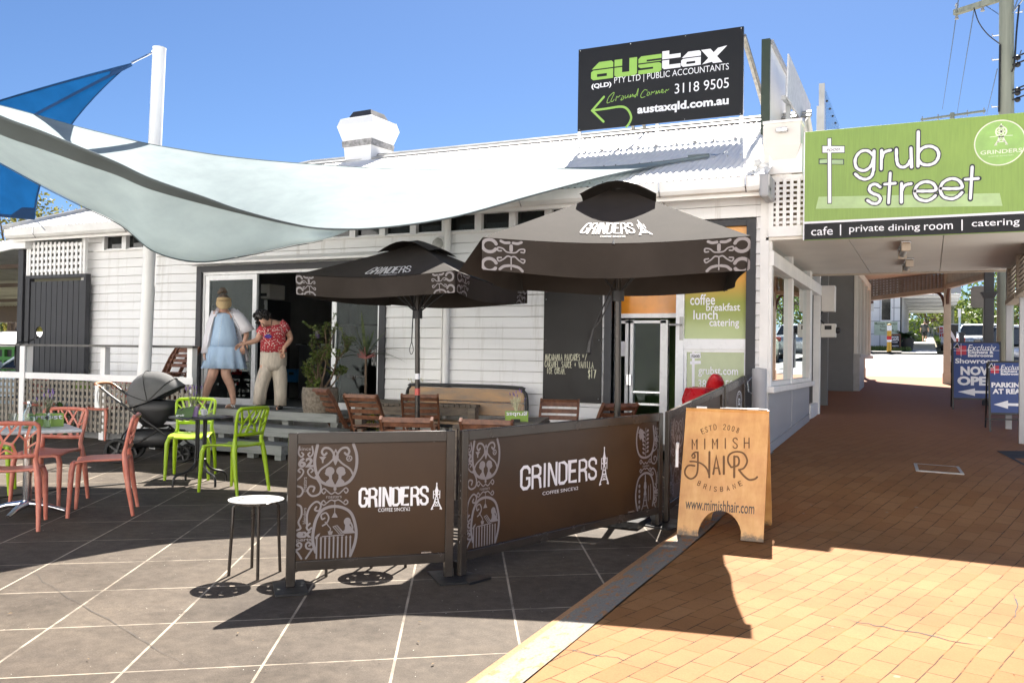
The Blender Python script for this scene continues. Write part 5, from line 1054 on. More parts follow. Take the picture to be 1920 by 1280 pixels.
# ---- varnished plywood sandwich board ----------------------------------------------------------------
fl_, fr2_ = onp(1271, 1012), onp(1432, 1019); zf = .035; fl_.z = fr2_.z = zf
tl_, tr_ = at(1277, 776, 1), at(1434, 773, 1)
Wa = .625; spread = .65; rA = Vector((.998, .06, 0)).normalized(); back = Vector((-rA.y, rA.x, 0)); fr2_ = Vector((-1.072, 6.57, zf)); fl_ = fr2_-rA*Wa
Ha = .93
ab = thing("sandwich_board", "varnished plywood sandwich board for a hair salon on the footpath edge", "sandwich board", tuple((fl_+fr2_)/2+back*spread/2), world=True)
def ply(fro, s_):
    "one leaf with an arched cut-out; s_=+1 front leaf, -1 back leaf"
    ft = fl_+(Vector((0, 0, 0)) if s_ > 0 else back*spread); tp = fl_+back*(spread/2)+Vector((0, 0, Ha)); up = (tp-ft); Lg = up.length; M = plane(ft, rA, up)
    out = [(0, 0), (.155*Wa/.6, 0)]+[(Wa/2-Wa*.255*math.cos(R_(a)), .0+.205*math.sin(R_(a))) for a in range(8, 173, 11)]+[(Wa-.155*Wa/.6, 0), (Wa, 0), (Wa, Lg), (0, Lg)]
    mb = MB(M); mb.prism(out, -.017 if s_ > 0 else 0, 0 if s_ > 0 else .017); return mb, M
MT['pine'] = None
m, nt, N, Lk, b = newmat("varnished_ply"); n1 = noise(nt, 1., 6, .62, (13, 13, 1.3), 'obj'); n2 = noise(nt, 3.5, 4, .6, (1, 1, 2.2), 'obj')
g0 = ramp(nt, n1, [(.28, (.56, .27, .085)), (.55, (.66, .355, .125)), (.75, (.72, .41, .165))]); mm = N.new("ShaderNodeMixRGB"); mm.blend_type = 'OVERLAY'; mm.inputs[0].default_value = .3; Lk.new(g0, mm.inputs[1]); Lk.new(n2, mm.inputs[2])
tc = N.new("ShaderNodeNewGeometry"); sz = N.new("ShaderNodeSeparateXYZ"); Lk.new(tc.outputs['Position'], sz.inputs[0]); n3 = noise(nt, 30, 4, .7); ad = N.new("ShaderNodeMath"); ad.operation = 'MULTIPLY_ADD'; ad.inputs[1].default_value = .12; Lk.new(n3, ad.inputs[0]); Lk.new(sz.outputs[2], ad.inputs[2])
d = ramp(nt, ad.outputs[0], [(.10, (1, 1, 1)), (.15, (0, 0, 0))]); m2 = N.new("ShaderNodeMixRGB"); Lk.new(d, m2.inputs[0]); Lk.new(mm.outputs[0], m2.inputs[1]); m2.inputs[2].default_value = (.13, .09, .055, 1)
Lk.new(m2.outputs[0], b.inputs['Base Color']); b.inputs['Roughness'].default_value = .38; MT['pine'] = m
mb, MF = ply(True, 1); fo = obj("front_leaf", mb, MT['pine'], ab, bevel=.002)
mb, MBk = ply(False, -1); bo_ = obj("back_leaf", mb, MT['pine'], ab, bevel=.002)
mb = MB(); tpc = fl_+back*(spread/2)+Vector((0, 0, Ha)); 
for x in (.12, Wa-.12): mb.tube([tpc+rA*(x-.04)+Vector((0, 0, .004)), tpc+rA*(x+.04)+Vector((0, 0, .004))], .008, 8)
mb.bar(tpc+rA*(Wa*.42)+Vector((0, 0, .006)), tpc+rA*(Wa*.98)+Vector((0, 0, .006)), .03, .006); obj("hinge", mb, MT['white'], ab)
mb = MB(); mb.tube([fl_+back*.0+rA*-.004+Vector((0, 0, .50)), fl_+back*.04+rA*-.012+Vector((0, 0, .62)), fl_+back*.02+rA*-.004+Vector((0, 0, .68))], .012, 6); obj("carry_handle", mb, MT['white'], ab)
MF.translation += MF.col[2].to_3d()*.0008
def ch_(x, y): return pl(MF, 1280+x/4.74, 760+y/4.74)
mb = MB(MF); wS = .0105
def sk_(pts, w=1., n=4): mb.stroke([ch_(*p) for p in (crv(pts, n) if n else pts)], wS*w)
def sfont(chr_, c, hw, hh, rot=0., w=.6):
    "single-stroke capitals"
    S = {'E': [[(1, 1), (-1, 1), (-1, -1), (1, -1)], [(-1, 0), (.7, 0)]], 'S': [[(.9, .7), (.3, 1), (-.6, .9), (-.9, .5), (-.3, .1), (.5, -.2), (.9, -.6), (.4, -1), (-.4, -1), (-.9, -.7)]], 'T': [[(-1, 1), (1, 1)], [(0, 1), (0, -1)]],
         'D': [[(-1, -1), (-1, 1), (.3, 1), (.95, .5), (.95, -.5), (.3, -1), (-1, -1)]], '2': [[(-.9, .6), (-.4, 1), (.5, 1), (.9, .6), (.7, .1), (-.9, -1), (.95, -1)]], '0': [[(0, 1), (-.8, .6), (-.8, -.6), (0, -1), (.8, -.6), (.8, .6), (0, 1)]], '8': [[(0, .05), (-.75, .5), (0, 1), (.75, .5), (0, .05), (-.85, -.5), (0, -1), (.85, -.5), (0, .05)]],
         'B': [[(-1, -1), (-1, 1), (.4, 1), (.8, .5), (.3, .05), (-1, .05)], [(.3, .05), (.95, -.5), (.4, -1), (-1, -1)]], 'R': [[(-1, -1), (-1, 1), (.4, 1), (.9, .5), (.4, 0), (-1, 0)], [(0, 0), (.95, -1)]], 'I': [[(0, 1), (0, -1)]], 'A': [[(-1, -1), (0, 1), (1, -1)], [(-.55, -.3), (.55, -.3)]], 'N': [[(-1, -1), (-1, 1), (1, -1), (1, 1)]],
         'M': [[(-1, -1), (-1, 1), (0, -.25), (1, 1), (1, -1)]], 'H': [[(-1, -1), (-1, 1)], [(1, -1), (1, 1)], [(-1, 0), (1, 0)]]}
    for st in S[chr_]:
        P_ = [(c[0]+hw*a*math.cos(rot)+hh*b2*math.sin(rot), c[1]-hh*b2*math.cos(rot)+hw*a*math.sin(rot)) for a, b2 in st]; sk_(P_, w, 0 if len(st) < 7 else 3)
for c_, x, y, r in (('E', 178, 228, -.35), ('S', 211, 213, -.25), ('T', 247, 200, -.15), ('D', 288, 192, -.06), ('2', 372, 190, .08), ('0', 410, 197, .16), ('0', 449, 206, .24), ('8', 490, 221, .34)): sfont(c_, (x, y), 10, 22, r, .5)
for c_, x, y in (('M', 106, 342), ('I', 196, 340), ('M', 287, 338), ('I', 379, 336), ('S', 467, 333), ('H', 569, 332)): sfont(c_, (x, y), 21, 44, 0, .85)
for c_, x, y, r in (('B', 148, 690, .42), ('R', 200, 718, .28), ('I', 245, 733, .2), ('S', 291, 741, .06), ('B', 347, 741, -.04), ('A', 403, 734, -.16), ('N', 457, 717, -.3), ('E', 512, 692, -.42)): sfont(c_, (x, y), 11, 20, r, .55)
sk_([(88, 462), (106, 462), (108, 440), (92, 428), (82, 446), (100, 466), (124, 440), (138, 412), (84, 424)][0:5], 1.2); sk_([(90, 430), (110, 415), (136, 416)], 1.2); sk_([(135, 414), (134, 560), (116, 625), (70, 650), (26, 618), (22, 570), (52, 532), (106, 534)], 1.3)
sk_([(66, 496), (112, 498), (168, 516), (214, 560), (238, 625)], 1.2); sk_([(238, 412), (236, 636)], 1.5, 0); sk_([(272, 606), (298, 450), (330, 606)], 1.5, 0); sk_([(280, 556), (322, 554)], 1.1, 0); sk_([(366, 452), (366, 606)], 1.5, 0)
sk_([(459, 450), (458, 636)], 1.5, 0); sk_([(432, 548), (404, 500), (412, 440), (470, 410), (540, 424), (574, 490), (546, 552), (500, 572)], 1.3); sk_([(464, 452), (490, 456), (502, 490), (490, 530), (440, 546)], 1.3); sk_([(500, 570), (540, 620), (590, 658), (640, 652), (662, 634)], 1.4)
obj("burnt_lettering", mb, MT['brand'], fo)
mb = MB(MF); a = ch_(22, 918); b_ = ch_(640, 864); mb.text("www.mimishhair.com", (a[0], a[1], b_[0], b_[1]), .008, z=.0012); obj("web_lettering", mb, mat("charcoal_ink", (.06,.045,.035), .5), fo)

# ---- blue sandwich boards under the awning -------------------------------------------------------------
def blueboard(label, tl, tr, bl, br, Y, lines, arrow, zt=None):
    P0 = ony(*bl, Y); P1 = ony(*tl, Y); gy = gz(P0.x, Y)
    d = (ray(*tr)); 
    s_l = (P0-CAMP).dot(FW)
    P1 = P0+Vector((0, .14, 0)); dz = ray(*tl); P1 = CAMP+dz*((P1.y-0)/dz.y)
    Q0 = ony(*br, Y); r = (Q0-P0); Wd = r.length; r.normalize()
    up = (P1-P0); M = plane(P0, r, up); Lg = up.length; n = M.col[2].to_3d()
    t = thing("sandwich_board", label, "sandwich board", (P0.x+Wd/2, Y+.14, gy), world=True, group="blue showroom sandwich boards")
    mb = MB(M); mb.box(0, Wd, 0, Lg, -.012, 0); fo = obj("front_panel", mb, MT['navy'], t)
    leg = max(.06, (P0.z-gy))
    mb = MB(M)
    for x in (-.012, Wd-.012): mb.box(x, x+.024, -leg*1.02, Lg+.012, -.026, -.002 if x < 0 else -.002)
    mb.box(.012, Wd-.012, -.022, 0, -.026, .004); mb.box(.012, Wd-.012, Lg, Lg+.022, -.026, .004); mb.box(-.012, .012, 0, Lg+.022, -.002, .004); mb.box(Wd-.012, Wd+.012, 0, Lg+.022, -.002, .004); obj("front_frame", mb, MT['black'], t)
    mb = MB(); top0 = P0+up; top1 = top0+r*Wd
    for a in (top0, top1): mb.bar(a, (a.x, a.y+.30, gz(a.x, a.y+.30)), .022, .022)
    mb.bar((top0.x, top0.y+.25, top0.z-.75), (top1.x, top1.y+.25, top1.z-.75), .02, .02); obj("back_frame", mb, MT['black'], t)
    M.translation += n*.001
    L = lambda x, y: pl(M, x, y)
    return t, fo, M, L
def bb_text(mb, M, s_, x0, y0, x1, y1, bold=.03, shear=0.): a = pl(M, x0, y1); b_ = pl(M, x1, y0); mb.text(s_, (a[0], a[1], b_[0], b_[1]), bold, shear=shear, z=.001)
def bb_arrow(mb, M, pts): mb.add([pl(M, *p)+(.001,) for p in pts], [tuple(range(len(pts)))])
def crest(parent, M, x, y, k):
    mb = MB(M); mb.add([pl(M, x-9*k, y+9*k)+(.001,), pl(M, x+10*k, y+9*k)+(.001,), pl(M, x+10*k, y-8*k)+(.001,), pl(M, x-9*k, y-8*k)+(.001,)], [(0, 1, 2, 3)]); obj("red_square", mb, mat("sign_red", (.45,.02,.05), .4), parent)
    mb = MB(M); mb.stroke([pl(M, x-13*k, y+1*k), pl(M, x+73*k, y+1*k)], .006, z=.002); mb.stroke([pl(M, x, y-12*k), pl(M, x, y+12*k)], .006, z=.0023); obj("white_rule", mb, MT['white_ink'], parent)
    mb = MB(M); mb.add([pl(M, *p)+(.003,) for p in ((x-14*k, y-4*k), (x-7*k, y-13*k), (x-2*k, y-2.5*k))], [(0, 1, 2)]); obj("dark_fan", mb, MT['signblack'], parent); mb = MB(M); mb.stroke([pl(M, *p) for p in ((x-14*k, y-4*k), (x-7*k, y-13*k), (x-2*k, y-2.5*k))], .006, z=.0035, closed=True); obj("fan_outline", mb, MT['white_ink'], parent)
t1, f1, M1, _ = blueboard("blue showroom sandwich board with NOW OPEN and an arrow, standing behind the other one", (1785, 643), (1877, 644), (1787, 745), (1877, 747), 16.0, None, None)
crest(f1, M1, 1802, 656, 1.); mb = MB(M1)
bb_text(mb, M1, "Exclusiv", 1814, 646, 1868, 657, .005, .3); bb_text(mb, M1, "Kitchens &", 1815, 657.5, 1863, 663, .04); bb_text(mb, M1, "Bathrooms", 1815, 663.5, 1862, 669, .04); bb_text(mb, M1, "Showroom", 1791, 672, 1872, 681, .03); bb_text(mb, M1, "NOW", 1801, 687, 1866, 703, .05); bb_text(mb, M1, "OPEN", 1795, 706, 1873, 722, .05)
bb_arrow(mb, M1, ((1796, 734), (1828, 728), (1828, 732), (1872, 733), (1872, 738), (1828, 737), (1828, 742))); obj("white_lettering", mb, MT['white_ink'], f1)
t2, f2, M2, _ = blueboard("blue showroom sandwich board with PARKING AT REAR and an arrow, nearest the photo's right edge", (1851, 680), (1950, 681), (1856, 773), (1950, 775), 13.1, None, None)
crest(f2, M2, 1865, 692, .82); mb = MB(M2)
bb_text(mb, M2, "Exclusiv", 1876, 684, 1921, 693, .005, .3); bb_text(mb, M2, "Kitchens &", 1876.5, 694, 1916, 698, .04); bb_text(mb, M2, "Bathrooms", 1876.5, 698.5, 1915, 703, .04); bb_text(mb, M2, "PARKING", 1859, 717, 1924, 726, .05); bb_text(mb, M2, "AT REAR", 1861, 729, 1924, 738, .05)
bb_arrow(mb, M2, ((1863, 758), (1890, 750.5), (1890, 755.5), (1940, 757), (1940, 762), (1890, 760.5), (1890, 766))); obj("white_lettering", mb, MT['white_ink'], f2)
# ================================================================== chairs, tables, pram, table things
def plastic_chair(name, label, m, loc, rz, group):
    t = thing(name, label, "chair", loc, rz, group)
    H = .785; by = lambda x, z: -.185-.075*max(0, (z-.46)/.32)+.03*(x/.2)**2
    rows = []
    for i in range(9):
        v = i/8; y = -.195+.405*v; r = []
        for j in range(9):
            u = -1+2*j/8; hw = .185+.02*v; z = .437-.014*(1-u*u)-.018*max(0, (v-.75)/.25)**2+.008*(1-v); r.append((u*hw, y-.02*u*u*(v > .5), z))
        rows.append(r)
    mb = MB(); mb.grid(rows); obj("seat", mb, m, t, smooth='all', solid=.022, sub=1)
    for s in (-1, 1):
        mb = MB(); mb.tube([(s*.13, .19, .424), (s*.178, .192, .415), (s*.195, .2, .36), (s*.2, .208, .2), (s*.205, .22, 0)], [.016, .022, .022, .019, .014], 10); obj("leg", mb, m, t, smooth=True)
        mb = MB(); mb.tube([(s*.13, -.17, .43), (s*.178, -.18, .44), (s*.19, -.19, .36), (s*.2, -.215, .2), (s*.205, -.25, 0)], [.015, .023, .024, .02, .014], 10); obj("leg", mb, m, t, smooth=True)
    mb = MB()
    z0, z1 = .545, H
    for s in (-1, 1): mb.tube([(s*.178, -.18, .44), (s*.168, by(.17, .50), .49), (s*.172, by(.17, .55), .55), (s*.188, by(.19, .65), .65), (s*.192, by(.19, .74), .74), (s*.186, by(.18, .77), .765), (s*.165, by(.16, H), H-.008)], [.022, .019, .016, .014, .0145, .016, .016], 8)
    top = [(x, by(x, H), H-.008+.006*math.cos(x*8)) for x in lin(-.17, .17, 10)]; mb.tube(top, .0165, 8)
    mb.tube([(x, by(x, z0), z0-.006*math.cos(x*8)) for x in lin(-.172, .172, 10)], .0165, 8); obj("back_frame", mb, m, t, smooth=True)
    tw = [[(-.78, 0), (-.70, .38), (-.86, 1)], [(-.70, .38), (-.34, .72), (-.5, 1)], [(-.34, .72), (-.05, 1)], [(-.42, 0), (-.2, .42), (-.34, .72)], [(-.2, .42), (.08, .74), (.0, 1)], [(.08, .74), (.3, 1)], [(.3, 0), (.12, .34), (-.2, .42)], [(.12, .34), (.36, .66), (.42, 1)], [(.66, 0), (.6, .46), (.76, 1)], [(.6, .46), (.36, .66)], [(.6, .46), (1, .8)], [(-1, .55), (-.70, .38)], [(-.42, 0), (-.1, .16), (.3, 0)], [(.66, .2), (1, .4)], [(-.74, .18), (-.42, .3)]]
    mb = MB()
    for k, P_ in enumerate(tw):
        w = .019 if k in (0, 3, 6, 8) else .013
        for a, b_ in zip(P_, P_[1:]):
            q = []
            for u, v in (a, b_): z = z0+.008+(H-z0-.02)*v; x = u*(.165+.02*min(1, v*1.5)); q.append((x, by(x, z), z))
            mb.bar(q[0], q[1], w, .013, (0, 1, 0))
    obj("twig_panel", mb, m, t)
    return t
def folding_chair(name, label, loc, rz, group, H=.80):
    t = thing(name, label, "chair", loc, rz, group); m = MT['merbau']
    prof = [(.21, 0), (.12, .16), (.02, .32), (-.06, .44), (-.12, .56), (-.185, .68), (-.27, H)]
    for s in (-1, 1):
        mb = MB(); P_ = crv([(s*.205, y, z) for y, z in prof], 3)
        for a, b_ in zip(P_, P_[1:]): mb.bar(a, b_+(b_-a)*.1, .022, .046, (1, 0, 0)) if False else mb.bar(a, b_+(b_-a)*.12, .046, .022, (1, 0, 0))
        obj("side_frame", mb, m, t); mb = MB(); mb.bar((s*.178, -.21, 0), (s*.178, .16, .43), .040, .020, (1, 0, 0)); obj("leg", mb, m, t)
    mb = MB(); pr = crv(prof, 8)
    for zc in (.755, .685, .615, .545):
        y = min(pr, key=lambda p: abs(p[1]-zc))[0]; rows = []
        n = 8
        for j in range(n): x0, x1 = -.194+.388*j/n, -.194+.388*(j+1)/n; b0, b1 = -.018*(1-(x0/.194)**2), -.018*(1-(x1/.194)**2); mb.hexa([(x0, y+b0, zc-.023), (x1, y+b1, zc-.023), (x1, y+b1+.014, zc-.023), (x0, y+b0+.014, zc-.023), (x0, y+b0-.016, zc+.023), (x1, y+b1-.016, zc+.023), (x1, y+b1-.002, zc+.023), (x0, y+b0-.002, zc+.023)])
    mb.bar((-.2, pr[-1][0]+.004, H-.012), (.2, pr[-1][0]+.004, H-.012), .02, .04, (0, .3, 1)); obj("backrest", mb, m, t)
    mb = MB()
    for k in range(7): y = -.10+.047*k; mb.box(-.19, .19, y, y+.038, .425+.004*abs(k-3), .441+.004*abs(k-3))
    for s in (-1, 1): mb.box(s*.165-.012, s*.165+.012, -.10, .22, .40, .424)
    obj("seat", mb, m, t, bevel=.003)
    return t
def G3(p, dz=0.): return (p[0], p[1], tz(p[0], p[1])+dz)
def face(d): return math.atan2(d[1], d[0])-math.pi/2
VR = lambda px: (RT0*((px-960)/FPX)+F0).normalized()            # horizontal view direction through a column
gR, gL, gT = "coral plastic chairs on the terrace", "lime plastic chairs at the round black table", "folding timber chairs"
# coral chairs
def mid4(*ps): q = [onp(*p) for p in ps]; return sum(q, Vector())/len(q)
v0 = VR(50); sc = Vector((v0.y, -v0.x, 0))           # screen right at the left edge
c = onp(76, 993); c_red1 = c-sc*.205*.9+v0*.15+sc*.05
red = plastic_chair("plastic_chair", "coral plastic chair nearest the camera, its twig patterned back towards us", MT['coral'], G3(c+v0*.20-sc*.19), face(v0+sc*.12), gR)
a, b_, d = onp(235, 967), onp(256, 950), onp(121, 972); fd = (d-a); fd.z = 0
cR = (onp(235, 967)+onp(256, 950)+onp(121, 972)+onp(148, 954))/4; fx = ((onp(121, 972)+onp(148, 954))-(onp(235, 967)+onp(256, 950))).normalized()
clone(red, G3(cR), face(fx), "coral plastic chair seen side-on to the right of the pale table")
clone(red, G3(onp(92, 944)+v0*.05), face(-v0*.75-sc*.45), "coral plastic chair facing us from behind the pale cafe table")
clone(red, G3(onp(72, 812)), face(-v0+sc*.3), "coral plastic chair by the railing, left of the far black table")
clone(red, G3(onp(200, 822)), face(-sc*.75-v0*.6), "coral plastic chair half hidden behind the pram handle")
# lime chairs
fxl = ((onp(376, 923)+onp(438, 911))-(onp(435, 930)+onp(497, 918))).normalized()
limec = plastic_chair("plastic_chair", "lime plastic chair right of the round black table, its back towards the steps", MT['lime'], G3(mid4((376, 923), (438, 911), (435, 930), (497, 918))), face(fxl), gL)
fxl = ((onp(311, 903)+onp(385, 901))-(onp(328, 888)+onp(403, 887))).normalized()
clone(limec, G3(mid4((311, 903), (385, 901), (328, 888), (403, 887))), face(fxl), "sunlit lime plastic chair behind the round black table, facing us")
clone(limec, G3(onp(-30, 925)), face(sc-v0*.1), "lime plastic chair cut off by the photo's left edge")
# pale table on a polished pedestal
tb = onp(50, 961); HT = .68
wt = thing("cafe_table", "pale marble-look cafe table on a polished star base", "table", G3(tb), face(v0)+R_(8), None)
mb = MB(); mb.box(-.33, .33, -.33, .33, HT-.028, HT); obj("tabletop", mb, mat("pale_laminate", (.60,.61,.60), .35, var=.14, vs=14), wt, bevel=.008)
mb = MB(); mb.tube([(0, 0, .05), (0, 0, HT-.03)], .034, 16); mb.box(-.15, .15, -.15, .15, HT-.036, HT-.029); obj("pedestal", mb, MT['chrome'], wt, smooth=True)
for k in range(4): a = R_(45+90*k+12); mb = MB(); mb.tube([(.02*math.cos(a), .02*math.sin(a), .075), (.15*math.cos(a), .15*math.sin(a), .06), (.30*math.cos(a), .30*math.sin(a), .02)], [.034, .024, .016], 10); obj("foot", mb, MT['chrome'], wt, smooth=True)
# round black tables
def black_table(label, loc, rz, h, rad):
    t = thing("round_table", label, "table", loc, rz, "round black metal tables"); mb = MB(); mb.lathe([(0, h-.018), (rad-.012, h-.018), (rad, h-.012), (rad, h-.004), (rad-.008, h), (0, h)], 40); obj("tabletop", mb, mat("black_steel_top", (.02,.02,.022), .3, var=.3, vs=6), t, smooth=True)
    for k in range(4):
        a = R_(45+90*k); c_, s_ = math.cos(a), math.sin(a); mb = MB(); P_ = crv([(.05*c_, .05*s_, h-.02), (.05*c_, .05*s_, .30), (.06*c_, .06*s_, .20), (.13*c_, .13*s_, .13), (.24*c_, .24*s_, .10), (.275*c_, .275*s_, .06), (.28*c_, .28*s_, 0)], 4); mb.tube(P_, .0115, 8); obj("leg", mb, MT['black'], t, smooth=True)
    mb = MB(); mb.tube([(.05*math.cos(a), .05*math.sin(a), .24) for a in [i*.5 for i in range(13)]], .008, 6); obj("leg_ring", mb, MT['black'], t); return t
BT = (onp(328, 911)+onp(336, 923)+onp(419, 901)+onp(411, 893))/4
bt = black_table("round black metal table between the two lime chairs", G3(BT), .5, .655, .30)
B2_ = onp(128, 812); bt2 = black_table("round black metal table in the shade by the lattice railing", G3(B2_), .2, .66, .36)
# white perforated stools in a row behind the barrier
def stool(label, loc, rz):
    t = thing("stool", label, "stool", loc, rz, "white perforated stools along the barrier"); mb = MB(); N_ = 40; R1 = .162; h = .448
    # seat plate with eight holes
    D_ = .25; pc = lambda r, a, z=h: (r*math.cos(a), r*math.sin(a), z); r0_, r1_ = .074, .122
    for k in range(8):
        a0 = k*math.pi/4; sq = []; ho = []; hi = []
        for q in range(24):
            b2 = 2*math.pi*q/24; cx_, sx_ = math.cos(b2), math.sin(b2); m_ = max(abs(cx_), abs(sx_)); sq.append(pc(.098+.024*cx_/m_, a0+D_*sx_/m_)); hx = pc(.098, a0); e1 = (math.cos(a0), math.sin(a0)); ho.append((hx[0]+.017*(cx_*e1[0]-sx_*e1[1]), hx[1]+.017*(cx_*e1[1]+sx_*e1[0]), h)); hi.append((ho[-1][0], ho[-1][1], h-.003))
        mb.grid([sq, ho], closed=True); mb.grid([[pc(r0_, a0+D_+(math.pi/4-2*D_)*t/3) for t in range(4)], [pc(r1_, a0+D_+(math.pi/4-2*D_)*t/3) for t in range(4)]])
    for ra, rb in ((0, r0_), (r1_, .161)): mb.grid([[pc(ra, 2*math.pi*t/96) for t in range(96)], [pc(rb, 2*math.pi*t/96) for t in range(96)]], closed=True)
    mb.lathe([(.159, h-.005), (.163, h-.004), (.164, h+.001), (.160, h+.001)], 40); mb.f.pop(); mb.f.pop() if len(mb.f[-1]) > 4 else None
    obj("seat", mb, mat("stool_plastic", (.52,.52,.50), .45, var=.08, vs=9), t)
    for k in range(4):
        a = R_(45+90*k); c_, s_ = math.cos(a), math.sin(a); mb = MB(); mb.tube([(.04*c_, .04*s_, h-.018), (.11*c_, .11*s_, h-.02), (.132*c_, .132*s_, h-.04), (.138*c_, .138*s_, h-.2), (.15*c_, .15*s_, 0)], .0095, 8); obj("leg", mb, MT['bronze'], t, smooth=True)
    mb = MB(); mb.tube([(.1*math.cos(a), .1*math.sin(a), h-.02) for a in [i*.45 for i in range(15)]], .007, 6); obj("seat_ring", mb, MT['bronze'], t); return t
sp_ = (onp(428, 1089)+onp(442, 1067)+onp(515, 1084)+onp(523, 1061))/4
st0 = stool("white perforated stool standing free at the left end of the barriers", G3(sp_), .05)
sh = lambda x, y: onp(x, y)+Vector((SUNV.x, SUNV.y, 0))*(.45/SUNV.z)
clone(st0, G3(sh(537, 1100)), .3, "white perforated stool hidden behind the left post of the short barrier")
clone(st0, G3(sh(686, 1083)), .55, "white perforated stool behind the middle of the short barrier")
# long weathered table, small slatted table
def plank_table(label, P_, h, m, leg=.09, n=14):
    a, b_, c_, d_ = P_; cen = (a+b_+c_+d_)/4; t = thing("timber_table", label, "table", (cen.x, cen.y, tz(cen.x, cen.y)), world=True); z = tz(cen.x, cen.y)+h
    for q in (a, b_, c_, d_): q.z = z
    mb = MB()
    for k in range(n):
        u0, u1 = k/n+.003, (k+1)/n-.003; p0, p1, p2, p3 = a.lerp(b_, u0), a.lerp(b_, u1), d_.lerp(c_, u1), d_.lerp(c_, u0); dn = Vector((0, 0, -.03)); mb.hexa([p0+dn, p1+dn, p2+dn, p3+dn, p0, p1, p2, p3])
    obj("tabletop", mb, m, t); ins = [q.lerp(cen, .06) for q in (a, b_, c_, d_)]
    mb = MB(); dz = Vector((0, 0, -.085))
    for p, q in zip(ins, ins[1:]+ins[:1]): p2 = Vector((p.x, p.y, z)); q2 = Vector((q.x, q.y, z)); mb.bar(p2+dz, q2+dz, .03, .10)
    obj("apron", mb, m, t)
    for p in ins: mb = MB(); mb.box(p.x-leg/2, p.x+leg/2, p.y-leg/2, p.y+leg/2, tz(p.x, p.y), z-.032); obj("leg", mb, m, t, bevel=.004)
    return t, cen, z
tB, cB, zB = plank_table("long weathered slatted table under the rear umbrella", [onp(*p, .66) for p in ((668, 756), (893, 761), (938, 751), (725, 744))], .66, MT['oldtable'], .10, 22)
tS, cS, zS = plank_table("small slatted timber table beside the long barrier", [onp(*p, .66) for p in ((848, 799), (1000, 800), (1030, 779), (925, 781))], .66, MT['oldtable'], .05, 8)
# folding timber chairs
def at_top(px, py, h=.80): return onp(px, py, h)
v1 = VR(620); s1 = Vector((v1.y, -v1.x, 0))
def fpos(top, f): f = f.normalized(); return top+f*.26
def addf(px, py, f, label, first=None, h=.79):
    p = at_top(px, py, h); q = fpos(p, f)
    if first is None: return folding_chair("folding_chair", label, G3(q), face(f), gT)
    return clone(first, G3(q), face(f), label)
fc = addf(600, 732, s1*.85+v1*.45, "folding timber chair turned side-on below the potted jade shrub")
addf(676, 743, v1*.85+s1*.55, "folding timber chair with its back to us at the left end of the long table", fc)
addf(787, 743, v1+s1*.22, "folding timber chair with its back to us at the middle of the long table", fc)
addf(762, 788, v1+s1*.3, "sunlit folding timber chair just behind the short barrier, only its top rail showing", fc)
addf(990, 736, -s1+v1*.3, "folding timber chair seen side-on at the right end of the wall bench", fc)
addf(1050, 751, -v1*.9-s1*.35, "folding timber chair below the blackboard, left one of the two", fc)
addf(1163, 760, v1*.95-s1*.25, "folding timber chair by the front umbrella pole, below the glass door", fc)
addf(912, 792, s1*.4+v1, "folding timber chair tucked under the small slatted table, its top rail showing", fc)
# wall bench
YB = 9.52; bl_, br_ = ony(783, 720, YB), ony(988, 733, YB); zt_ = .98; z_g = tz(-5, 9.5)
bn = thing("bench", "worn timber bench with black tube frame against the white wall", "bench", ((bl_.x+br_.x)/2, YB-.2, z_g), world=True)
x0, x1 = bl_.x-.15, br_.x
mb = MB(); mb.tube(crv([(x0, YB, .5), (x0, YB, .86), (x0+.05, YB, zt_-.03), (x0+.16, YB, zt_), (x1-.18, YB, zt_), (x1-.05, YB, zt_-.04), (x1, YB, .84), (x1, YB, .5)], 4), .021, 10)
for x in (x0+.06, x1-.06): mb.tube([(x, YB, .55), (x, YB, z_g)], .018, 8); mb.tube([(x, YB-.38, .52), (x, YB-.38, z_g)], .018, 8)
mb.tube([(x0+.06, YB-.38, .52), (x1-.06, YB-.38, .52)], .018, 8); mb.tube([(x0+.06, YB-.38, z_g+.12), (x1-.06, YB-.38, z_g+.12)], .015, 8); obj("frame", mb, MT['black'], bn, smooth=True)
mb = MB()
for z, zz in ((.80, .955), (.635, .79)): mb.box(x0+.03, x1-.03, YB-.012, YB+.012, z, zz)
obj("backrest", mb, MT['bench_ply'], bn, bevel=.01); mb = MB(); mb.box(x0+.02, x1-.02, YB-.40, YB-.03, .54, .565); obj("seat", mb, MT['bench_ply'], bn, bevel=.006)
# red moulded toddler seat by the entry
rs_ = onp(1300, 800); rp = Vector((-2.28, 8.95, 0)); gzr = gz(rp.x, rp.y)
rc = thing("toddler_seat", "shiny red plastic toddler high seat standing behind the barrier by the door", "high chair", (rp.x, rp.y, gzr), world=True)
zr = lambda y: ony(1300, y, rp.y).z; xr = lambda px: ony(px, 730, rp.y).x
def oct_(cx, cy, rx, ry, z): return [(cx+rx*math.cos(R_(22.5+45*k)), cy+ry*math.sin(R_(22.5+45*k)), z) for k in range(8)]
cxm = (xr(1281)+xr(1352))/2; w2 = (xr(1352)-xr(1281))/2
mb = MB(); rows = [oct_(cxm, rp.y, w2*.9, .2, gzr+.0), oct_(cxm, rp.y, w2*.95, .22, zr(775)), oct_(cxm, rp.y, w2*1.04, .25, zr(748)), oct_(cxm, rp.y, w2*.86, .20, zr(727)), oct_(cxm, rp.y, w2*.62, .14, zr(725)), oct_(cxm, rp.y, w2*.5, .11, zr(745))]; mb.loft(rows); obj("tub", mb, MT['red'], rc, smooth=True, bevel=.01)
mb = MB(); hx_ = xr(1340); rows = []
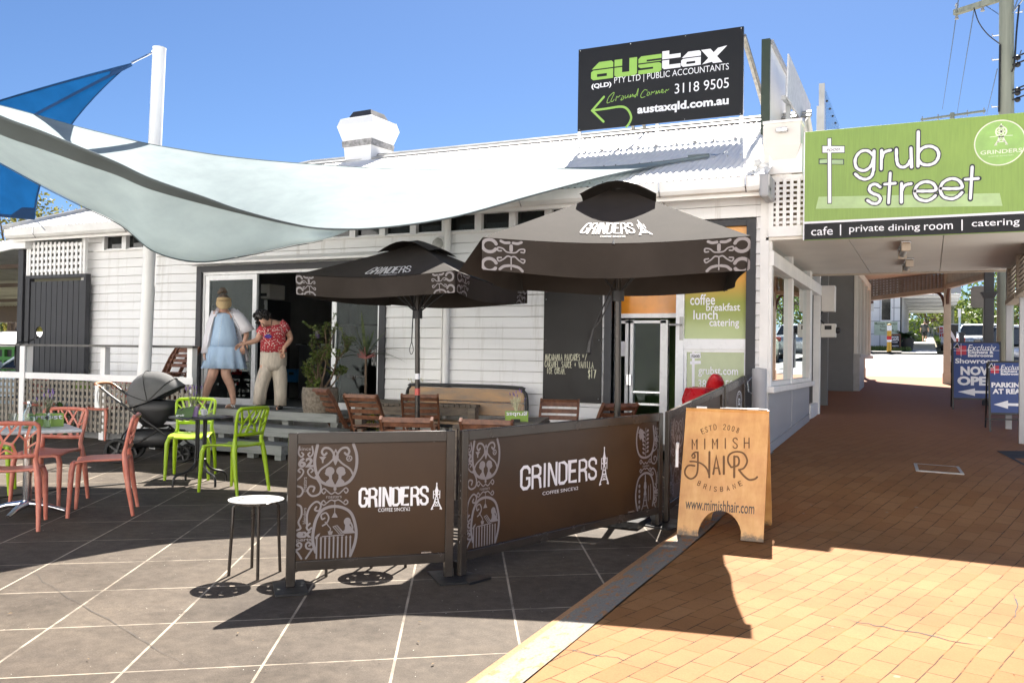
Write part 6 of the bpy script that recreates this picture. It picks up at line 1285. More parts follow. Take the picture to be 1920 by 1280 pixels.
for i in range(9):
    a = i/8; z = zr(744)+(zr(700)-zr(744))*a; wd = .115*math.sqrt(max(0, 1-(a*.98)**2.6)); xx = hx_+.02*a-.02
    rows.append([(xx+wd*math.cos(t)*.9, rp.y+.10+.10*math.sin(t)-.05*a, z) for t in [2*math.pi*k/14 for k in range(14)]])
mb.loft(rows); obj("seat_back", mb, MT['red'], rc, smooth='all')

# ---- pram ------------------------------------------------------------------------------------------------
pa = onp(291, 864); prm = thing("pram", "black pram with grey sunshade hood parked before the steps", "pram", G3(pa), R_(28)); prm.scale = (.93,)*3
MT['hood'] = clothmat("grey_hood_cloth", (.115,.115,.12), .05, (.16,.16,.162), 500)
def wheel(x, y, r, w):
    mb = MB(); mb.M = Matrix.Translation((x, y, r)) @ Matrix.Rotation(R_(90), 4, 'X'); mb.lathe([(r*.74, -w/2), (r*.95, -w/2), (r, -w*.3), (r, w*.3), (r*.95, w/2), (r*.74, w/2), (r*.74, -w/2)], 24); wh_ = obj("wheel", mb, MT['rubber'], prm, smooth=True)
    mb = MB(mb.M); mb.tube([(0, 0, -w*.6), (0, 0, w*.6)], r*.16, 10)
    for k in range(5): a = 2*math.pi*k/5; mb.bar((0, 0, 0), (r*.76*math.cos(a), r*.76*math.sin(a), 0), r*.16, w*.4, (0, 0, 1))
    obj("rim", mb, mat("dark_hub", (.05,.05,.052), .4), wh_)
for s in (-1, 1): wheel(-.36, s*.27, .15, .05); wheel(.36, s*.13, .105, .045)
mb = MB()
for s in (-1, 1):
    mb.tube([(-.62, s*.23, .93), (-.45, s*.25, .80), (-.05, s*.26, .52), (.20, s*.2, .33), (.36, s*.16, .20), (.36, s*.15, .105)], .014, 8); mb.tube([(-.12, s*.26, .57), (-.30, s*.27, .34), (-.36, s*.25, .15)], .014, 8); mb.tube([(.1, s*.22, .4), (-.1, s*.24, .26), (-.34, s*.25, .2)], .010, 6); mb.ball((-.12, s*.275, .56), .04, 10, 6, (1, .6, 1))
mb.tube([(-.36, -.27, .15), (-.36, .27, .15)], .012, 8); obj("chassis", mb, MT['black'], prm, smooth=True)
mb = MB(); mb.tube(crv([(-.58, -.235, .90), (-.66, -.2, .945), (-.66, .2, .945), (-.58, .235, .90)], 4), .017, 10); obj("handle", mb, mat("tan_grip", (.32,.115,.04), .5), prm, smooth=True)
mb = MB(); mb.box(-.64, -.60, -.26, -.24, .66, .93); mb.tube(crv([(-.6, -.25, .9), (-.62, -.262, .8), (-.585, -.262, .66)], 4), .012, 6); obj("wrist_strap", mb, MT['white'], prm)
def rrect(x0, x1, hw, z, n=16, p=3.): return [((x0+x1)/2+(x1-x0)/2*math.copysign(abs(math.cos(t))**(2/p), math.cos(t)), hw*math.copysign(abs(math.sin(t))**(2/p), math.sin(t)), z) for t in [2*math.pi*k/n for k in range(n)]]
mb = MB(); mb.loft([rrect(-.12, .12, .12, .42), rrect(-.2, .2, .18, .5), rrect(-.25, .27, .21, .62), rrect(-.27, .33, .225, .745)]); obj("seat_body", mb, MT['blackp'], prm, smooth='all')
mb = MB(); mb.loft([rrect(-.30, .24, .2, .19), rrect(-.36, .3, .23, .24), rrect(-.34, .34, .22, .38)], cap=False); obj("basket", mb, MT['blackp'], prm, smooth='all', solid=.01)
mb = MB(); mb.loft([rrect(.10, .42, .15, .46), rrect(.12, .46, .15, .50), rrect(.28, .52, .14, .47)]); obj("foot_cushion", mb, mat("pale_lining", (.45,.44,.47), .8), prm, smooth='all')
def hoop(ph, r, sq=.23, n=16): return [(-.03+r*math.cos(ph)*abs(math.sin(math.pi*k/n))**.55, -sq*math.cos(math.pi*k/n)*1.02, .735+r*math.sin(ph)*abs(math.sin(math.pi*k/n))**.55) for k in range(n+1)]
PH = [R_(200), R_(182), R_(162), R_(142), R_(122), R_(104), R_(84), R_(64), R_(48), R_(36), R_(28)]; RR = [.27, .31, .335, .35, .365, .375, .375, .37, .375, .40, .42]
mb = MB(); rows = [hoop(p, r) for p, r in zip(PH, RR)]; mb.grid(rows); obj("hood", mb, MT['hood'], prm, smooth='all', solid=.006, sub=1)
mb = MB(); 
for k in (2, 5, 8): mb.tube([(x*1.01, y*1.02, z+.003) for x, y, z in hoop(PH[k], RR[k]+.004)], .006, 6)
obj("hood_piping", mb, MT['black'], prm); mb = MB(); mb.bar((.345, -.06, .935), (.355, .06, .935), .02, .005); obj("hood_tab", mb, MT['black'], prm)
# ---- small plants and table things --------------------------------------------------------------------------
def sprig(mb, base, d, L, w, bend=.3, n=5, up=Vector((0, 0, 1))):
    "thin tapering leaf blade that droops along its length"
    d = d.normalized(); sd_ = d.cross(up); sd_ = sd_.normalized() if sd_.length > 1e-3 else Vector((1, 0, 0)); rows = []
    for i in range(n+1):
        t = i/n; p = base+d*(L*t)+Vector((0, 0, -bend*L*t*t)); ww = w*(math.sin(math.pi*min(1, t*.92+.08))**.7)*.5; rows.append([p-sd_*ww, p+Vector((0, 0, -ww*.25)), p+sd_*ww])
    mb.grid(rows)
MT['laven'] = mat("grey_green_sprigs", (.13,.15,.08), .7, var=.3, vs=40, c2=(.26,.27,.17)); MT['lavfl'] = mat("lavender_flowers", (.20,.13,.34), .7, var=.3, vs=40)
MT['straw'] = mat("dried_flower_straw", (.62,.60,.40), .7, var=.2, vs=40)
def tuft(parent, c, n, L, spread, m, flower=None, seed=1, w=.006):
    r = random.Random(seed); mb = MB(); fm = MB()
    for k in range(n):
        a = r.uniform(0, 6.28); s_ = r.uniform(.05, spread); d = Vector((math.cos(a)*s_, math.sin(a)*s_, 1)).normalized(); l = L*r.uniform(.55, 1.1); b0 = c+Vector((math.cos(a), math.sin(a), 0))*r.uniform(0, .025); sprig(mb, b0, d, l, w, r.uniform(.0, .25), 4)
        for q in range(3): dd = (d+Vector((r.uniform(-.7, .7), r.uniform(-.7, .7), .2))); sprig(mb, b0+d*l*r.uniform(.3, .8), dd, l*.28, w*.9, .1, 2)
        if flower and k % 3 == 0: p = b0+d*l; fm.tube([p, p+d*.02, p+d*.035], [.004, .006, .001], 5)
    obj("sprigs", mb, m, parent)
    if flower: obj("flower_heads", fm, flower, parent)
def flower_box(label, p, rz, w=.20, hgt=.105, seed=1, flip=True, m=None, fl=None, L=.16):
    t = thing("flower_box", label, "planter", p, rz, "green cafe flower boxes"); mb = MB(); mb.box(-w/2, w/2, -.045, .045, 0, hgt); obj("box", mb, MT['green'], t, bevel=.002)
    M = plane((0, -.0465, 0), (1, 0, 0), (0, 0, 1)); mb = MB(M); mb.text("grubst", (-w*.46, hgt*.45, w*.46, hgt*1.02-.006), .015)
    if flip: mb.v = [tuple(M @ Vector((-q.x, hgt*1.45-q.y, q.z))) for q in (M.inverted() @ Vector(v) for v in mb.v)]
    ob = MB(M); ob.text("grubst", (-w*.46, hgt*.45, w*.46, hgt*1.02-.006), .035, z=.0003)
    if flip: ob.v = [tuple(M @ Vector((-q.x, hgt*1.45-q.y, q.z))) for q in (M.inverted() @ Vector(v) for v in ob.v)]
    obj("letter_outline", ob, MT['ink'], t); obj("lettering", mb, MT['white_ink'], t)
    tuft(t, Vector((0, 0, hgt-.01)), 22, L, .75, m or MT['laven'], fl, seed); return t
rzv = lambda px: face(VR(px))
p = onp(975, 790, .66); p = cS+(p-cS)*.7
flower_box("green flower box with dried straw flowers on the small slatted table", (p.x, p.y, zS), rzv(975)+.05, .22, .10, 3, True, MT['straw'], MT['lavfl'], .20)
c = MB(); mb = MB(); mb.box(-.03, .03, -.07, -.05, .0, .025); 
nb = thing("table_number", "small black number holder in front of the straw flower box", "table number", tuple(Vector((p.x, p.y, zS))-VR(975)*.075), rzv(975)); mb = MB(); mb.box(-.035, .035, -.012, .012, 0, .028); obj("holder", mb, MT['black'], nb, bevel=.003)
p = cB.lerp(onp(775, 752, .66), .85); flower_box("green flower box with grey sprigs on the long weathered table", (p.x, p.y, zB), rzv(775), .22, .10, 5, True, None, MT['straw'], .2)
p = onp(152, 741, .66); p = B2_.lerp(p, .2); flower_box("green flower box on the far round black table by the lattice railing", (p.x+.05, p.y+.12, tz(B2_.x, B2_.y)+.66), rzv(150), .22, .10, 7, True, None, None, .16)
bx_ = thing("table_number", "small black number holder on the far round black table", "table number", (B2_.x+.02, B2_.y+.02, tz(B2_.x, B2_.y)+.66), rzv(150)); mb = MB(); mb.box(-.05, .05, -.025, .025, 0, .05); obj("holder", mb, MT['black'], bx_, bevel=.008)
# lavender pot, card and clock on the round black table
zt2 = tz(BT.x, BT.y)+.655; vb = VR(370); sb = Vector((vb.y, -vb.x, 0)); kx = lambda px, dd=0.: Vector((BT.x, BT.y, zt2))+sb*((px-374)/FPX*8.5)+vb*dd
lp = thing("flower_pot", "lilac flower pot with wispy grey lavender on the round black table", "flower pot", tuple(kx(361, -.06))); mb = MB(); mb.lathe([(.032, 0), (.044, .088), (.046, .09), (.046, .098), (.041, .098), (.038, .08), (0, .08)], 20); obj("pot", mb, mat("lilac_pot", (.52,.36,.62), .45), lp, smooth=True); tuft(lp, Vector((0, 0, .08)), 30, .19, .6, MT['laven'], MT['lavfl'], 11, .004)
cdt = thing("table_card", "leaning dark green cafe card on the round black table", "card", tuple(kx(333, -.05)), rzv(333)-R_(25)); mb = MB(); mb.hexa([(-.01, -.06, 0), (.16, -.06, 0), (.16, -.055, 0), (-.01, -.055, 0), (-.01, .0, .075), (.16, .0, .105), (.16, .005, .105), (-.01, .005, .075)]); obj("card", mb, mat("dark_green_card", (.06,.11,.035), .5), cdt); 
M = plane((0.0, -.0602, .002), (1, 0, 0), (0, .06, .09)); mb = MB(M); mb.text("grub", (.0, .002, .08, .03), .01, z=.0012); obj("lettering", mb, MT['white_ink'], cdt)
ck = thing("round_speaker", "small round black speaker beside the lilac flower pot", "speaker", tuple(kx(343, -.05)), rzv(343)+.2); mb = MB(); mb.M = Matrix.Translation((0, 0, .043)) @ Matrix.Rotation(R_(90), 4, 'X'); mb.lathe([(.043, -.02), (.044, .02), (.034, .024), (.03, .018), (0, .02)], 22); obj("case", mb, MT['blackp'], ck, smooth=True); mb = MB(mb.M); mb.stroke(arc(0, 0, .034, .034, 0, 350, 22), .004, z=.0255); mb.stroke(arc(0, 0, .012, .012, 0, 340, 10), .004, z=.0225); obj("face_ring", mb, MT['steel'], ck)
cp = thing("cup", "small white cup behind the lilac flower pot", "cup", tuple(kx(378, .1))); mb = MB(); mb.lathe([(.02, 0), (.032, .05), (.034, .06), (.031, .06), (.022, .01), (0, .01)], 16); obj("cup_body", mb, MT['alum'], cp, smooth=True); mb = MB(); mb.tube([(.03, 0, .05), (.05, 0, .04), (.048, 0, .02), (.026, 0, .015)], .005, 6); obj("handle", mb, MT['alum'], cp)
# bottle, glasses and flower box on the pale table
zt3 = tz(tb.x, tb.y)+HT; kx3 = lambda px, dd=0.: Vector((tb.x, tb.y, zt3))+sc*((px-50)/FPX*7.0)+v0*dd
gm, nt, N, Lk, b = newmat("clear_glass"); b.inputs['Transmission Weight'].default_value = 1; b.inputs['Roughness'].default_value = .02; b.inputs['IOR'].default_value = 1.35; b.inputs['Base Color'].default_value = (.9, .96, .95, 1)
o3 = Matrix()
bo2 = thing("water_bottle", "clear glass water bottle on the pale cafe table", "bottle", tuple(kx3(50, -.05))); mb = MB(); mb.lathe([(.042, 0), (.045, .01), (.045, .10), (.036, .135), (.016, .165), (.014, .19), (.017, .195), (.017, .21), (.012, .21), (.012, .17), (.03, .135), (.041, .10), (.041, .012), (0, .01)], 24); obj("glass_body", mb, gm, bo2, smooth=True)
mb = MB(); mb.lathe([(.0, .012), (.039, .012), (.039, .085), (0, .085)], 20); obj("water", mb, gm, bo2, smooth=True); mb = MB(); mb.lathe([(.0175, .195), (.0175, .212), (0, .213)], 14); obj("stopper", mb, MT['steel'], bo2, smooth=True)
def tumbler(label, p, straw, nap):
    t = thing("glass", label, "glass", tuple(p)); mb = MB(); mb.lathe([(.027, 0), (.036, .115), (.034, .115), (.025, .008), (0, .008)], 20); obj("glass_body", mb, gm, t, smooth=True)
    if straw: mb = MB(); mb.tube([(0, 0, .01), (.025, .01, .12), (.035, .0, .165)], .003, 6); obj("straw", mb, MT['black'], t)
    if nap:
        mb = MB(); r = random.Random(4)
        for k in range(5): q = [Vector((r.uniform(-.022, .022), r.uniform(-.022, .022), r.uniform(.05, .13))) for _ in range(4)]; mb.grid([[q[0], q[1]], [q[3], q[2]]])
        obj("napkin", mb, MT['white'], t)
tumbler("empty glass with a black straw, left of the water bottle", kx3(24, -.03), True, False); tumbler("glass stuffed with a white napkin, right of the water bottle", kx3(80, -.08), False, True)
flower_box("green flower box with trailing grass behind the bottle on the pale table", tuple(kx3(78, .08)), rzv(78)+.08, .26, .105, 13, False, MT['laven'], MT['lavfl'], .17)
pk = thing("menu_stack", "stack of white menus at the left side of the pale table", "menus", tuple(kx3(14, .16)), rzv(20)); mb = MB(); [mb.box(-.09+.004*k, .09+.003*k, -.07, .07, .004*k, .004*k+.003) for k in range(5)]; obj("sheets", mb, MT['white'], pk)
# thin dark hose lying on the terrace, dappled
hz = thing("cord", "thin dark striped cord lying across the terrace tiles", "cord", tuple(onp(120, 918)), world=True); mb = MB(); mb.tube(crv([onp(*q, .006) for q in ((-20, 936), (40, 926), (110, 917), (180, 911), (215, 908), (243, 905))], 6), .006, 6); obj("cord_body", mb, MT['rubber'], hz)
# ================================================================== people
MT['skin'] = mat("skin", (.62,.37,.27), .5, var=.06, vs=12); MT['skin2'] = mat("skin_tanned", (.57,.33,.235), .5, var=.06, vs=12)
def skin_body(name, V, E, m, parent, root=0, sub=2):
    me = bpy.data.meshes.new(name); me.from_pydata([v[0] for v in V], E, []); me.update(); me.materials.append(m)
    o = bpy.data.objects.new(name, me); COL.objects.link(o); o.parent = parent
    sk = o.modifiers.new("skin", 'SKIN'); sk.use_smooth_shade = True
    for i, v in enumerate(V):
        r = v[1]; d = me.skin_vertices[0].data[i]; d.radius = r if isinstance(r, tuple) else (r, r); d.use_root = (i == root)
    if sub: s = o.modifiers.new("sub", 'SUBSURF'); s.levels = sub; s.render_levels = sub
    return o
class Sk:
    def __init__(s): s.V = []; s.E = []
    def a(s, p, r, par=None):
        s.V.append((tuple(p), r)); i = len(s.V)-1
        if par is not None: s.E.append((par, i))
        return i
    def chain(s, pts, par):
        for p, r in pts: par = s.a(p, r, par)
        return par
    def hand(s, wrist, par, d, side, curl=.5, k=1.):
        "palm and five fingers; d = pointing direction, side = direction of the thumb"
        d = Vector(d).normalized(); t = Vector(side).normalized(); n = d.cross(t).normalized(); w = Vector(wrist)
        pm_ = s.a(w+d*.04*k, (.022*k, .014*k), par); kn = s.a(w+d*.075*k, (.026*k, .012*k), pm_)
        for q, (off, L) in enumerate(((.028, .062), (.010, .072), (-.010, .066), (-.028, .052))):
            b = w+d*.088*k+t*off*k; f1 = b+(d-n*curl*.5)*L*.5*k; f2 = f1+(d-n*curl*1.5)*L*.45*k; s.chain([(b, .0095*k), (f1, .0085*k), (f2, .006*k)], kn)
        b = w+d*.03*k+t*.032*k; s.chain([(b, .011*k), (b+(d*.6+t*.5-n*curl*.3)*.035*k, .010*k), (b+(d*1.0+t*.4-n*curl*.7)*.055*k, .007*k)], pm_)
def rings(mb, spec, n=28, fold=0., nf=9, ph=0., ampz=None):
    "stack of ellipses (cx, cy, z, rx, ry [, tilt]); fold = depth of the cloth folds growing down the stack"
    R = []; m = len(spec)
    for i, q in enumerate(spec):
        cx, cy, z, rx, ry = q[:5]; tl = q[5] if len(q) > 5 else 0.; f = fold*(q[6] if len(q) > 6 else i/max(1, m-1)); r = []
        for k in range(n):
            a = 2*math.pi*k/n; g = 1+f*math.sin(nf*a+ph+i*.35)+f*.5*math.sin((nf*.5+1.5)*a-ph*2)
            r.append((cx+rx*g*math.cos(a), cy+ry*g*math.sin(a), z+tl*math.cos(a)))
        R.append(r)
    mb.grid(R, closed=True)
def facefeat(par, c, fwd, up, r, m_eye):
    "eyes, brows and mouth set into a head centred at c"
    f = Vector(fwd).normalized(); u = Vector(up); u = (u-f*u.dot(f)).normalized(); s_ = f.cross(u); c = Vector(c); mb = MB()
    for sg in (-1, 1): mb.ball(c+f*r*.86+s_*sg*r*.36+u*r*.05, r*.1, 8, 5); mb.bar(c+f*r*.9+s_*sg*r*.22+u*r*.26, c+f*r*.84+s_*sg*r*.52+u*r*.24, r*.05, r*.06)
    obj("eyes", mb, m_eye, par); mb = MB(); mb.bar(c+f*r*.93+s_*-r*.22-u*r*.52, c+f*r*.93+s_*r*.22-u*r*.52, r*.06, r*.09); obj("mouth", mb, mat("lips", (.38,.13,.11), .5), par)
# ---- woman in the blue dress -------------------------------------------------------------------------------
fp = ony(432, 767, 9.28); s1_ = (fp-CAMP).dot(FW); kk = s1_/FPX/5.12
w1 = thing("person", "person in a blue dress, open white shirt and straw sun visor stepping from the doorway", "person", (fp.x, fp.y, .602), face(VR(420)))
def p1(cx, cy, y=0.): return Vector(((cx-317)*kk, y, (1205-cy)*kk))
S = Sk(); kx_ = kk
pel = S.a(p1(245, 660), (.14, .10)); bel = S.a(p1(240, 540), (.125, .10), pel); che = S.a(p1(240, 400), (.112, .085), bel); nb_ = S.a(p1(240, 318), (.085, .06), che); nk = S.a(p1(238, 285, -.02), .048, nb_)
hd1 = S.a(p1(236, 235, -.05), (.07, .08), nk); hd2 = S.a(p1(234, 180, -.06), (.078, .09), hd1); S.a(p1(232, 140, -.05), (.06, .07), hd2); S.a(p1(238, 245, -.13), .018, hd1)
for sx, pts in ((-1, [((160, 315), .0, .055), ((118, 430), .03, .048), ((92, 560), .03, .040), ((76, 700), -.02, .030)]), (1, [((315, 318), .0, .055), ((395, 400), .0, .047), ((455, 500), -.02, .040), ((432, 575), -.10, .030)])):
    i = nb_
    for (q, y, r) in pts: i = S.a(p1(*q, y), r, i)
    if sx < 0: S.hand(p1(76, 700, -.02), i, (-.05, 0, -1), (0, -1, 0), .4, .95)
    else: S.hand(p1(430, 580, -.10), i, (-.25, -.2, -1), (1, -.4, 0), 1.0, 1.0)
for pts in ([((180, 740), 0, .098), ((150, 890), -.02, .072), ((105, 1010), .02, .062), ((85, 1110), .04, .043), ((76, 1165), .04, .040)], [((290, 740), 0, .098), ((262, 885), -.05, .070), ((318, 1000), -.03, .060), ((338, 1110), -.02, .042), ((342, 1165), -.02, .040)]):
    i = pel
    for (q, y, r) in pts: i = S.a(p1(*q, y), r, i)
    e = pts[-1]; S.chain([(p1(e[0][0]-6, 1186, e[1]-.02), (.036, .026)), (p1(e[0][0]-40, 1193, e[1]-.09), (.042, .020)), (p1(e[0][0]-70, 1198, e[1]-.14), (.034, .014))], i)
skin_body("body", S.V, S.E, MT['skin'], w1)
hb = MB(); hb.ball(p1(232, 176, -.045), 1, 16, 10, (.082, .094, .078)); hb.ball(p1(222, 88, -.01), 1, 12, 8, (.05, .046, .040)); hb.ball(p1(196, 108, -.01), 1, 8, 6, (.03, .03, .028)); hb.ball(p1(246, 100, -.01), 1, 8, 6, (.03, .03, .026)); MT['hair1'] = mat("brown_hair", (.085,.055,.035), .5, var=.5, vs=14, stretch=(6, 6, 1), c2=(.17,.12,.08), bump=.5, bs=40); obj("hair", hb, MT['hair1'], w1, smooth='all')
facefeat(w1, p1(236, 222, -.075), (0, -1, -.8), (0, -.6, 1), .085, MT['black'])
MT['straw_hat'] = mat("woven_straw", (.50,.36,.19), .8, var=.12, vs=60, bump=.4, bs=250)
mb = MB(); c0 = p1(236, 175, -.055); R = []
for (z, rx, ry) in ((.012, .09, .103), (-.035, .093, .106)): R.append([(c0.x+rx*math.cos(a), c0.y+ry*math.sin(a), c0.z+z+.02*math.cos(a)*0-.012*math.sin(a)) for a in [2*math.pi*k/28 for k in range(28)]])
mb.grid(R, closed=True); rows = []
for i in range(7):
    t = i/6; rows.append([(c0.x+(.093+.006*t)*math.cos(a), c0.y+(.106+.055*math.sin(math.pi*t*.5))*math.sin(a), c0.z-.028-.115*t*(.12+.88*math.sin(-a)**.7 if math.sin(-a) > 0 else .12)) for a in [math.pi+math.pi*k/18 for k in range(19)]])
mb.grid(rows); obj("sun_visor", mb, MT['straw_hat'], w1, smooth='all', solid=.005)
dz_ = lambda cy: (1205-cy)*kk
xx = lambda cx: (cx-317)*kk
dm, nt, N, Lk, b = newmat("pale_blue_linen"); n1 = noise(nt, 9, 4, .6, (3, 3, .8)); Lk.new(ramp(nt, n1, [(.3, (.40, .56, .78)), (.7, (.50, .66, .86))]), b.inputs['Base Color']); b.inputs['Roughness'].default_value = .9
mb = MB(); rings(mb, [(xx(238), -.0, dz_(303), .098, .07), (xx(238), -.005, dz_(322), .128, .085), (xx(238), -.01, dz_(350), .130, .09), (xx(240), 0, dz_(420), .134, .11), (xx(244), 0, dz_(520), .160, .12), (xx(250), 0, dz_(625), .195, .135)], 36, .012, 7)
rings(mb, [(xx(250), 0, dz_(622), .195, .136), (xx(252), 0, dz_(640), .215, .15), (xx(252), 0, dz_(720), .245, .165), (xx(253), 0, dz_(835), .285, .185)], 54, .085, 11, .6); obj("dress", mb, dm, w1, smooth='all', solid=.006)
mb = MB()
for k in range(13): q = p1(225-k*2.7, 330+k*24); mb.ball((q.x, -.105-.003*k*.9-(.03 if k > 2 else .0)*min(1, k/5), q.z), .0055, 6, 4)
obj("buttons", mb, MT['white'], w1)
MT['shirt'] = clothmat("white_muslin", (.90,.88,.93), .1, None, 400, .1)
mb = MB(); rows = []
for (lx, rx_, cy, d, gp) in ((150, 332, 292, .10, .5), (122, 350, 345, .12, .85), (100, 392, 440, .15, 1.0), (86, 420, 560, .165, 1.1), (66, 465, 680, .175, 1.2), (56, 470, 765, .175, 1.25)):
    r = []
    c_, h_ = (lx+rx_)/2, (rx_-lx)/2
    for k in range(33):
        a = math.pi*1.5+gp+(2*math.pi-2*gp)*k/32; f_ = 1+.05*math.sin(7*a+cy*.01); r.append((xx(c_+h_*math.cos(a)*f_), d*math.sin(a)*f_+.0, dz_(cy+(6*math.sin(4*a) if cy > 700 else 0))))
    rows.append(r)
mb.grid(rows)
# wide elbow sleeve on the photo's right, falling sleeve on the left
def sleeve(pts): 
    R = []
    for (cx, cy, y, r, tx_, tz_) in pts: R.append([(xx(cx)+r*math.cos(a)*tx_, y+r*.9*math.sin(a), dz_(cy)+r*math.cos(a)*tz_) for a in [2*math.pi*k/18 for k in range(18)]])
    mb.grid(R, closed=True)
sleeve([(322, 300, 0, .075, .7, .7), (372, 350, 0, .085, .75, .65), (425, 425, -.01, .095, .8, .5), (465, 478, -.02, .10, .85, .35)]); sleeve([(160, 310, .01, .062, .7, -.7), (126, 420, .03, .066, .9, -.2), (104, 560, .03, .066, 1, -.1), (88, 690, .0, .07, 1, 0)])
sh_ = obj("open_shirt", mb, MT['shirt'], w1, smooth='all', solid=.004)
mb = MB(); mb.grid([[p1(300, 262, .03), p1(325, 250, .03), p1(345, 262, -.01)], [p1(300, 300, -.05), p1(322, 296, -.09), p1(352, 285, -.07)]]); mb.grid([[p1(168, 262, -.01), p1(185, 250, .03), p1(200, 258, .03)], [p1(160, 285, -.07), p1(178, 292, -.09), p1(196, 290, -.06)]]); obj("collar", mb, MT['shirt'], sh_, solid=.005)
mb = MB()
for k in range(8): q = p1(318+k*7.5, 300+k*36); mb.ball((q.x, -.10-.008*k*.9-.015, q.z), .005, 6, 4)
obj("shirt_buttons", mb, MT['black'], sh_)
mb = MB()
for bx_0, y in ((76, .04), (342, -.02)):
    q = p1(bx_0-32, 1202, y-.06); mb.ball((q.x, q.y, q.z-.004), 1, 14, 6, (.055, .13, .012))
so_ = obj("sandal_sole", mb, mat("cork", (.25,.15,.08), .8), w1, smooth='all'); mb = MB()
for bx_0, y in ((76, .04), (342, -.02)):
    for dx, dy in ((-38, -.085), (-20, -.04)): q = p1(bx_0+dx, 1196, y+dy); mb.tube([(q.x+.046*math.cos(a), q.y-.01*math.cos(a), q.z-.012+.042*math.sin(a)) for a in [math.pi*k/8 for k in range(9)]], .0085, 6)
obj("sandal_strap", mb, MT['white'], so_, smooth=True)
# ---- woman in the red top -------------------------------------------------------------------------------------
fp2 = ony(512, 767, 9.32); kk = (fp2-CAMP).dot(FW)/FPX/5.12
w2_ = thing("person", "dark curly haired person in a red floral top and beige trousers, leaning forward", "person", (fp2.x, fp2.y, .602), face(VR(510)))
def p2(cx, cy, y=0.): return Vector(((cx-727)*kk, y, (1215-cy)*kk))
S = Sk()
pel = S.a(p2(720, 690), (.125, .10)); bel = S.a(p2(715, 590, -.02), (.125, .10), pel); che = S.a(p2(705, 470, -.07), (.135, .10), bel); nb_ = S.a(p2(700, 405, -.12), (.08, .06), che); nk = S.a(p2(678, 385, -.16), .048, nb_)
hd1 = S.a(p2(645, 378, -.20), (.07, .075), nk); hd2 = S.a(p2(620, 350, -.21), (.082, .08), hd1); S.a(p2(590, 330, -.20), (.06, .06), hd2); S.a(p2(615, 432, -.27), .017, hd1); S.a(p2(640, 430, -.22), .03, hd1)
i = S.a(p2(625, 440, -.10), .055, nb_); i = S.a(p2(590, 505, -.10), .046, i); i = S.a(p2(572, 560, -.13), .040, i); i = S.a(p2(500, 583, -.17), .033, i); i = S.a(p2(462, 595, -.19), .026, i); S.hand(p2(462, 595, -.19), i, (-1, -.05, -.35), (0, -.6, 1), .9, .95)
i = S.a(p2(800, 410, -.09), .056, nb_); i = S.a(p2(855, 480, -.05), .047, i); i = S.a(p2(880, 535, -.02), .042, i); i = S.a(p2(850, 585, -.07), .036, i); i = S.a(p2(815, 625, -.11), .027, i); S.hand(p2(812, 628, -.11), i, (-.1, -.1, -1), (-1, -.2, 0), .5, .95)
for pts in ([((665, 790), 0, .10), ((625, 930), -.04, .075), ((605, 1060), -.01, .060), ((600, 1160), .02, .043)], [((770, 790), 0, .10), ((790, 930), -.04, .075), ((795, 1060), -.01, .06), ((800, 1160), .02, .043)]):
    i = pel
    for (q, y, r) in pts: i = S.a(p2(*q, y), r, i)
    e = pts[-1]; S.chain([(p2(e[0][0]-4, 1192, 0), (.036, .026)), (p2(e[0][0]-22, 1200, -.07), (.042, .020)), (p2(e[0][0]-40, 1205, -.13), (.034, .014))], i)
skin_body("body", S.V, S.E, MT['skin2'], w2_)
facefeat(w2_, p2(640, 385, -.215), (-.45, -.55, -.75), (-.8, -.2, .3), .085, MT['black'])
hb = MB(); r = random.Random(5); c0 = p2(612, 335, -.19)
hb.ball(c0, 1, 14, 9, (.105, .095, .075))
for k in range(110):
    a, e = r.uniform(0, 6.28), r.uniform(-.5, 1.4); d = Vector((math.cos(a)*math.cos(e), math.sin(a)*math.cos(e), math.sin(e))); q = c0+Vector((d.x*.108, d.y*.10, d.z*.078)); hb.ball(q, r.uniform(.014, .024), 6, 4)
for k in range(24): q = p2(r.uniform(560, 600), r.uniform(370, 402), -.19+r.uniform(-.06, .06)); hb.ball(q, r.uniform(.013, .02), 6, 4)
obj("hair", hb, mat("black_curly_hair", (.012,.008,.007), .45, var=.5, vs=60), w2_, smooth='all')
dz_ = lambda cy: (1215-cy)*kk
xx = lambda cx: (cx-727)*kk
tm, nt, N, Lk, b = newmat("red_floral_print"); g = N.new("ShaderNodeTexCoord").outputs['Object']; v = N.new("ShaderNodeTexVoronoi"); v.inputs['Scale'].default_value = 46; v.inputs['Randomness'].default_value = 1; Lk.new(g, v.inputs['Vector'])
Lk.new(ramp(nt, v.outputs['Distance'], [(.30, (.72, .62, .58)), (.36, (.46, .04, .055))]), b.inputs['Base Color']); b.inputs['Roughness'].default_value = .85
mb = MB(); rings(mb, [(xx(700), -.135, dz_(418), .105, .07, .02), (xx(706), -.10, dz_(450), .15, .105), (xx(712), -.06, dz_(520), .158, .12), (xx(716), -.03, dz_(590), .158, .125), (xx(722), 0, dz_(672), .165, .125)], 32, .014, 6)
def sleeve2(pts):
    R = []
    for (cx, cy, y, r, tx_, tz_) in pts: R.append([(xx(cx)+r*math.cos(a)*tx_, y+r*.95*math.sin(a), dz_(cy)+r*math.cos(a)*tz_) for a in [2*math.pi*k/16 for k in range(16)]])
    mb.grid(R, closed=True)
sleeve2([(770, 400, -.10, .075, .5, .85), (815, 435, -.08, .075, .55, .8), (845, 478, -.06, .066, .6, .7)]); sleeve2([(640, 435, -.11, .07, .6, -.75), (605, 470, -.10, .066, .7, -.6), (588, 500, -.10, .06, .75, -.5)]); obj("floral_top", mb, tm, w2_, smooth='all', solid=.005)
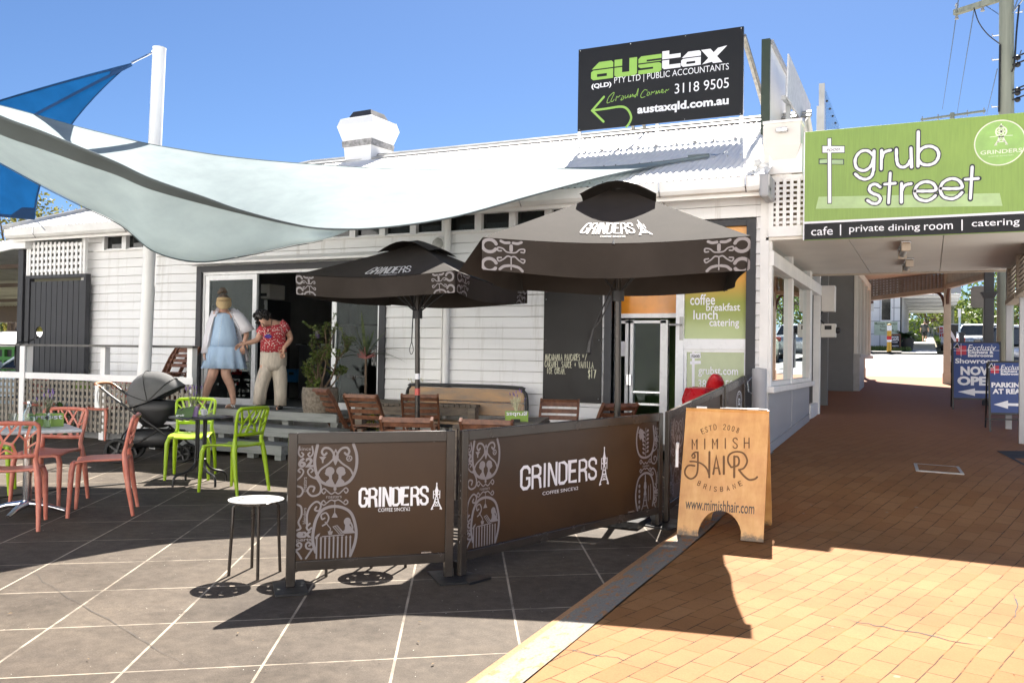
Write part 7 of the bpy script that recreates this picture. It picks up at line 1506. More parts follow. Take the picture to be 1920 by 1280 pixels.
MT['trouser'] = mat("beige_cotton", (.50,.44,.37), .9, var=.12, vs=12, stretch=(3, 3, .7), c2=(.60,.53,.45), bump=.5, bs=14)
mb = MB(); rings(mb, [(xx(722), 0, dz_(668), .168, .125), (xx(722), 0, dz_(700), .168, .125), (xx(720), 0, dz_(790), .17, .125), (xx(715), 0, dz_(840), .155, .115)], 32, .02, 5)
for L in ([(668, 790, .088), (650, 870, .095), (622, 960, .088), (605, 1060, .080), (597, 1172, .074)], [(770, 790, .088), (780, 870, .095), (790, 960, .088), (795, 1060, .080), (796, 1180, .076)]): rings(mb, [(xx(a), -.01, dz_(b_), r_, r_*1.05) for a, b_, r_ in L], 28, .055, 5, L[0][0])
obj("trousers", mb, MT['trouser'], w2_, smooth='all', solid=.006)
mb = MB()
for bx0_, y in ((598, .0), (798, .0)): q = p2(bx0_-14, 1205, y-.05); mb.ball((q.x, q.y, q.z+.012), 1, 14, 8, (.05, .105, .03))
obj("shoes", mb, MT['blackp'], w2_, smooth='all')
mb = MB(); mb.tube(crv([p2(700, 372, -.2), p2(690, 430, -.235), p2(668, 490, -.225), p2(648, 470, -.235), p2(650, 400, -.23)], 5), .004, 5); nk_ = obj("necklace_cord", mb, MT['black'], w2_); mb = MB(); q = p2(668, 512, -.21); 
for k in range(9): a = R_(-60+15*k); mb.tube([q+Vector((0, 0, .02)), q+Vector((.052*math.sin(a), -.012, -.04*math.cos(a)))], [.006, .010], 6)
obj("pendant", mb, mat("violet_tassel", (.10,.055,.33), .8), nk_); mb = MB(); mb.bar(q+Vector((-.03, -.014, .035)), q+Vector((0, -.014, .015)), .012, .008); mb.bar(q+Vector((.03, -.014, .035)), q+Vector((0, -.014, .015)), .012, .008); obj("pendant_bar", mb, mat("pale_bead", (.6,.5,.35), .4), nk_)
# ---- man walking away up the far footpath ------------------------------------------------------------------------
Yd = 57.; qf = None
for Y_ in [40+k*.5 for k in range(90)]:
    q = ony(1733, 641, Y_)
    if qf is None or abs(q.z-gz(-1.5, Y_)-.02) < abs(qf.z-gz(-1.5, qf.y)-.02): qf = q
Hm = (ony(1733, 601, qf.y).z-qf.z)
man = thing("person", "person in a dark shirt and black shorts walking away up the far footpath", "person", (qf.x, qf.y, gz(-1.5, qf.y)+.02), face(VR(1733))); man.scale = (Hm/1.74,)*3
S = Sk(); pel = S.a((0, 0, .93), (.15, .11)); che = S.a((0, 0, 1.25), (.17, .12), pel); nb_ = S.a((0, 0, 1.42), (.10, .07), che); nk = S.a((0, 0, 1.50), .055, nb_); h1 = S.a((0, 0, 1.60), (.085, .09), nk); S.a((0, 0, 1.68), (.07, .08), h1)
for sg in (-1, 1):
    i = S.chain([((sg*.2, 0, 1.40), .06), ((sg*.27, .02, 1.15), .045), ((sg*.30, -.06*sg, .92), .032)], nb_); S.hand((sg*.30, -.06*sg, .92), i, (0, 0, -1), (0, -1, 0), .4)
    i = S.chain([((sg*.1, .0, .85), .09), ((sg*.11, .09*sg, .48), .062), ((sg*.11, .02*sg, .10), .042)], pel); S.chain([((sg*.11, .03*sg, .045), .04), ((sg*.12, .03*sg+.13, .03), .032)], i)
skin_body("body", S.V, S.E, MT['skin'], man, sub=1)
mb = MB(); rings(mb, [(0, 0, 1.47, .1, .08), (0, 0, 1.38, .2, .13), (0, 0, 1.15, .2, .15), (0, 0, .88, .2, .15)], 18)
for sg in (-1, 1): mb.tube([(sg*.17, 0, 1.41), (sg*.26, .02, 1.16)], [.08, .085], 10)
obj("shirt", mb, MT['char'], man, smooth='all', solid=.01); mb = MB(); rings(mb, [(0, 0, .95, .18, .14), (0, 0, .8, .2, .15)], 18)
for sg in (-1, 1): mb.tube([(sg*.1, 0, .86), (sg*.115, .07*sg, .50)], [.115, .12], 12)
obj("shorts", mb, MT['black'], man, smooth='all'); mb = MB(); mb.ball((0, .01, 1.66), 1, 12, 8, (.095, .105, .10)); obj("hair", mb, MT['hair1'], man, smooth='all')
# ================================================================== deck, steps, railing, planters, things at the left
dk = thing("timber_deck", "grey timber deck with two long steps below the sliding doors", "deck", (-8.4, 8.7, .1), world=True)
def boards(mb, x0, x1, y0, y1, z, t=.03, w=.09):
    y = y0
    while y < y1-.01: mb.box(x0, x1, y, min(y+w-.005, y1), z-t, z); y += w
DX0, DX1 = -9.95, -6.55
mb = MB(); boards(mb, -13.2, DX1, 8.95, YF-.045, .60); obj("deck_boards", mb, MT['deck'], dk)
mb = MB(); mb.box(-9.2, DX1, 8.92, 8.948, .50, .605); mb.box(DX1-.03, DX1+.0, 8.95, YF-.05, .47, .57)
for x in (-9.0, -8.2, -7.4, -6.65): mb.box(x-.05, x+.05, 9.0, 9.1, -.02, .565)
obj("deck_fascia", mb, MT['deckface'], dk)
for z, y0, y1, x1 in ((.435, 8.60, 8.99, -6.42), (.265, 8.24, 8.64, -6.83)):
    mb = MB(); boards(mb, -9.1, x1, y0, y1, z, .03, .13); st_ = obj("step", mb, MT['deck'], dk); mb = MB(); mb.box(-9.1, x1, y0-.025, y0-.002, z-.11, z-.004); mb.box(x1+.001, x1+.025, y0-.025, y1, z-.11, z-.004); mb.box(x1-.09, x1, y0+.0, y0+.09, tz(x1, y0)-.02, z-.032)
    for x in (-8.9, -8.1, -7.3): mb.box(x-.05, x+.05, y0+.02, y0+.11, -.0, z-.032)
    obj("step_riser", mb, MT['deckface'], st_)
mb = MB(); mb.box(-7.25, -6.95, 8.96, 8.985, .6005, .603); obj("yellow_edge", mb, mat("worn_yellow", (.5,.33,.03), .7, var=.4, vs=40), dk)
# railing with lattice skirt
YRL = 8.62
rl = thing("deck_railing", "white painted deck railing with grey top rail and lattice skirt", "railing", (-10, YRL, .1), world=True)
rz_ = lambda px, y: ony(px, y, YRL)
xl, xr_ = rz_(-60, 646).x, rz_(366, 647).x; ztop_ = rz_(200, 646.5).z; zlow0, zlow1 = rz_(190, 714).z, rz_(190, 702).z
mb = MB(); mb.box(rz_(45, 646).x, xr_, YRL-.045, YRL+.045, ztop_-.028, ztop_); mb.box(xl-3, rz_(42, 646).x, YRL-.045, YRL+.045, ztop_-.028, ztop_); obj("top_rail", mb, mat("weathered_rail", (.13,.125,.12), .7, var=.2, vs=8), rl)
mb = MB(); mb.box(xl-3, xr_, YRL-.03, YRL-.0, zlow0, zlow1); obj("lower_rail", mb, MT['white'], rl)
for px in (47, 192, 355): x = rz_(px, 680).x; mb = MB(); mb.box(x-.045, x+.045, YRL+.001, YRL+.09, .05, ztop_-.029); obj("post", mb, MT['white'], rl, bevel=.004)
x = rz_(47, 680).x; mb = MB(); mb.box(x-.05, x+.05, YRL-.05, YRL-.031, .05, ztop_-.03); mb.box(x-.05, x+.05, YRL-.05, YRL-.031, zlow1, ztop_-.029) if False else None; obj("post_cladding", mb, MT['white'], rl)
mb = MB(); z0_, z1_ = .22, zlow0-.01; x = xl-2
while x < xr_-.02: mb.box(x, x+.038, YRL-.012, YRL-.002, z0_, z1_); x += .088
z = z0_+.02
while z < z1_-.03: mb.box(xl-2, xr_, YRL+.0, YRL+.010, z, z+.038); z += .088
obj("lattice_skirt", mb, mat("weathered_lattice", (.25,.225,.19), .8, var=.2, vs=6), rl)
mb = MB(); mb.box(xl-3, xr_, YRL+.10, YRL+.14, .08, .22); mb.box(xl-3, xr_, YRL+.14, YRL+.16, .1, .5); obj("deck_skirting", mb, MT['greywall'], rl)
# gate and lattice screen, chain
YG = 9.62; gq = lambda px, y: ony(px, y, YG)
gt_ = thing("side_gate", "charcoal boarded gate with a round hole under a white lattice screen", "gate", (gq(100, 600).x, YG, .6), world=True)
gx0, gx1, gz0, gz1 = gq(56, 600).x, gq(157, 600).x, .62, (gq(58, 518).z+gq(160, 524).z)/2
hc = gq(73, 622); mb = MB(); n_ = 10; bw = (gx1-gx0)/n_
def board_with_hole(mb, x0, x1, z0, z1, y0, y1):
    segs = []
    for k in range(24):
        za, zb2 = z0+(z1-z0)*k/24, z0+(z1-z0)*(k+1)/24
    r = .085
    # outline of the board minus the disc, built as thin horizontal slices near the hole
    zs = [z0, hc.z-r]+[hc.z+r*math.sin(R_(a)) for a in range(-80, 81, 16)]+[hc.z+r, z1]
    for a, b2 in zip(zs, zs[1:]):
        zm_ = (a+b2)/2; h = math.sqrt(max(0, r*r-(zm_-hc.z)**2)); L_, R2 = hc.x-h, hc.x+h
        if h == 0 or R2 <= x0 or L_ >= x1: mb.box(x0, x1, y0, y1, a, b2)
        else:
            if L_ > x0: mb.box(x0, L_, y0, y1, a, b2)
            if R2 < x1: mb.box(R2, x1, y0, y1, a, b2)
for k in range(n_):
    x0_, x1_ = gx0+k*bw+.006, gx0+(k+1)*bw-.006
    if x0_ < hc.x+.09 and x1_ > hc.x-.09: board_with_hole(mb, x0_, x1_, gz0, gz1-.05, YG, YG+.02)
    else: mb.box(x0_, x1_, YG, YG+.02, gz0, gz1-.05)
obj("gate_boards", mb, MT['char'], gt_); mb = MB(); mb.box(gx0-.1, gx0-.005, YG-.02, YG+.07, gz0-.02, gz1+.0); mb.box(gx1+.0, gx1+.05, YG-.02, YG+.07, gz0-.02, gz1); mb.box(gx0-.1, gx1+.05, YG-.025, YG+.07, gz1, gz1+.05); mb.box(gx0, gx1, YG+.02, YG+.05, gz1-.25, gz1-.17); mb.box(gx0, gx1, YG+.02, YG+.05, gz0+.6, gz0+.68); obj("gate_frame", mb, MT['char'], gt_)
mb = MB(); c_ = [ony(73, 631, YG-.03), ony(50, 641, YG-.2), ony(32, 643, 8.7), ony(29, 660, 8.7), ony(28, 685, 8.7)]; P_ = crv(c_, 5)
for i, (a, b_) in enumerate(zip(P_, P_[1:])): mb.bar(a, b_, .022, .010, (0, 0, 1) if i % 2 else (1, 0, 0))
obj("chain", mb, MT['black'], gt_)
pst = gq(42, 600).x; mb = MB(); mb.box(pst-.07, pst+.05, YG-.05, YG+.08, .1, gq(44, 460).z); obj("gate_post", mb, MT['char'], gt_, bevel=.006)
ls = thing("lattice_screen", "white timber lattice screen above the charcoal side gate", "lattice screen", (gq(100, 480).x, YG, gz1+.05), world=True)
mb = MB(); lx0, lx1, lz0, lz1 = gq(55, 480).x, gq(158, 480).x, gz1+.051, 3.02; x = lx0
while x < lx1: mb.box(x, x+.045, YG-.012, YG-.001, lz0, lz1+.05*(1-(x-lx0)/(lx1-lx0))); x += .098
z = lz0+.05
while z < lz1: mb.box(lx0, lx1, YG+.001, YG+.012, z, z+.045); z += .098
obj("slats", mb, MT['white'], ls); mb = MB(); mb.box(lx1, lx1+.04, YG-.02, YG+.03, lz0, 3.1); mb.box(lx0-.04, lx0, YG-.02, YG+.03, lz0, lz1); obj("screen_frame", mb, MT['white'], ls)
# car port beyond the gate
cpv = thing("carport", "open carport with corrugated iron roof left of the cafe", "carport", (-17, 13, 0), world=True)
mb = MB(); corr(mb, -24, -12.6, 10.2, 3.22, 16.5, 2.55, amp=.02, lam=.13); obj("roof_sheet", mb, MT['iron'], cpv, smooth='all')
mb = MB(); mb.bar((-13.4, 9.55, 3.05), (-22, 9.55, 2.0), .05, .16); mb.box(-13.45, -13.1, 9.5, 9.66, 2.96, 3.12); obj("barge_board", mb, MT['white'], cpv)
mb = MB()
for y in (11.5, 13.2, 15): mb.box(-24, -12.5, y, y+.06, 3.16-(y-10.2)*.106-.1, 3.16-(y-10.2)*.106-.02)
mb.box(-24, -12.6, 16.4, 16.6, 2.1, 2.6); obj("purlin", mb, mat("brown_purlin", (.09,.065,.05), .8), cpv)
for x, y in ((-13.3, 16.4), (-18.5, 16.4)): mb = MB(); mb.box(x-.06, x+.06, y-.06, y+.06, .0, 2.2); obj("post", mb, MT['char'], cpv)
# timber chairs folded and stacked on the deck
for i, (px, lab) in enumerate(((313, "folded timber chair stacked against the cafe wall, nearer the white post"), (337, "folded timber chair stacked against the cafe wall, nearer the doors"))):
    c = ony(px, 707, 9.35); clone(fc, (c.x, 9.36-.12*i, .602), R_(168+8*i), lab, "timber chairs stored on the deck")
# jade shrub in a round concrete pot
pq = ony(600, 775, 9.17); jp = thing("jade_shrub", "sprawling jade shrub in a round rough concrete pot on the deck", "potted plant", (pq.x, pq.y, .602), face(VR(600)))
mb = MB(); mb.lathe([(.0, 0), (.205, 0), (.225, .10), (.232, .24), (.222, .315), (.195, .32), (.185, .26), (0, .25)], 28); obj("pot", mb, mat("pebbled_concrete", (.20,.17,.135), .9, var=.35, vs=30, bump=.8, bs=60), jp, smooth=True)
r = random.Random(21); wood_ = MB(); lf = MB(); k1 = (pq-CAMP).dot(FW)/FPX
def jade_leaf(p, s_):
    for _ in range(r.randint(3, 5)):
        d = Vector((r.gauss(0, 1), r.gauss(0, 1), r.gauss(.2, .8))).normalized(); a = d.orthogonal().normalized(); b2 = d.cross(a); c = p+d*s_*.5; lf.add([c-d*s_*.5, c+a*s_*.38, c+d*s_*.5, c-a*s_*.38], [(0, 1, 2, 3)]); 
def branch(p, d, L, rad, depth):
    pts = [p]; q = p.copy(); dd = d.normalized(); n = 4
    for i in range(n): dd = (dd+Vector((r.uniform(-.35, .35), r.uniform(-.35, .35), r.uniform(-.1, .28)))).normalized(); q = q+dd*L/n; pts.append(q.copy())
    wood_.tube(pts, [rad*(1-.5*i/n) for i in range(n+1)], 5)
    if depth <= 1:
        for pt in pts[1:]: jade_leaf(pt+Vector((r.uniform(-.02, .02), r.uniform(-.02, .02), 0)), r.uniform(.022, .036))
    if depth > 0:
        for i in range(r.randint(2, 3)): t = r.randint(1, n); branch(pts[t], (dd+Vector((r.uniform(-.9, .9), r.uniform(-.9, .9), r.uniform(-.2, .7)))), L*r.uniform(.5, .72), rad*.58, depth-1)
    jade_leaf(pts[-1], .034)
J = lambda px, py: Vector(((px-600)*k1, r.uniform(-.15, .15), (775-py)*k1))
for tgt in ((590, 640), (655, 625), (570, 690), (628, 660), (645, 690), (562, 735), (600, 660), (656, 650)):
    b0 = Vector((r.uniform(-.08, .08), r.uniform(-.06, .06), .25)); T_ = J(*tgt); branch(b0, T_-b0, (T_-b0).length*.62, .017, 3)
obj("branches", wood_, MT['bark'], jp, smooth=True); obj("leaves", lf, mat("jade_leaf", (.045,.075,.012), .42, var=.4, vs=30, c2=(.15,.20,.04)), jp)
# cordyline behind the long table
cq = ony(684, 745, 9.35); cp2 = thing("cordyline", "tall thin cordyline with one rosette of dark pink-stemmed leaves before the right glass door", "potted plant", (cq.x, cq.y, tz(cq.x, cq.y)), face(VR(684)))
k2_ = (cq-CAMP).dot(FW)/FPX; hz_ = lambda y: (ony(684, y, 9.35).z-tz(cq.x, cq.y))
mb = MB(); mb.lathe([(.0, 0), (.13, 0), (.17, .3), (.155, .3), (.15, .26), (0, .25)], 20); obj("pot", mb, MT['char'], cp2, smooth=True)
mb = MB(); H0 = hz_(672); mb.tube([(0, 0, .25), (.01, .0, H0*.6), (.004, 0, H0)], [.018, .015, .014], 8); obj("stem", mb, MT['bark'], cp2, smooth=True)
mb = MB(); pk_ = MB()
for dx, dy, by_ in [(-56, -5, .5), (-50, 20, .75), (-38, -22, .3), (-20, -48, .12), (-8, -66, .05), (14, -40, .15), (36, -40, .25), (60, -8, .7), (52, 10, .9), (30, -10, .5), (-28, -34, .15), (24, 22, 1.1), (68, 14, .9), (4, -30, .1), (-44, -40, .3)]:
    d = Vector((dx*k2_, r.uniform(-.18, .18), -dy*k2_+.04)); L = d.length*1.2; sprig(mb, Vector((0, 0, H0+.03)), d+Vector((0, 0, by_*.25)), L, .042, by_*.55, 7); pk_.tube([(0, 0, H0), Vector((0, 0, H0+.01))+d*.28+Vector((0, 0, by_*.05))], [.010, .006], 5)
obj("leaves", mb, mat("cordyline_leaf", (.03,.055,.025), .4, var=.4, vs=20, c2=(.09,.12,.04)), cp2, smooth='all'); obj("leaf_bases", pk_, mat("pink_leaf_base", (.25,.09,.085), .5), cp2)
# leafy low plant seen in the door corner, and plants along the deck edge
def bushlet(name, label, loc, R_x, n, s_, m, seed, tall=1.):
    t = thing(name, label, "plant", loc); q = random.Random(seed); mb = MB()
    for k in range(n):
        a, z, rr0 = q.uniform(0, 6.28), q.random(), q.random()**.5; p = Vector((math.cos(a)*rr0*R_x, math.sin(a)*rr0*R_x, .05+z*R_x*1.7*tall*(1-.5*rr0))); d = Vector((q.gauss(0, 1), q.gauss(0, 1), q.gauss(.3, .7))).normalized(); sprig(mb, p, d, s_*q.uniform(.7, 1.3), s_*.45, .2, 2)
    obj("leaves", mb, m, t); mb = MB(); [mb.tube([(0, 0, 0), (q.uniform(-.4, .4)*R_x, q.uniform(-.4, .4)*R_x, R_x*tall)], [.012, .004], 5) for k in range(6)]; obj("stems", mb, MT['bark'], t); return t
cq = ony(694, 745, 9.45); bushlet("yellow_shrub", "low yellow-green shrub in front of the right glass door", (cq.x, 9.45, tz(cq.x, 9.45)), .22, 170, .10, mat("yellow_leaf", (.17,.19,.02), .5, var=.4, vs=12), 4, 1.9)
cq = onp(318, 800); bushlet("deck_fern", "dark fern by the railing behind the pram", (cq.x-.1, 8.5, tz(cq.x, 8.5)), .22, 130, .16, MT['leafdark'], 8, 1.3)
# things inside the dark shop
def shelf_thing(name, label, cat, px0, y0, px1, y1, Y, m, dep=.25, group=None, kind='box'):
    a, c = ony(px0, y1, Y), ony(px1, y0, Y); t = thing(name, label, cat, ((a.x+c.x)/2, Y+dep/2, a.z), world=True, group=group); mb = MB()
    if kind == 'box': mb.box(a.x, c.x, Y, Y+dep, a.z, c.z); obj("body", mb, m, t, bevel=.01)
    else: rr0 = (c.x-a.x)/2; mb.lathe([(rr0, 0), (rr0, (c.z-a.z)*.6), (rr0*.35, (c.z-a.z)*.75), (rr0*.35, c.z-a.z), (0, c.z-a.z)], 14, ((a.x+c.x)/2, Y+rr0, a.z)); obj("body", mb, m, t, smooth=True)
    return t, a, c
shu = thing("shop_shelf", "dark shelving unit along the back of the shop", "shelf", (-8, 13.6, .57), world=True); mb = MB()
for y in (562, 608, 646): z = ony(560, y, 13.4).z; mb.box(-10.0, -6.2, 13.4, 13.9, z-.03, z); 
obj("shelf_board", mb, MT['blackp'], shu); mb = MB(); [mb.box(x, x+.05, 13.5, 13.9, .57, 2.8) for x in (-10, -8.7, -7.4, -6.25)]; obj("upright", mb, MT['blackp'], shu)
MT['card'] = mat("brown_cardboard", (.40,.28,.16), .8, var=.1, vs=5)
for i, (a, b_, c, d) in enumerate(((543, 550, 556, 562), (572, 551, 588, 562), (588, 554, 604, 562), (604, 555, 618, 562))): shelf_thing("cardboard_box", ("small cardboard box at the left end of the top shop shelf", "pale cardboard box second along the top shop shelf", "cardboard box third along the top shop shelf", "cardboard box at the right end of the top shop shelf")[i], "box", a, b_, c, d, 13.45, MT['card'], .3, "boxes on the shop shelf")
for i, (a, b_, c, d) in enumerate(((550, 582, 555, 600), (557, 584, 561, 600), (568, 585, 573, 600), (584, 588, 590, 604), (606, 586, 616, 606))): shelf_thing("bottle", ("bottle furthest left on the middle shop shelf", "bottle second from the left on the middle shop shelf", "bottle third on the middle shop shelf", "stout jar fourth on the middle shop shelf", "tall silver canister on the middle shop shelf")[i], "bottle", a, b_, c, d, 13.45, MT['iron'] if i > 2 else MT['soffit'], .1, "bottles on the shop shelf", 'lathe')
acu, a, c = shelf_thing("air_conditioner", "cream wall air conditioner above the fridge inside the door", "air conditioner", 480, 532, 505, 560, 11.6, MT['soffit'], .4); mb = MB(); mb.box(a.x+.05, c.x-.05, 11.585, 11.598, a.z+.04, a.z+.09); obj("grille", mb, MT['char'], acu)
frd, a, c = shelf_thing("fridge", "white framed upright fridge inside the doorway", "fridge", 478, 562, 502, 770, 11.7, MT['char'], .6); mb = MB()
for x0_, x1_, z0_, z1_ in ((a.x, c.x, c.z-.08, c.z), (c.x-.05, c.x, a.z, c.z-.08), (a.x, c.x, a.z, a.z+.12)): mb.box(x0_, x1_, 11.68, 11.698, z0_, z1_)
obj("door_frame", mb, MT['alum'], frd)
cr_, a, c = shelf_thing("plastic_crate", "blue plastic crate on the dark shop floor", "crate", 535, 692, 558, 716, 12.2, mat("blue_crate", (.01,.10,.25), .5), .4); mb = MB(); mb.box(a.x+.08, c.x-.08, 12.19, 12.199, c.z-.1, c.z-.05); obj("hand_hole", mb, MT['black'], cr_)
ctr, a, c = shelf_thing("shop_counter", "dark shop counter with a steel top behind the jade shrub", "counter", 558, 648, 640, 760, 12.0, MT['char'], .6); mb = MB(); mb.box(a.x-.03, c.x+.03, 11.96, 12.65, c.z+.0, c.z+.03); obj("counter_top", mb, MT['steel'], ctr)
rb_, a, c = shelf_thing("display_fridge", "open display cabinet with red stickers inside the left glass door", "cabinet", 412, 640, 452, 765, 10.9, MT['blackp'], .5); mb = MB()
for y0_, y1_, px_ in ((690, 702, 1), (716, 722, 0)): p, q = ony(434 if px_ else 440, y1_, 10.88), ony(452 if px_ else 446, y0_, 10.88); mb.box(p.x, q.x, 10.885, 10.898, p.z, q.z)
obj("red_sticker", mb, MT['red'], rb_); mb = MB(); [mb.tube([(ony(px, 750, 10.85).x, 10.85, ony(px, 752, 10.85).z), (ony(px, 750, 10.85).x, 10.85, ony(px, 735, 10.85).z)], .02, 8) for px in (404, 411, 420, 428)]; obj("bottle_row", mb, MT['iron'], rb_)
lp2 = thing("flower_pot", "lilac flower pot with a spiky plant on the shop counter", "flower pot", tuple(Vector((ony(595, 630, 12.1).x, 12.1, ony(595, 632, 12.1).z)))); mb = MB(); mb.lathe([(.035, -.02), (.05, .11), (.044, .11), (0, .10)], 16); obj("pot", mb, mat("lilac_pot_two", (.45,.32,.6), .5), lp2, smooth=True); tuft(lp2, Vector((0, 0, .1)), 22, .2, 1.2, MT['laven'], None, 3, .008)
# ================================================================== street beyond the awning
nb2 = thing("neighbour_shop", "grey rendered shop with a deep pier beyond the cafe's side door", "building", (-2.3, 19.4, .5), world=True)
g_ = lambda y: gz(-1.5, y)
xg0, xg1 = ony(1538, 600, 19.4).x, ony(1600, 600, 19.4).x
mb = MB(); mb.box(xg0-4, xg1, 19.4, 21.6, .2, 3.6); mb.box(xg0-4, xg1+.01, 19.38, 19.41, g_(19.4)-.05, ony(1560, 702, 19.38).z); mb.box(xg0-4, xg1-.55, 21.6, 24.2, .2, 3.6); obj("pier", mb, MT['greywall'], nb2)
mb = MB(); mb.box(xg1, xg1+.12, 19.5, 20.9, .3, 1.45); mb.box(xg1, xg1+.14, 19.5, 24.0, 1.45, 1.52); obj("stall_riser", mb, mat("pale_render", (.45,.44,.42), .8), nb2)
mb = MB()
for y in (19.46, 20.4, 21.5, 22.6, 23.9): mb.box(xg1+.01, xg1+.08, y-.04, y+.04, 1.52, 3.2)
mb.box(xg1+.01, xg1+.08, 19.4, 24, 3.15, 3.3); wf = obj("window_frame", mb, MT['soffit'], nb2); mb = MB(); mb.box(xg1+.02, xg1+.03, 19.5, 23.86, 1.52, 3.15); obj("pane", mb, MT['mirror'], wf)
vd = thing("street_verandah", "old timber verandah with lattice valances over the side street corner", "verandah", (-.6, 23, .9), world=True)
pA, pB, pC = Vector((-1.57, 24.4, 0)), Vector((.36, 22.7, 0)), Vector((.90, 17.0, 0))
ztv = lambda px, y, p: ony(px, y, p.y).z
def vpost(p, w, ztop, m, cap=False, name="post"):
    mb = MB(); g0 = gz(-1.5, p.y)-.1; mb.box(p.x-w/2, p.x+w/2, p.y-w/2, p.y+w/2, g0, ztop); mb.box(p.x-w*.6, p.x+w*.6, p.y-w*.6, p.y+w*.6, g0, g0+.35)
    if cap: zc_ = ony(1848, 548, p.y).z; mb.loft([[(p.x-w*.55, p.y-w*.55, zc_-.1), (p.x+w*.55, p.y-w*.55, zc_-.1), (p.x+w*.55, p.y+w*.55, zc_-.1), (p.x-w*.55, p.y+w*.55, zc_-.1)], [(p.x-w*.9, p.y-w*.9, zc_), (p.x+w*.9, p.y-w*.9, zc_), (p.x+w*.9, p.y+w*.9, zc_), (p.x-w*.9, p.y+w*.9, zc_)]])
    obj(name, mb, m, vd, bevel=.01)
vpost(pA, .15, 3.8, MT['timber_paint']); vpost(pB, .15, 3.8, MT['timber_paint']); vpost(pC, .15, 3.6, MT['char'], True)
def valance(a, b_, za0, za1, zb0, zb1, style):
    d = (b_-a); L = d.length; mb = MB(); P_ = lambda t, z: Vector((a.x+d.x*t, a.y+d.y*t, z)); lz = lambda t, k: (za0+(zb0-za0)*t)*(1-k)+(za1+(zb1-za1)*t)*k
    n = int(L/.105) if style else int(L/.075)
    for i in range(n+1): t = i/n; mb.bar(P_(t, lz(t, 0)), P_(t, lz(t, 1)), .018, .045 if style else .03, d)
    m_ = 9 if style else 0
    for j in range(m_): k = (j+.5)/m_; mb.bar(P_(0, lz(0, k))+Vector((0, .03, 0)), P_(1, lz(1, k))+Vector((0, .03, 0)), .012, .052)
    obj("lattice_valance", mb, MT['lattice'], vd); mb = MB(); mb.bar(P_(0, lz(0, -.04)), P_(1, lz(1, -.04)), .09, .10); mb.bar(P_(0, lz(0, 1.0)), P_(1, lz(1, 1.0)), .09, .09); obj("valance_rail", mb, MT['timber_paint'], vd)
za0, za1 = ony(1622, 560, pA.y).z, ony(1622, 518, pA.y).z; zb0, zb1 = ony(1770, 541, pB.y).z, ony(1770, 498, pB.y).z
valance(pA, pB, za0, za1, zb0, zb1, 1); zc0, zc1 = ony(1843, 516, pC.y).z, ony(1843, 490, pC.y).z; valance(pB, pC, ony(1778, 536, pB.y).z, zb1, zc0, zc1, 0)
mb = MB()
for p, q, px, y in ((pA, pB, 1627, 566), (pB, pA, 1767, 545), (pB, pC, 1778, 541), (pC, pB, 1842, 520)):
    d = (q-p).normalized(); z = ony(px, y, p.y).z; rows = []
    for i in range(7): a_ = math.pi/2*i/6; c = p+d*(.08+.26*(1-math.cos(a_)))+Vector((0, 0, z-.36+.34*math.sin(a_))); rows.append(c)
    mb.tube(rows, .035, 6)
obj("bracket", mb, mat("brown_bracket", (.10,.045,.03), .6), vd)
mb = MB(); mb.add([(-3.5, 13.85, 3.35), (1.1, 13.85, 3.35), (1.1, 17, 3.35), (.5, 23, 3.5), (-1.6, 24.8, 3.5), (-3.5, 24.8, 3.4)], [(0, 1, 2, 3, 4, 5)]); obj("ceiling", mb, mat("pinkish_ceiling", (.55,.45,.38), .7), vd, solid=.05)
# utility poles and wires
def pole(label, x, y, r0, h, arms, loc_g):
    t = thing("utility_pole", label, "utility pole", (x, y, loc_g), world=True, group="timber utility poles"); mb = MB(); mb.tube([(x, y, loc_g-.3), (x, y, loc_g+h*.5), (x-.02, y, loc_g+h)], [r0, r0*.9, r0*.78], 16); obj("pole_shaft", mb, MT['post'], t, smooth=True)
    for z, L, ang in arms:
        c_, s_ = math.cos(ang), math.sin(ang); mb = MB(); mb.bar((x-L*c_, y-L*s_, z), (x+L*c_, y+L*s_, z), .1, .12); am = obj("crossarm", mb, MT['post'], t); mb = MB()
        for k in (-.95, -.45, .45, .95): mb.tube([(x+L*c_*k, y+L*s_*k, z+.06), (x+L*c_*k, y+L*s_*k, z+.16), (x+L*c_*k, y+L*s_*k, z+.2)], [.02, .04, .02], 8); mb.tube([(x+L*c_*k, y+L*s_*k, z-.06), (x+L*c_*k, y+L*s_*k, z-.16)], [.02, .045], 8)
        obj("insulator", mb, MT['iron'], am); mb = MB(); mb.bar((x+L*.4*c_, y+L*.4*s_, z-.05), (x, y, z-.5), .03, .02); mb.bar((x-L*.4*c_, y-L*.4*s_, z-.05), (x, y, z-.5), .03, .02); obj("stay", mb, MT['steel'], am)
    return t
pu = ony(1887, 200, 21.5); gp = gz(1.5, 21.5)
zA = ony(1835, 5, 21.5).z
up = pole("big weathered grey utility pole rising behind the green cafe sign", pu.x, 21.5, .165, 11.8, ((zA+.05, 1.15, R_(-30)),), gp)
mb = MB()
for y in (31, 69, 114, 202): 
    z = ony(1880, y, 21.5).z; s_ = 1 if y in (31,) else -1; mb.tube([(pu.x+s_*.15, 21.4, z), (pu.x+s_*.28, 21.4, z), (pu.x+s_*.28, 21.4, z+.05)], .012, 5)
obj("step_iron", mb, MT['iron'], up)
mb = MB(); zz = [ony(1900, y, 21.5).z for y in (112, 125, 172, 178, 190)]
for z in zz: mb.ball((pu.x+.2, 21.4, z), .06, 8, 6); mb.bar((pu.x+.1, 21.4, z), (pu.x+.34, 21.4, z+.08), .03, .03)
obj("cable_clamp", mb, MT['black'], up)
mb = MB(); w = lambda *P_: [ony(x, y, Y) for x, y, Y in P_]
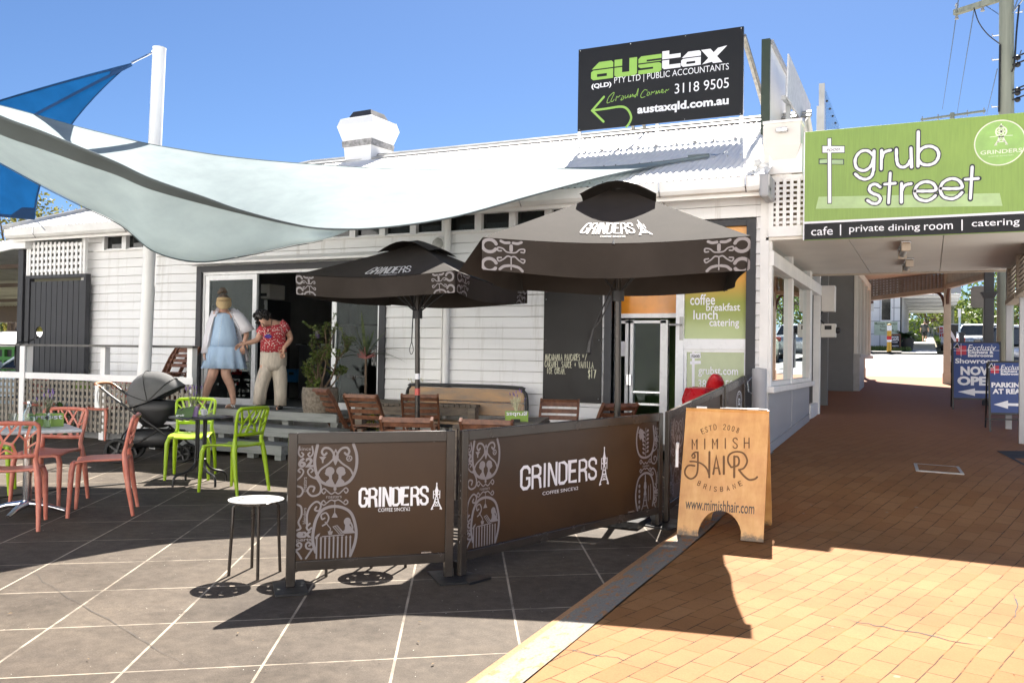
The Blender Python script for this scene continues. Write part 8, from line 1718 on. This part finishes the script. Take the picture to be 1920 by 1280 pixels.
mb.tube(crv(w((1826, 15, 21.2), (1835, 42, 21.2), (1852, 65, 21.3), (1876, 84, 21.4)), 5), .012, 5); mb.tube(w((1875, 85, 21.38), (1873, 210, 21.38)), .02, 6); mb.tube(crv(w((1911, 10, 21.3), (1906, 60, 21.3), (1902, 120, 21.3), (1897, 135, 21.35)), 4), .018, 6); obj("service_cable", mb, MT['black'], up)
pv = ony(1786, 215, 60); gp2 = gz(1.5, 60); p2_ = pole("distant utility pole with a wide steel crossarm just above the green cafe sign", pv.x, 60, .17, pv.z-gp2+.1, ((pv.z-.05, 1.8, R_(-12)),), gp2)
oh = thing("overhead_wires", "thin power wires running from the big pole to the distant pole", "wires", (1, 40, 8), world=True); mb = MB()
for a in (((1827, 16, 21.3), (1808, 130, 36), (1794, 216, 58)), ((1797, 0, 20), (1783, 100, 32), (1767, 205, 58)), ((1870, 130, 22), (1850, 214, 58)), ((1915, 95, 20), (1897, 150, 30), (1880, 230, 58)), ((1908, 0, 17), (1899, 25, 19))): mb.tube(crv(w(*a), 5) if len(a) > 2 else w(*a), .012, 4)
obj("wire", mb, MT['black'], oh)
# white clad building on the far corner
YW = 50.; q = lambda x, y, Y=YW: ony(x, y, Y); gw = gz(-1.5, YW)
wb = thing("corner_shop", "white clad shop with a tall dark window and grey verandah on the far corner", "building", (-4, YW, gw), world=True)
x0_, x1_ = q(1560, 600).x-6, q(1687, 600).x; ztw = q(1690, 548).z+2.2
mb = MB(); mb.box(x0_, x1_, YW, YW+18, gw-.5, ztw); 
obj("wall", mb, MT['white'], wb); mb = MB()
for y in (577, 602, 626): z = q(1650, y).z; mb.box(x0_, x1_+.01, YW-.012, YW-.001, z-.02, z+.02)
for px in (1650, 1676): x = q(px, 600).x; mb.box(x-.02, x+.02, YW-.014, YW-.002, gw, ztw)
obj("cladding_joint", mb, MT['greyblue'], wb); wa, wc = q(1653, 600), q(1670, 555); mb = MB(); 
mb.box(wa.x-.06, wc.x+.06, YW-.05, YW-.016, wa.z-.08, wc.z+.06); wf = obj("window_frame", mb, MT['alum'], wb); mb = MB(); mb.box(wa.x, wc.x, YW-.06, YW-.051, wa.z, wc.z); obj("pane", mb, MT['darkglass'], wf)
mb = MB(); mb.box(x1_-.02, x1_+.05, YW+.5, YW+18, gw+.2, ztw-1.0)
obj("shopfront", mb, MT['char'], wb); mb = MB()
for y in (YW+2, YW+6, YW+10, YW+14): mb.box(x1_+.05, x1_+.15, y, y+.3, gw, ztw-1)
obj("shopfront_pillar", mb, MT['white'], wb)
zA0, zA1 = q(1700, 551).z, q(1700, 535).z; xe = q(1802, 545).x
mb = MB(); corr(mb, x1_+.1, xe, YW+.0, zA0, YW+.05, zA1+.5, amp=.04, lam=.3); obj("verandah_fascia", mb, MT['greyblue'], wb, smooth='all')
mb = MB(); mb.box(x1_+.1, xe, YW+.1, YW+18, zA0-.05, zA0); 
for k in range(6): mb.box(x1_+.1, xe, YW+1+k*3, YW+1.15+k*3, zA0-.15, zA0-.05)
obj("verandah_ceiling", mb, MT['white'], wb)
# printed massage banner and the stake signs
bq, bc = q(1639, 628), q(1683, 603); bn2 = thing("banner", "pale green massage therapy banner on the white corner shop wall", "banner", ((bq.x+bc.x)/2, YW-.03, bq.z), world=True); mb = MB(); mb.box(bq.x, bc.x, YW-.035, YW-.02, bq.z, bc.z); obj("banner_sheet", mb, mat("pale_banner", (.60,.68,.52), .6, var=.08), bn2)
M = plane((0, YW-.037, 0), (1, 0, 0), (0, 0, 1)); mb = MB(M)
for s_, b_ in (("Massage Therapy", (1640, 604, 1682, 610)), ("Relaxing & Spa", (1650, 610.5, 1674, 614.5)), ("Phone: 3395 3066", (1650, 616, 1676, 621))): a = pl(M, b_[0], b_[3]); c = pl(M, b_[2], b_[1]); mb.text(s_, (a[0], a[1], c[0], c[1]), .01)
obj("lettering", mb, mat("olive_ink", (.13,.18,.06), .6), bn2)
def sboard(label, px0, y0, px1, y1, Y, m, mf, rows_, ink, grp=None):
    a, c = ony(px0, y1, Y), ony(px1, y0, Y); t = thing("pavement_sign", label, "sign", ((a.x+c.x)/2, Y, a.z), world=True); fw_ = (c.x-a.x)*.1
    mb = MB(); mb.hexa([(a.x+fw_, Y-.05, a.z+.12), (c.x-fw_, Y-.05, a.z+.12), (c.x-fw_, Y-.03, a.z+.12), (a.x+fw_, Y-.03, a.z+.12), (a.x+fw_, Y+.05, c.z-.06), (c.x-fw_, Y+.05, c.z-.06), (c.x-fw_, Y+.07, c.z-.06), (a.x+fw_, Y+.07, c.z-.06)]); obj("board", mb, m, t)
    mb = MB(); mb.bar((a.x+fw_/2, Y-.06, a.z), (a.x+fw_/2, Y+.06, c.z), fw_, .05); mb.bar((c.x-fw_/2, Y-.06, a.z), (c.x-fw_/2, Y+.06, c.z), fw_, .05); mb.bar((a.x, Y+.06, c.z-.03), (c.x, Y+.06, c.z-.03), .05, .07); mb.bar((a.x, Y-.05, a.z+.1), (c.x, Y-.05, a.z+.1), .05, .07); mb.bar((a.x+fw_/2, Y+.5, a.z), (a.x+fw_/2, Y+.06, c.z), fw_*.8, .04); mb.bar((c.x-fw_/2, Y+.5, a.z), (c.x-fw_/2, Y+.06, c.z), fw_*.8, .04); obj("sign_frame", mb, mf, t)
    M = plane((0, Y-.056, a.z+.12), (1, 0, 0), (0, .10, c.z-a.z-.18)); mb = MB(M); Lh = math.hypot(.1, c.z-a.z-.18)
    for s_, u0, v0, u1, v1 in rows_: mb.text(s_, (a.x+fw_+(c.x-a.x-2*fw_)*u0, Lh*v0, a.x+fw_+(c.x-a.x-2*fw_)*u1, Lh*v1), .03, z=.004)
    obj("lettering", mb, ink, t); return t
sboard("chalk sandwich board for indoor plants with a brown frame, outside the white corner shop", 1665, 626, 1689, 658, 47.2, MT['signblack'], mat("brown_frame", (.13,.055,.03), .6), (("INDOOR", .08, .78, .92, .93), ("PLANTS", .08, .58, .92, .74), ("small", .3, .44, .8, .52), ("PARTY'S", .3, .14, .9, .26)), MT['white_ink'])
sboard("yellow sandwich board on the far footpath beyond the walking person", 1757, 612, 1764, 628, 55, mat("yellow_board", (.55,.30,.02), .5), MT['timber_paint'], (("C", .2, .6, .8, .9),), MT['black'])
sboard("white and red sandwich board on the far footpath beside the verandah post", 1761, 611, 1769, 636, 52, MT['red'], MT['white'], (("KIDS", .1, .6, .9, .8), ("ZONE", .1, .3, .9, .5)), MT['white_ink'])
# short white and orange marker post on the kerb
mk = ony(1667, 672, 44.); mp_ = thing("marker_post", "slim yellow and white marker post with red bands on the far kerb", "bollard", (mk.x, 45.2, gz(-1.5, 45.2)+.06)); kq = (ony(1667, 623, 45.2).z-ony(1667, 673, 45.2).z); base_ = gz(-1.5, 45.2)+.06; mp_.location = (ony(1667, 660, 45.2).x, 45.2, base_)
mb = MB(); mb.tube([(0, 0, 0), (0, 0, kq*.97)], .10, 12); mb.ball((0, 0, kq*.97), .10, 12, 6); obj("tube", mb, mat("yellow_post", (.60,.34,.03), .5), mp_, smooth=True)
for z0_, z1_, m_ in ((.78, .98, MT['white']), (.44, .58, MT['red']), (.36, .44, MT['white'])): mb = MB(); mb.tube([(0, 0, kq*z0_), (0, 0, kq*z1_)], .105, 12); obj("band", mb, m_, mp_, smooth=True)
ps = thing("street_sign_post", "thin galvanised sign post at the side street kerb", "sign post", (ony(1628, 660, 44).x, 46, gz(-1.5, 46)), world=True); mb = MB(); x = ony(1629, 660, 46).x; mb.tube([(x, 46, gz(-1.5, 46)), (x, 46, ony(1629, 560, 46).z)], .045, 8); obj("pipe", mb, MT['steel'], ps); mb = MB(); mb.box(x-.04, x+.4*.5, 45.93, 45.96, ony(1629, 583, 46).z, ony(1629, 562, 46).z); obj("sign_plate", mb, MT['iron'], ps)
# parking sign, bin, chevrons, back of a traffic sign
def simple(name, label, cat, parts):
    t = thing(name, label, cat, parts[0][2], world=True)
    for nm, mb, _, m_ in parts: obj(nm, mb, m_, t)
    return t
p = ony(1799, 650, 34); mb = MB(); mb.tube([(p.x, 34, gz(1.5, 34)-.1), (p.x, 34, ony(1798, 580, 34).z)], .035, 8); m2_ = MB(); a, c = ony(1796, 593, 33.95), ony(1802, 579, 33.95); m2_.box(a.x, c.x, 33.92, 33.95, a.z, c.z); simple("parking_sign", "small white parking sign on a thin post beside the parked cars", "sign", [("pole_tube", mb, (p.x, 34, gz(1.5, 34)), MT['steel']), ("sign_plate", m2_, None, MT['white'])])
a, c = ony(1799, 648, 30), ony(1808, 626, 30); mb = MB(); mb.box(a.x, c.x, 30, 30.4, gz(1.5, 30)-.1, c.z); m2_ = MB(); m2_.box(a.x-.03, c.x+.03, 29.97, 30.43, c.z, c.z+.05); simple("litter_bin", "dark grey litter bin beside the footpath", "bin", [("bin_body", mb, (a.x, 30, gz(1.5, 30)), MT['char']), ("bin_lid", m2_, None, MT['char'])])
a, c = ony(1780, 700, 27), ony(1793, 620, 27); cv = thing("chevron_board", "black and white chevron board at the road corner", "sign", (a.x, 27, gz(1.5, 27)), world=True); mb = MB(); mb.box(a.x, c.x, 27, 27.03, gz(1.5, 27)-.1, c.z); obj("board", mb, MT['black'], cv)
M = plane((a.x, 26.997, gz(1.5, 27)), (1, 0, 0), (0, 0, 1)); mb = MB(M); wd_ = c.x-a.x; Hb = c.z-gz(1.5, 27)
for k in range(3): y = Hb*(.12+.29*k); h_ = Hb*.14; mb.add([(0, y+.25, .001), (wd_*.5, y+.12, .001), (wd_*.5, y+.12+h_, .001), (0, y+.25+h_, .001)], [(0, 1, 2, 3)]); mb.add([(wd_*.5, y+.12, .001), (wd_, y-.05, .001), (wd_, y-.05+h_, .001), (wd_*.5, y+.12+h_, .001)], [(0, 1, 2, 3)])
obj("chevron", mb, MT['white_ink'], cv)
a, c = ony(1820, 577, 19), ony(1850, 536, 19); rs2 = thing("traffic_sign_back", "grey back of a rounded traffic sign seen behind the verandah post", "sign", (1.3, 19, 1), world=True); mb = MB(); w_ = c.x-a.x; h_ = c.z-a.z; r0 = .06; P_ = []
for cx_, cz_, a0 in ((a.x+r0, a.z+r0, 180), (a.x+w_*1.4-r0, a.z+r0, 270), (a.x+w_*1.4-r0, c.z-r0, 0), (a.x+r0, c.z-r0, 90)): P_ += arc(cx_, cz_, r0, r0, a0, a0+90, 5)
mb.prism(P_, 0, .02); mb.v = [(x, 19+z, y) for x, y, z in mb.v]; obj("sign_plate", mb, mat("sign_back_grey", (.20,.185,.17), .6), rs2); mb = MB(); mb.tube([(a.x+w_*.9, 19.05, gz(1.5, 19)-.2), (a.x+w_*.9, 19.05, c.z)], .035, 8); obj("sign_pole", mb, MT['iron'], rs2)
# parked cars
def car(label, loc, rz, paint, tail=True):
    t = thing("parked_car", label, "car", loc, rz, "cars along the main road"); L, W = 4.4, 1.72
    sec = [(-2.2, .45, .80, .30, .9), (-2.1, .28, .98, .32, 1), (-1.55, .25, 1.02, .36, 1), (-1.15, .25, .98, .40, 1), (0, .22, .96, .42, 1), (1.2, .24, .94, .40, 1), (1.9, .28, .82, .34, .98), (2.2, .40, .66, .30, .86)]
    mb = MB(); R = []
    for y, z0_, z1_, _, k in sec:
        w_ = W/2*k; R.append([(-w_, y, z0_+.1), (-w_*.96, y, z0_), (w_*.96, y, z0_), (w_, y, z0_+.1), (w_*1.0, y, (z0_+z1_)/2), (w_*.95, y, z1_-.04), (w_*.85, y, z1_), (-w_*.85, y, z1_), (-w_*.95, y, z1_-.04), (-w_, y, (z0_+z1_)/2)])
    mb.loft(R); obj("body", mb, paint, t, smooth=True, sub=1)
    mb = MB(); mb.loft([[(x*W/2*.86, y, .96) for x, y in ((-1, -1.55), (1, -1.55), (1, 1.0), (-1, 1.0))], [(x*W/2*.66, y, 1.40) for x, y in ((-1, -.95), (1, -.95), (1, .25), (-1, .25))]]); obj("windows", mb, MT['darkglass'], t, bevel=.03)
    mb = MB(); mb.loft([[(x*W/2*.68, y, 1.395) for x, y in ((-1, -1.0), (1, -1.0), (1, .3), (-1, .3))], [(x*W/2*.6, y, 1.45) for x, y in ((-1, -.85), (1, -.85), (1, .15), (-1, .15))]])
    for sx in (-1, 1):
        for (y0_, y1_) in ((-1.55, -.97), (1.0, .27), (-.1, -.1)): mb.bar((sx*W/2*.865, y0_, .96), (sx*W/2*.675, y1_, 1.40), .05, .05)
    obj("roof", mb, paint, t, bevel=.02)
    for sx in (-1, 1):
        for y in (-1.32, 1.35):
            mb = MB(); mb.M = Matrix.Translation((sx*(W/2-.1), y, .31)) @ Matrix.Rotation(R_(90), 4, 'Y'); mb.lathe([(.2, -.1), (.3, -.1), (.31, -.06), (.31, .06), (.3, .1), (.2, .1)], 20); wh_ = obj("wheel", mb, MT['rubber'], t, smooth=True); mb2 = MB(mb.M); mb2.lathe([(.2, -.08), (.2, .08), (.05, .09), (0, .09)], 14); obj("rim", mb2, MT['steel'], wh_)
        mb = MB(); mb.box(sx*W/2*.72-.16, sx*W/2*.72+.16, -2.19, -2.08, .72, .90); obj("tail_light", mb, mat("tail_lamp", (.42,.05,.04), .25), t, bevel=.03)
        mb = MB(); mb.box(sx*W/2*.70-.17, sx*W/2*.70+.17, 2.02, 2.14, .62, .74); obj("headlight", mb, MT['alum'], t, bevel=.03)
        mb = MB(); mb.box(sx*W/2*1.08-.09, sx*W/2*1.08+.09, .72, .86, .98, 1.10); obj("mirror", mb, paint, t, bevel=.03)
    mb = MB(); mb.box(-.26, .26, -2.225, -2.19, .62, .73); obj("number_plate", mb, MT['white'], t); return t
silver = mat("silver_car_paint", (.50,.54,.56), .25, metal=.5, var=.03, coat=.6); whitec = mat("white_car_paint", (.75,.76,.77), .3, var=.02, coat=.6); darkc = mat("charcoal_car_paint", (.03,.035,.045), .2, var=.03, coat=.8); greenc = mat("pale_car_paint", (.45,.52,.40), .3, var=.03, coat=.6)
def roadp(px, Y): p = ony(px, 640, Y); return (p.x, Y, gz(1.6, Y)-.13)
c1 = car("silver sedan seen from behind, parked past the nearest verandah posts", roadp(1838, 38), R_(-3), silver)
def recolor(o, m_):
    for ch in kids(o):
        if ch.name.split('.')[0] in ('body', 'roof', 'mirror'): ch.data = ch.data.copy(); ch.data.materials[0] = m_
def addcar(px, Y, rz, lab, m_): c = clone(c1, roadp(px, Y), rz, lab); recolor(c, m_); return c
addcar(1800, 53, R_(-3), "white sedan parked further up the road, beyond the silver sedan", whitec); addcar(1915, 25, R_(176), "dark charcoal car nearest us at the right edge, facing towards us", darkc); addcar(1925, 34, R_(178), "pale green car behind the dark charcoal car at the right edge", greenc)
cl = clone(c1, (-14.35, 11.4, .02), R_(92), "blue-white car at the far left beyond the railing"); recolor(cl, mat("pale_blue_car", (.45,.55,.62), .25, var=.03, coat=.6))
# ---- trees, hedge, grass --------------------------------------------------------------------------------------------
def tree(name, label, base, H, crown_z, rx, rz_, n, leaf, m, seed, trunk=.14, group=None, clumps=14):
    t = thing(name, label, "tree", base, 0, group); q = random.Random(seed); tr = MB(); lf = MB(); cs_ = []
    for k in range(clumps):
        a = q.uniform(0, 6.28); e = q.uniform(-.6, 1); rr0 = q.uniform(.35, .85); cs_.append((Vector((math.cos(a)*rx*rr0*math.sqrt(1-min(.99, e*e)*.6), math.sin(a)*rx*rr0*.9, crown_z+e*rz_*.75)), q.uniform(.28, .48)*rx))
    tr.tube([(0, 0, -.3), (.05, 0, crown_z*.5), (0, .05, crown_z)], [trunk, trunk*.75, trunk*.5], 8)
    for c, r_ in cs_: tr.tube([(0, 0, crown_z*.55), Vector((c.x*.5, c.y*.5, crown_z*.8+c.z*.1)), c], [trunk*.4, trunk*.22, trunk*.06], 5)
    obj("trunk", tr, MT['bark'], t, smooth=True)
    for c, r_ in cs_:
        for k in range(n//clumps):
            d = Vector((q.gauss(0, 1), q.gauss(0, 1), q.gauss(0, .8))); d = d.normalized()*r_*(q.random()**.45); p = c+d; nrm = Vector((q.gauss(0, 1), q.gauss(0, 1), q.gauss(.6, .8))).normalized(); a = nrm.orthogonal().normalized(); b2 = nrm.cross(a); s_ = leaf*q.uniform(.6, 1.3); ang = q.uniform(0, 6.28); u = a*math.cos(ang)+b2*math.sin(ang); v = nrm.cross(u)
            lf.add([p-u*s_, p+v*s_*.45, p+u*s_, p-v*s_*.45], [(0, 1, 2, 3)])
    obj("crown", lf, m, t); return t
MT['leafsun'] = mat("sunlit_leaf", (.11,.17,.02), .5, var=.3, vs=2, c2=(.24,.27,.045)); MT['leafgum'] = mat("gum_leaf", (.10,.13,.06), .6, var=.3, vs=1, c2=(.17,.19,.10)); MT['leafolive'] = mat("olive_yellow_leaf", (.17,.17,.03), .5, var=.3, vs=1, c2=(.30,.27,.05))  # foliage colours: bright green, grey-green gum, olive yellow
for m_ in ('leafsun', 'leafgum', 'leafolive', 'leaf'):
    nt = MT[m_].node_tree; b = nt.nodes["Principled BSDF"]; tl = nt.nodes.new("ShaderNodeBsdfTranslucent"); src = b.inputs['Base Color'].links[0].from_socket; nt.links.new(src, tl.inputs[0]); mx = nt.nodes.new("ShaderNodeMixShader"); mx.inputs[0].default_value = .4; nt.links.new(b.outputs[0], mx.inputs[1]); nt.links.new(tl.outputs[0], mx.inputs[2]); nt.links.new(mx.outputs[0], nt.nodes["Material Output"].inputs[0])
def tb_(px, Y): p = ony(px, 640, Y); return p.x
GT = "trees beyond the carport"
tree("feathery_tree", "tall yellow-green tree rising above the carport roof at the far left", (tb_(20, 22), 22, 0), 6, ony(40, 450, 22).z, 3.2, 1.5, 4200, .09, MT['leafolive'], 31, .2, GT)
tree("leafy_tree", "green tree behind the carport, left of the charcoal gate", (tb_(5, 27), 27, 0), 5, ony(10, 585, 27).z, 4.2, 1.5, 4200, .12, MT['leaf'], 32, .2, GT); tree("leafy_tree", "lower yellow-green tree behind the carport by the gate post", (tb_(30, 25), 25, 0), 4, ony(10, 610, 25).z-.2, 2.6, .9, 2600, .09, MT['leafolive'], 33, .15, GT)
G2 = "trees along the main road"
for i, (px, Y, y0, rx, rz0, m_, lab) in enumerate(((1735, 88, 588, 4.5, 1.5, 'leafsun', "sunlit street tree over the far footpath, above the hedge"), (1765, 96, 588, 4, 1.7, 'leaf', "green street tree over the far footpath beside the verandah post"), (1828, 200, 603, 8, 1.6, 'leafgum', "large grey-green gum far up the road behind the parked cars"), (1800, 205, 612, 6, 1.2, 'leafgum', "smaller grey-green gum far up the road, left of the large one"), (1848, 130, 616, 3.5, 2.0, 'leafsun', "bright green roadside tree behind the silver sedan"), (1905, 70, 590, 3.2, 4.0, 'leafsun', "bright leafy tree at the right edge between the awning posts"), (1935, 60, 540, 5, 4, 'leaf', "tall leafy tree beyond the right edge posts"))):
    Yq = Y; p = ony(px, y0, Yq); g0 = gz(1.6 if px > 1780 else -1.5, Yq); tree("street_tree", lab, (p.x, Yq, g0), 5, p.z-g0, rx, rz0, 2600 if i != 2 else 4000, .16 if Y < 100 else .4, MT[m_], 40+i, .18, G2)
hq0, hq1 = ony(1711, 640, 72), ony(1731, 597, 72); hg = thing("hedge", "clipped bright green hedge beside the far footpath", "hedge", ((hq0.x+hq1.x)/2, 72, gz(-1.5, 72)), world=True); lf = MB(); q = random.Random(3); zg = gz(-1.5, 72)
for k in range(5200): 
    p = Vector((q.uniform(hq0.x-1.5, hq1.x), 72+q.uniform(0, 6), zg+q.uniform(0, hq1.z-zg))); d = Vector((q.gauss(0, 1), q.gauss(0, 1), q.gauss(0, 1))).normalized(); a = d.orthogonal().normalized()*.13; b2 = d.cross(a.normalized())*.08; lf.add([p-a, p+b2, p+a, p-b2], [(0, 1, 2, 3)])
obj("leaves", lf, mat("hedge_leaf", (.15,.23,.02), .5, var=.3, vs=2), hg)
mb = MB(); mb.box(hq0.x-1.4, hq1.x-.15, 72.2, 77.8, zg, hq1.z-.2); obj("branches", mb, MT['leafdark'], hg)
# grass verges
def verge(name, x0, x1, y0, y1, n, seed, h=.18):
    q = random.Random(seed); mb = MB()
    mb.grid([[(x, y, gz(-1.5, y)+.07) for x in lin(x0, x1, 4)] for y in lin(y0, y1, 4)])
    for k in range(n): x, y = q.uniform(x0, x1), q.uniform(y0, y1); z = gz(-1.5, y)+.06; a = q.uniform(0, 6.28); hh = h*q.uniform(.4, 1.2); mb.add([(x-.03*math.cos(a), y-.03*math.sin(a), z), (x+.03*math.cos(a), y+.03*math.sin(a), z), (x+q.uniform(-.08, .08), y+q.uniform(-.08, .08), z+hh)], [(0, 1, 2)])
    o = obj(name, mb, MT['grassm']); o['kind'] = 'stuff'; return o
verge("grass_verge", -7.5, x1_+.6, 46.6, 49.9, 5200, 5); verge("grass_verge", .4, 1.3, 62, 100, 2500, 6); verge("grass_verge", -3.4, -2.0, 66, 72, 1200, 7)
pp = thing("potted_shrub", "large dark leafy shrub in a black pot outside the white corner shop", "potted plant", (ony(1698, 640, 48.6).x, 48.6, gz(-1.5, 48.6)+.02)); kp = 48.6*1.0/FPX*.95
mb = MB(); mb.lathe([(0, 0), (.32, 0), (.42, .62), (.38, .62), (0, .55)], 18); obj("pot", mb, MT['blackp'], pp, smooth=True); mb = MB(); q = random.Random(12)
for k in range(70): a = q.uniform(0, 6.28); d = Vector((math.cos(a), math.sin(a), q.uniform(.2, 1.4))); sprig(mb, Vector((0, 0, .6)), d, q.uniform(.6, 1.15), .22, q.uniform(.2, .7), 4)
obj("leaves", mb, MT['leafdark'], pp)
# fence pickets and pale shed further along the far footpath
pf = thing("picket_row", "pale fence with dark posts beyond the hedge", "fence", (0, 98, gz(-1.5, 98)), world=True); mb = MB(); a, c = ony(1733, 640, 98), ony(1768, 600, 98); mb.box(a.x-2, c.x, 98, 98.1, gz(-1.5, 98)-.2, c.z); obj("panel", mb, MT['white'], pf)
for px in (1741, 1750, 1758, 1766): mb = MB(); x = ony(px, 620, 97.9).x; mb.box(x-.15, x+.15, 97.7, 97.98, gz(-1.5, 98)-.2, c.z+.6); obj("post", mb, MT['greyblue'], pf)
# left side: low green shed and white wall beyond the railing
gsd = thing("green_shed", "low green framed shed with a white roof beyond the railing at the far left", "shed", (-18, 17, 0), world=True); a, c = ony(-60, 690, 17), ony(42, 650, 17)
mb = MB(); mb.box(a.x-2, c.x+.4, 17.2, 17.4, 0, c.z); obj("wall", mb, MT['char'], gsd); mb = MB(); mb.hexa([(a.x-2, 16.9, c.z), (c.x+.5, 16.9, c.z), (c.x+.5, 19.5, c.z+.45), (a.x-2, 19.5, c.z+.45), (a.x-2, 16.9, c.z+.06), (c.x+.5, 16.9, c.z+.06), (c.x+.5, 19.5, c.z+.51), (a.x-2, 19.5, c.z+.51)]); obj("roof", mb, MT['ironroof'], gsd); mb = MB()
for px in (-40, 0, 18, 33): x = ony(px, 660, 17).x; mb.box(x-.05, x+.05, 17.1, 17.19, .2, c.z)
for y in (652, 672, 690): z = ony(20, y, 17).z; mb.box(a.x-2, c.x+.4, 17.08, 17.098, z-.05, z+.05)
obj("green_frame", mb, mat("green_paint", (.06,.24,.05), .5), gsd)
lw_ = thing("brick_wall", "low brown brick wall behind the carport", "wall", (-22, 24, 0), world=True); mb = MB(); mb.box(-40, -14, 23, 23.2, -.2, ony(20, 622, 23).z); obj("wall_panel", mb, mat("brown_brick", (.16,.085,.06), .9, var=.2, vs=5), lw_)
# unseen white shop row, added to bounce sun onto the shaded cafe front
ob_ = thing("shop_row", "white rendered row of shops across the car park, facing the cafe", "building", (-6, -8, 0), world=True); mb = MB(); mb.box(-34, 16, -16, -8, -.5, 10.5); mb.box(-34.2, 16.2, -8.6, -7.9, 10.5, 10.9); obj("wall", mb, MT['white'], ob_)
for k in range(9): x = -31+k*5.2; f = MB(); f.box(x, x+2.4, -7.99, -7.9, 6.6, 8.4); wf = obj("window_frame", f, MT['alum'], ob_); g = MB(); g.box(x+.1, x+2.3, -7.895, -7.88, 6.7, 8.3); obj("pane", g, MT['darkglass'], wf)
# ================================================================== chalkboard
YC = YF-.045; cq = lambda x, y: ony(x, y, YC)
cx0, cx1 = cq(1018, 700).x, cq(1127, 700).x; cz0 = cq(1018, 752).z; cz1 = 2.28
cbd = thing("blackboard", "tall blackboard with chalked pancake special hung on the white wall", "blackboard", ((cx0+cx1)/2, YC, cz0), world=True)
mb = MB(); mb.box(cx0, cx1, YC, YC+.02, cz0, cz1); obj("board", mb, mat("blackboard", (.011,.009,.008), .6, var=.35, vs=3, c2=(.022,.019,.017), stretch=(1, 1, .4)), cbd, bevel=.003)
M = plane((0, YC-.001, 0), (1, 0, 0), (0, 0, 1)); mb = MB(M)
CH = {'A': [[(0, 0), (.4, 1), (.8, 0)], [(.15, .4), (.65, .4)]], 'C': [[(.75, .85), (.35, 1), (.05, .6), (.1, .15), (.4, 0), (.75, .15)]], 'D': [[(.1, 0), (.1, 1), (.6, .8), (.7, .4), (.1, 0)]], 'E': [[(.7, 1), (.1, 1), (.1, 0), (.7, 0)], [(.1, .5), (.55, .5)]], 'I': [[(.3, 0), (.3, 1)]], 'K': [[(.1, 0), (.1, 1)], [(.7, 1), (.1, .45), (.7, 0)]], 'L': [[(.1, 1), (.1, 0), (.65, 0)]], 'M': [[(0, 0), (.15, 1), (.4, .3), (.65, 1), (.8, 0)]], 'N': [[(.1, 0), (.1, 1), (.7, 0), (.7, 1)]], 'P': [[(.1, 0), (.1, 1), (.6, .95), (.65, .6), (.1, .45)]], 'R': [[(.1, 0), (.1, 1), (.6, .9), (.6, .6), (.1, .45), (.7, 0)]], 'S': [[(.7, .9), (.3, 1), (.1, .75), (.65, .35), (.4, 0), (.05, .1)]], 'U': [[(.1, 1), (.12, .15), (.4, 0), (.65, .15), (.7, 1)]], 'V': [[(.05, 1), (.35, 0), (.7, 1)]], '$': [[(.7, .85), (.35, .95), (.1, .72), (.65, .32), (.4, .08), (.05, .18)], [(.38, 1.1), (.38, -.1)]], '1': [[(.3, 1), (.3, 0)]], '7': [[(.0, 1), (.7, 1), (.25, 0)]], '/': [[(.1, -.1), (.7, 1)]], 'W': [[(.05, .9), (.2, .4), (.35, .8), (.5, .4), (.65, .9)]], '+': [[(.4, .3), (.4, .8)], [(.15, .55), (.65, .55)]], '.': [[(.3, 0), (.36, .03)]]}
def chalk(s_, x0, y0, x1, y1, w=.006):
    a = pl(M, x0, y1); c = pl(M, x1, y0); k = (c[0]-a[0])/len(s_); h = c[1]-a[1]; q = random.Random(len(s_))
    for i, ch in enumerate(s_):
        if ch == ' ': continue
        oy = q.uniform(-.06, .06)*h
        for st in CH[ch]: mb.stroke([(a[0]+(i+.12+u*.95)*k, a[1]+oy+v*h) for u, v in st], w)
chalk("MACADAMIA PANCAKES", 1022, 664, 1088, 675); chalk("W/", 1091, 664, 1101, 675, .005); chalk("CARAMEL SAUCE + VANILLA", 1021, 678, 1113, 688); chalk("ICE CREAM.", 1025, 690, 1062, 700); chalk("$17", 1102, 693, 1118, 708, .008)
obj("chalk_writing", mb, mat("chalk", (.72,.70,.52), .9, var=.1), cbd)
mb = MB(M); mb.stroke([pl(M, 1024, 546), pl(M, 1080, 541), pl(M, 1118, 540)], .012); obj("pink_chalk_line", mb, mat("pink_chalk", (.60,.30,.42), .9), cbd)
mb = MB()
for x in (cx0+.03, cx1-.03):
    for z in (cz0+.05, (cz0+cz1)/2, cz1-.25): mb.ball((x, YC-.002, z), .008, 6, 4)
obj("screw", mb, MT['steel'], cbd)
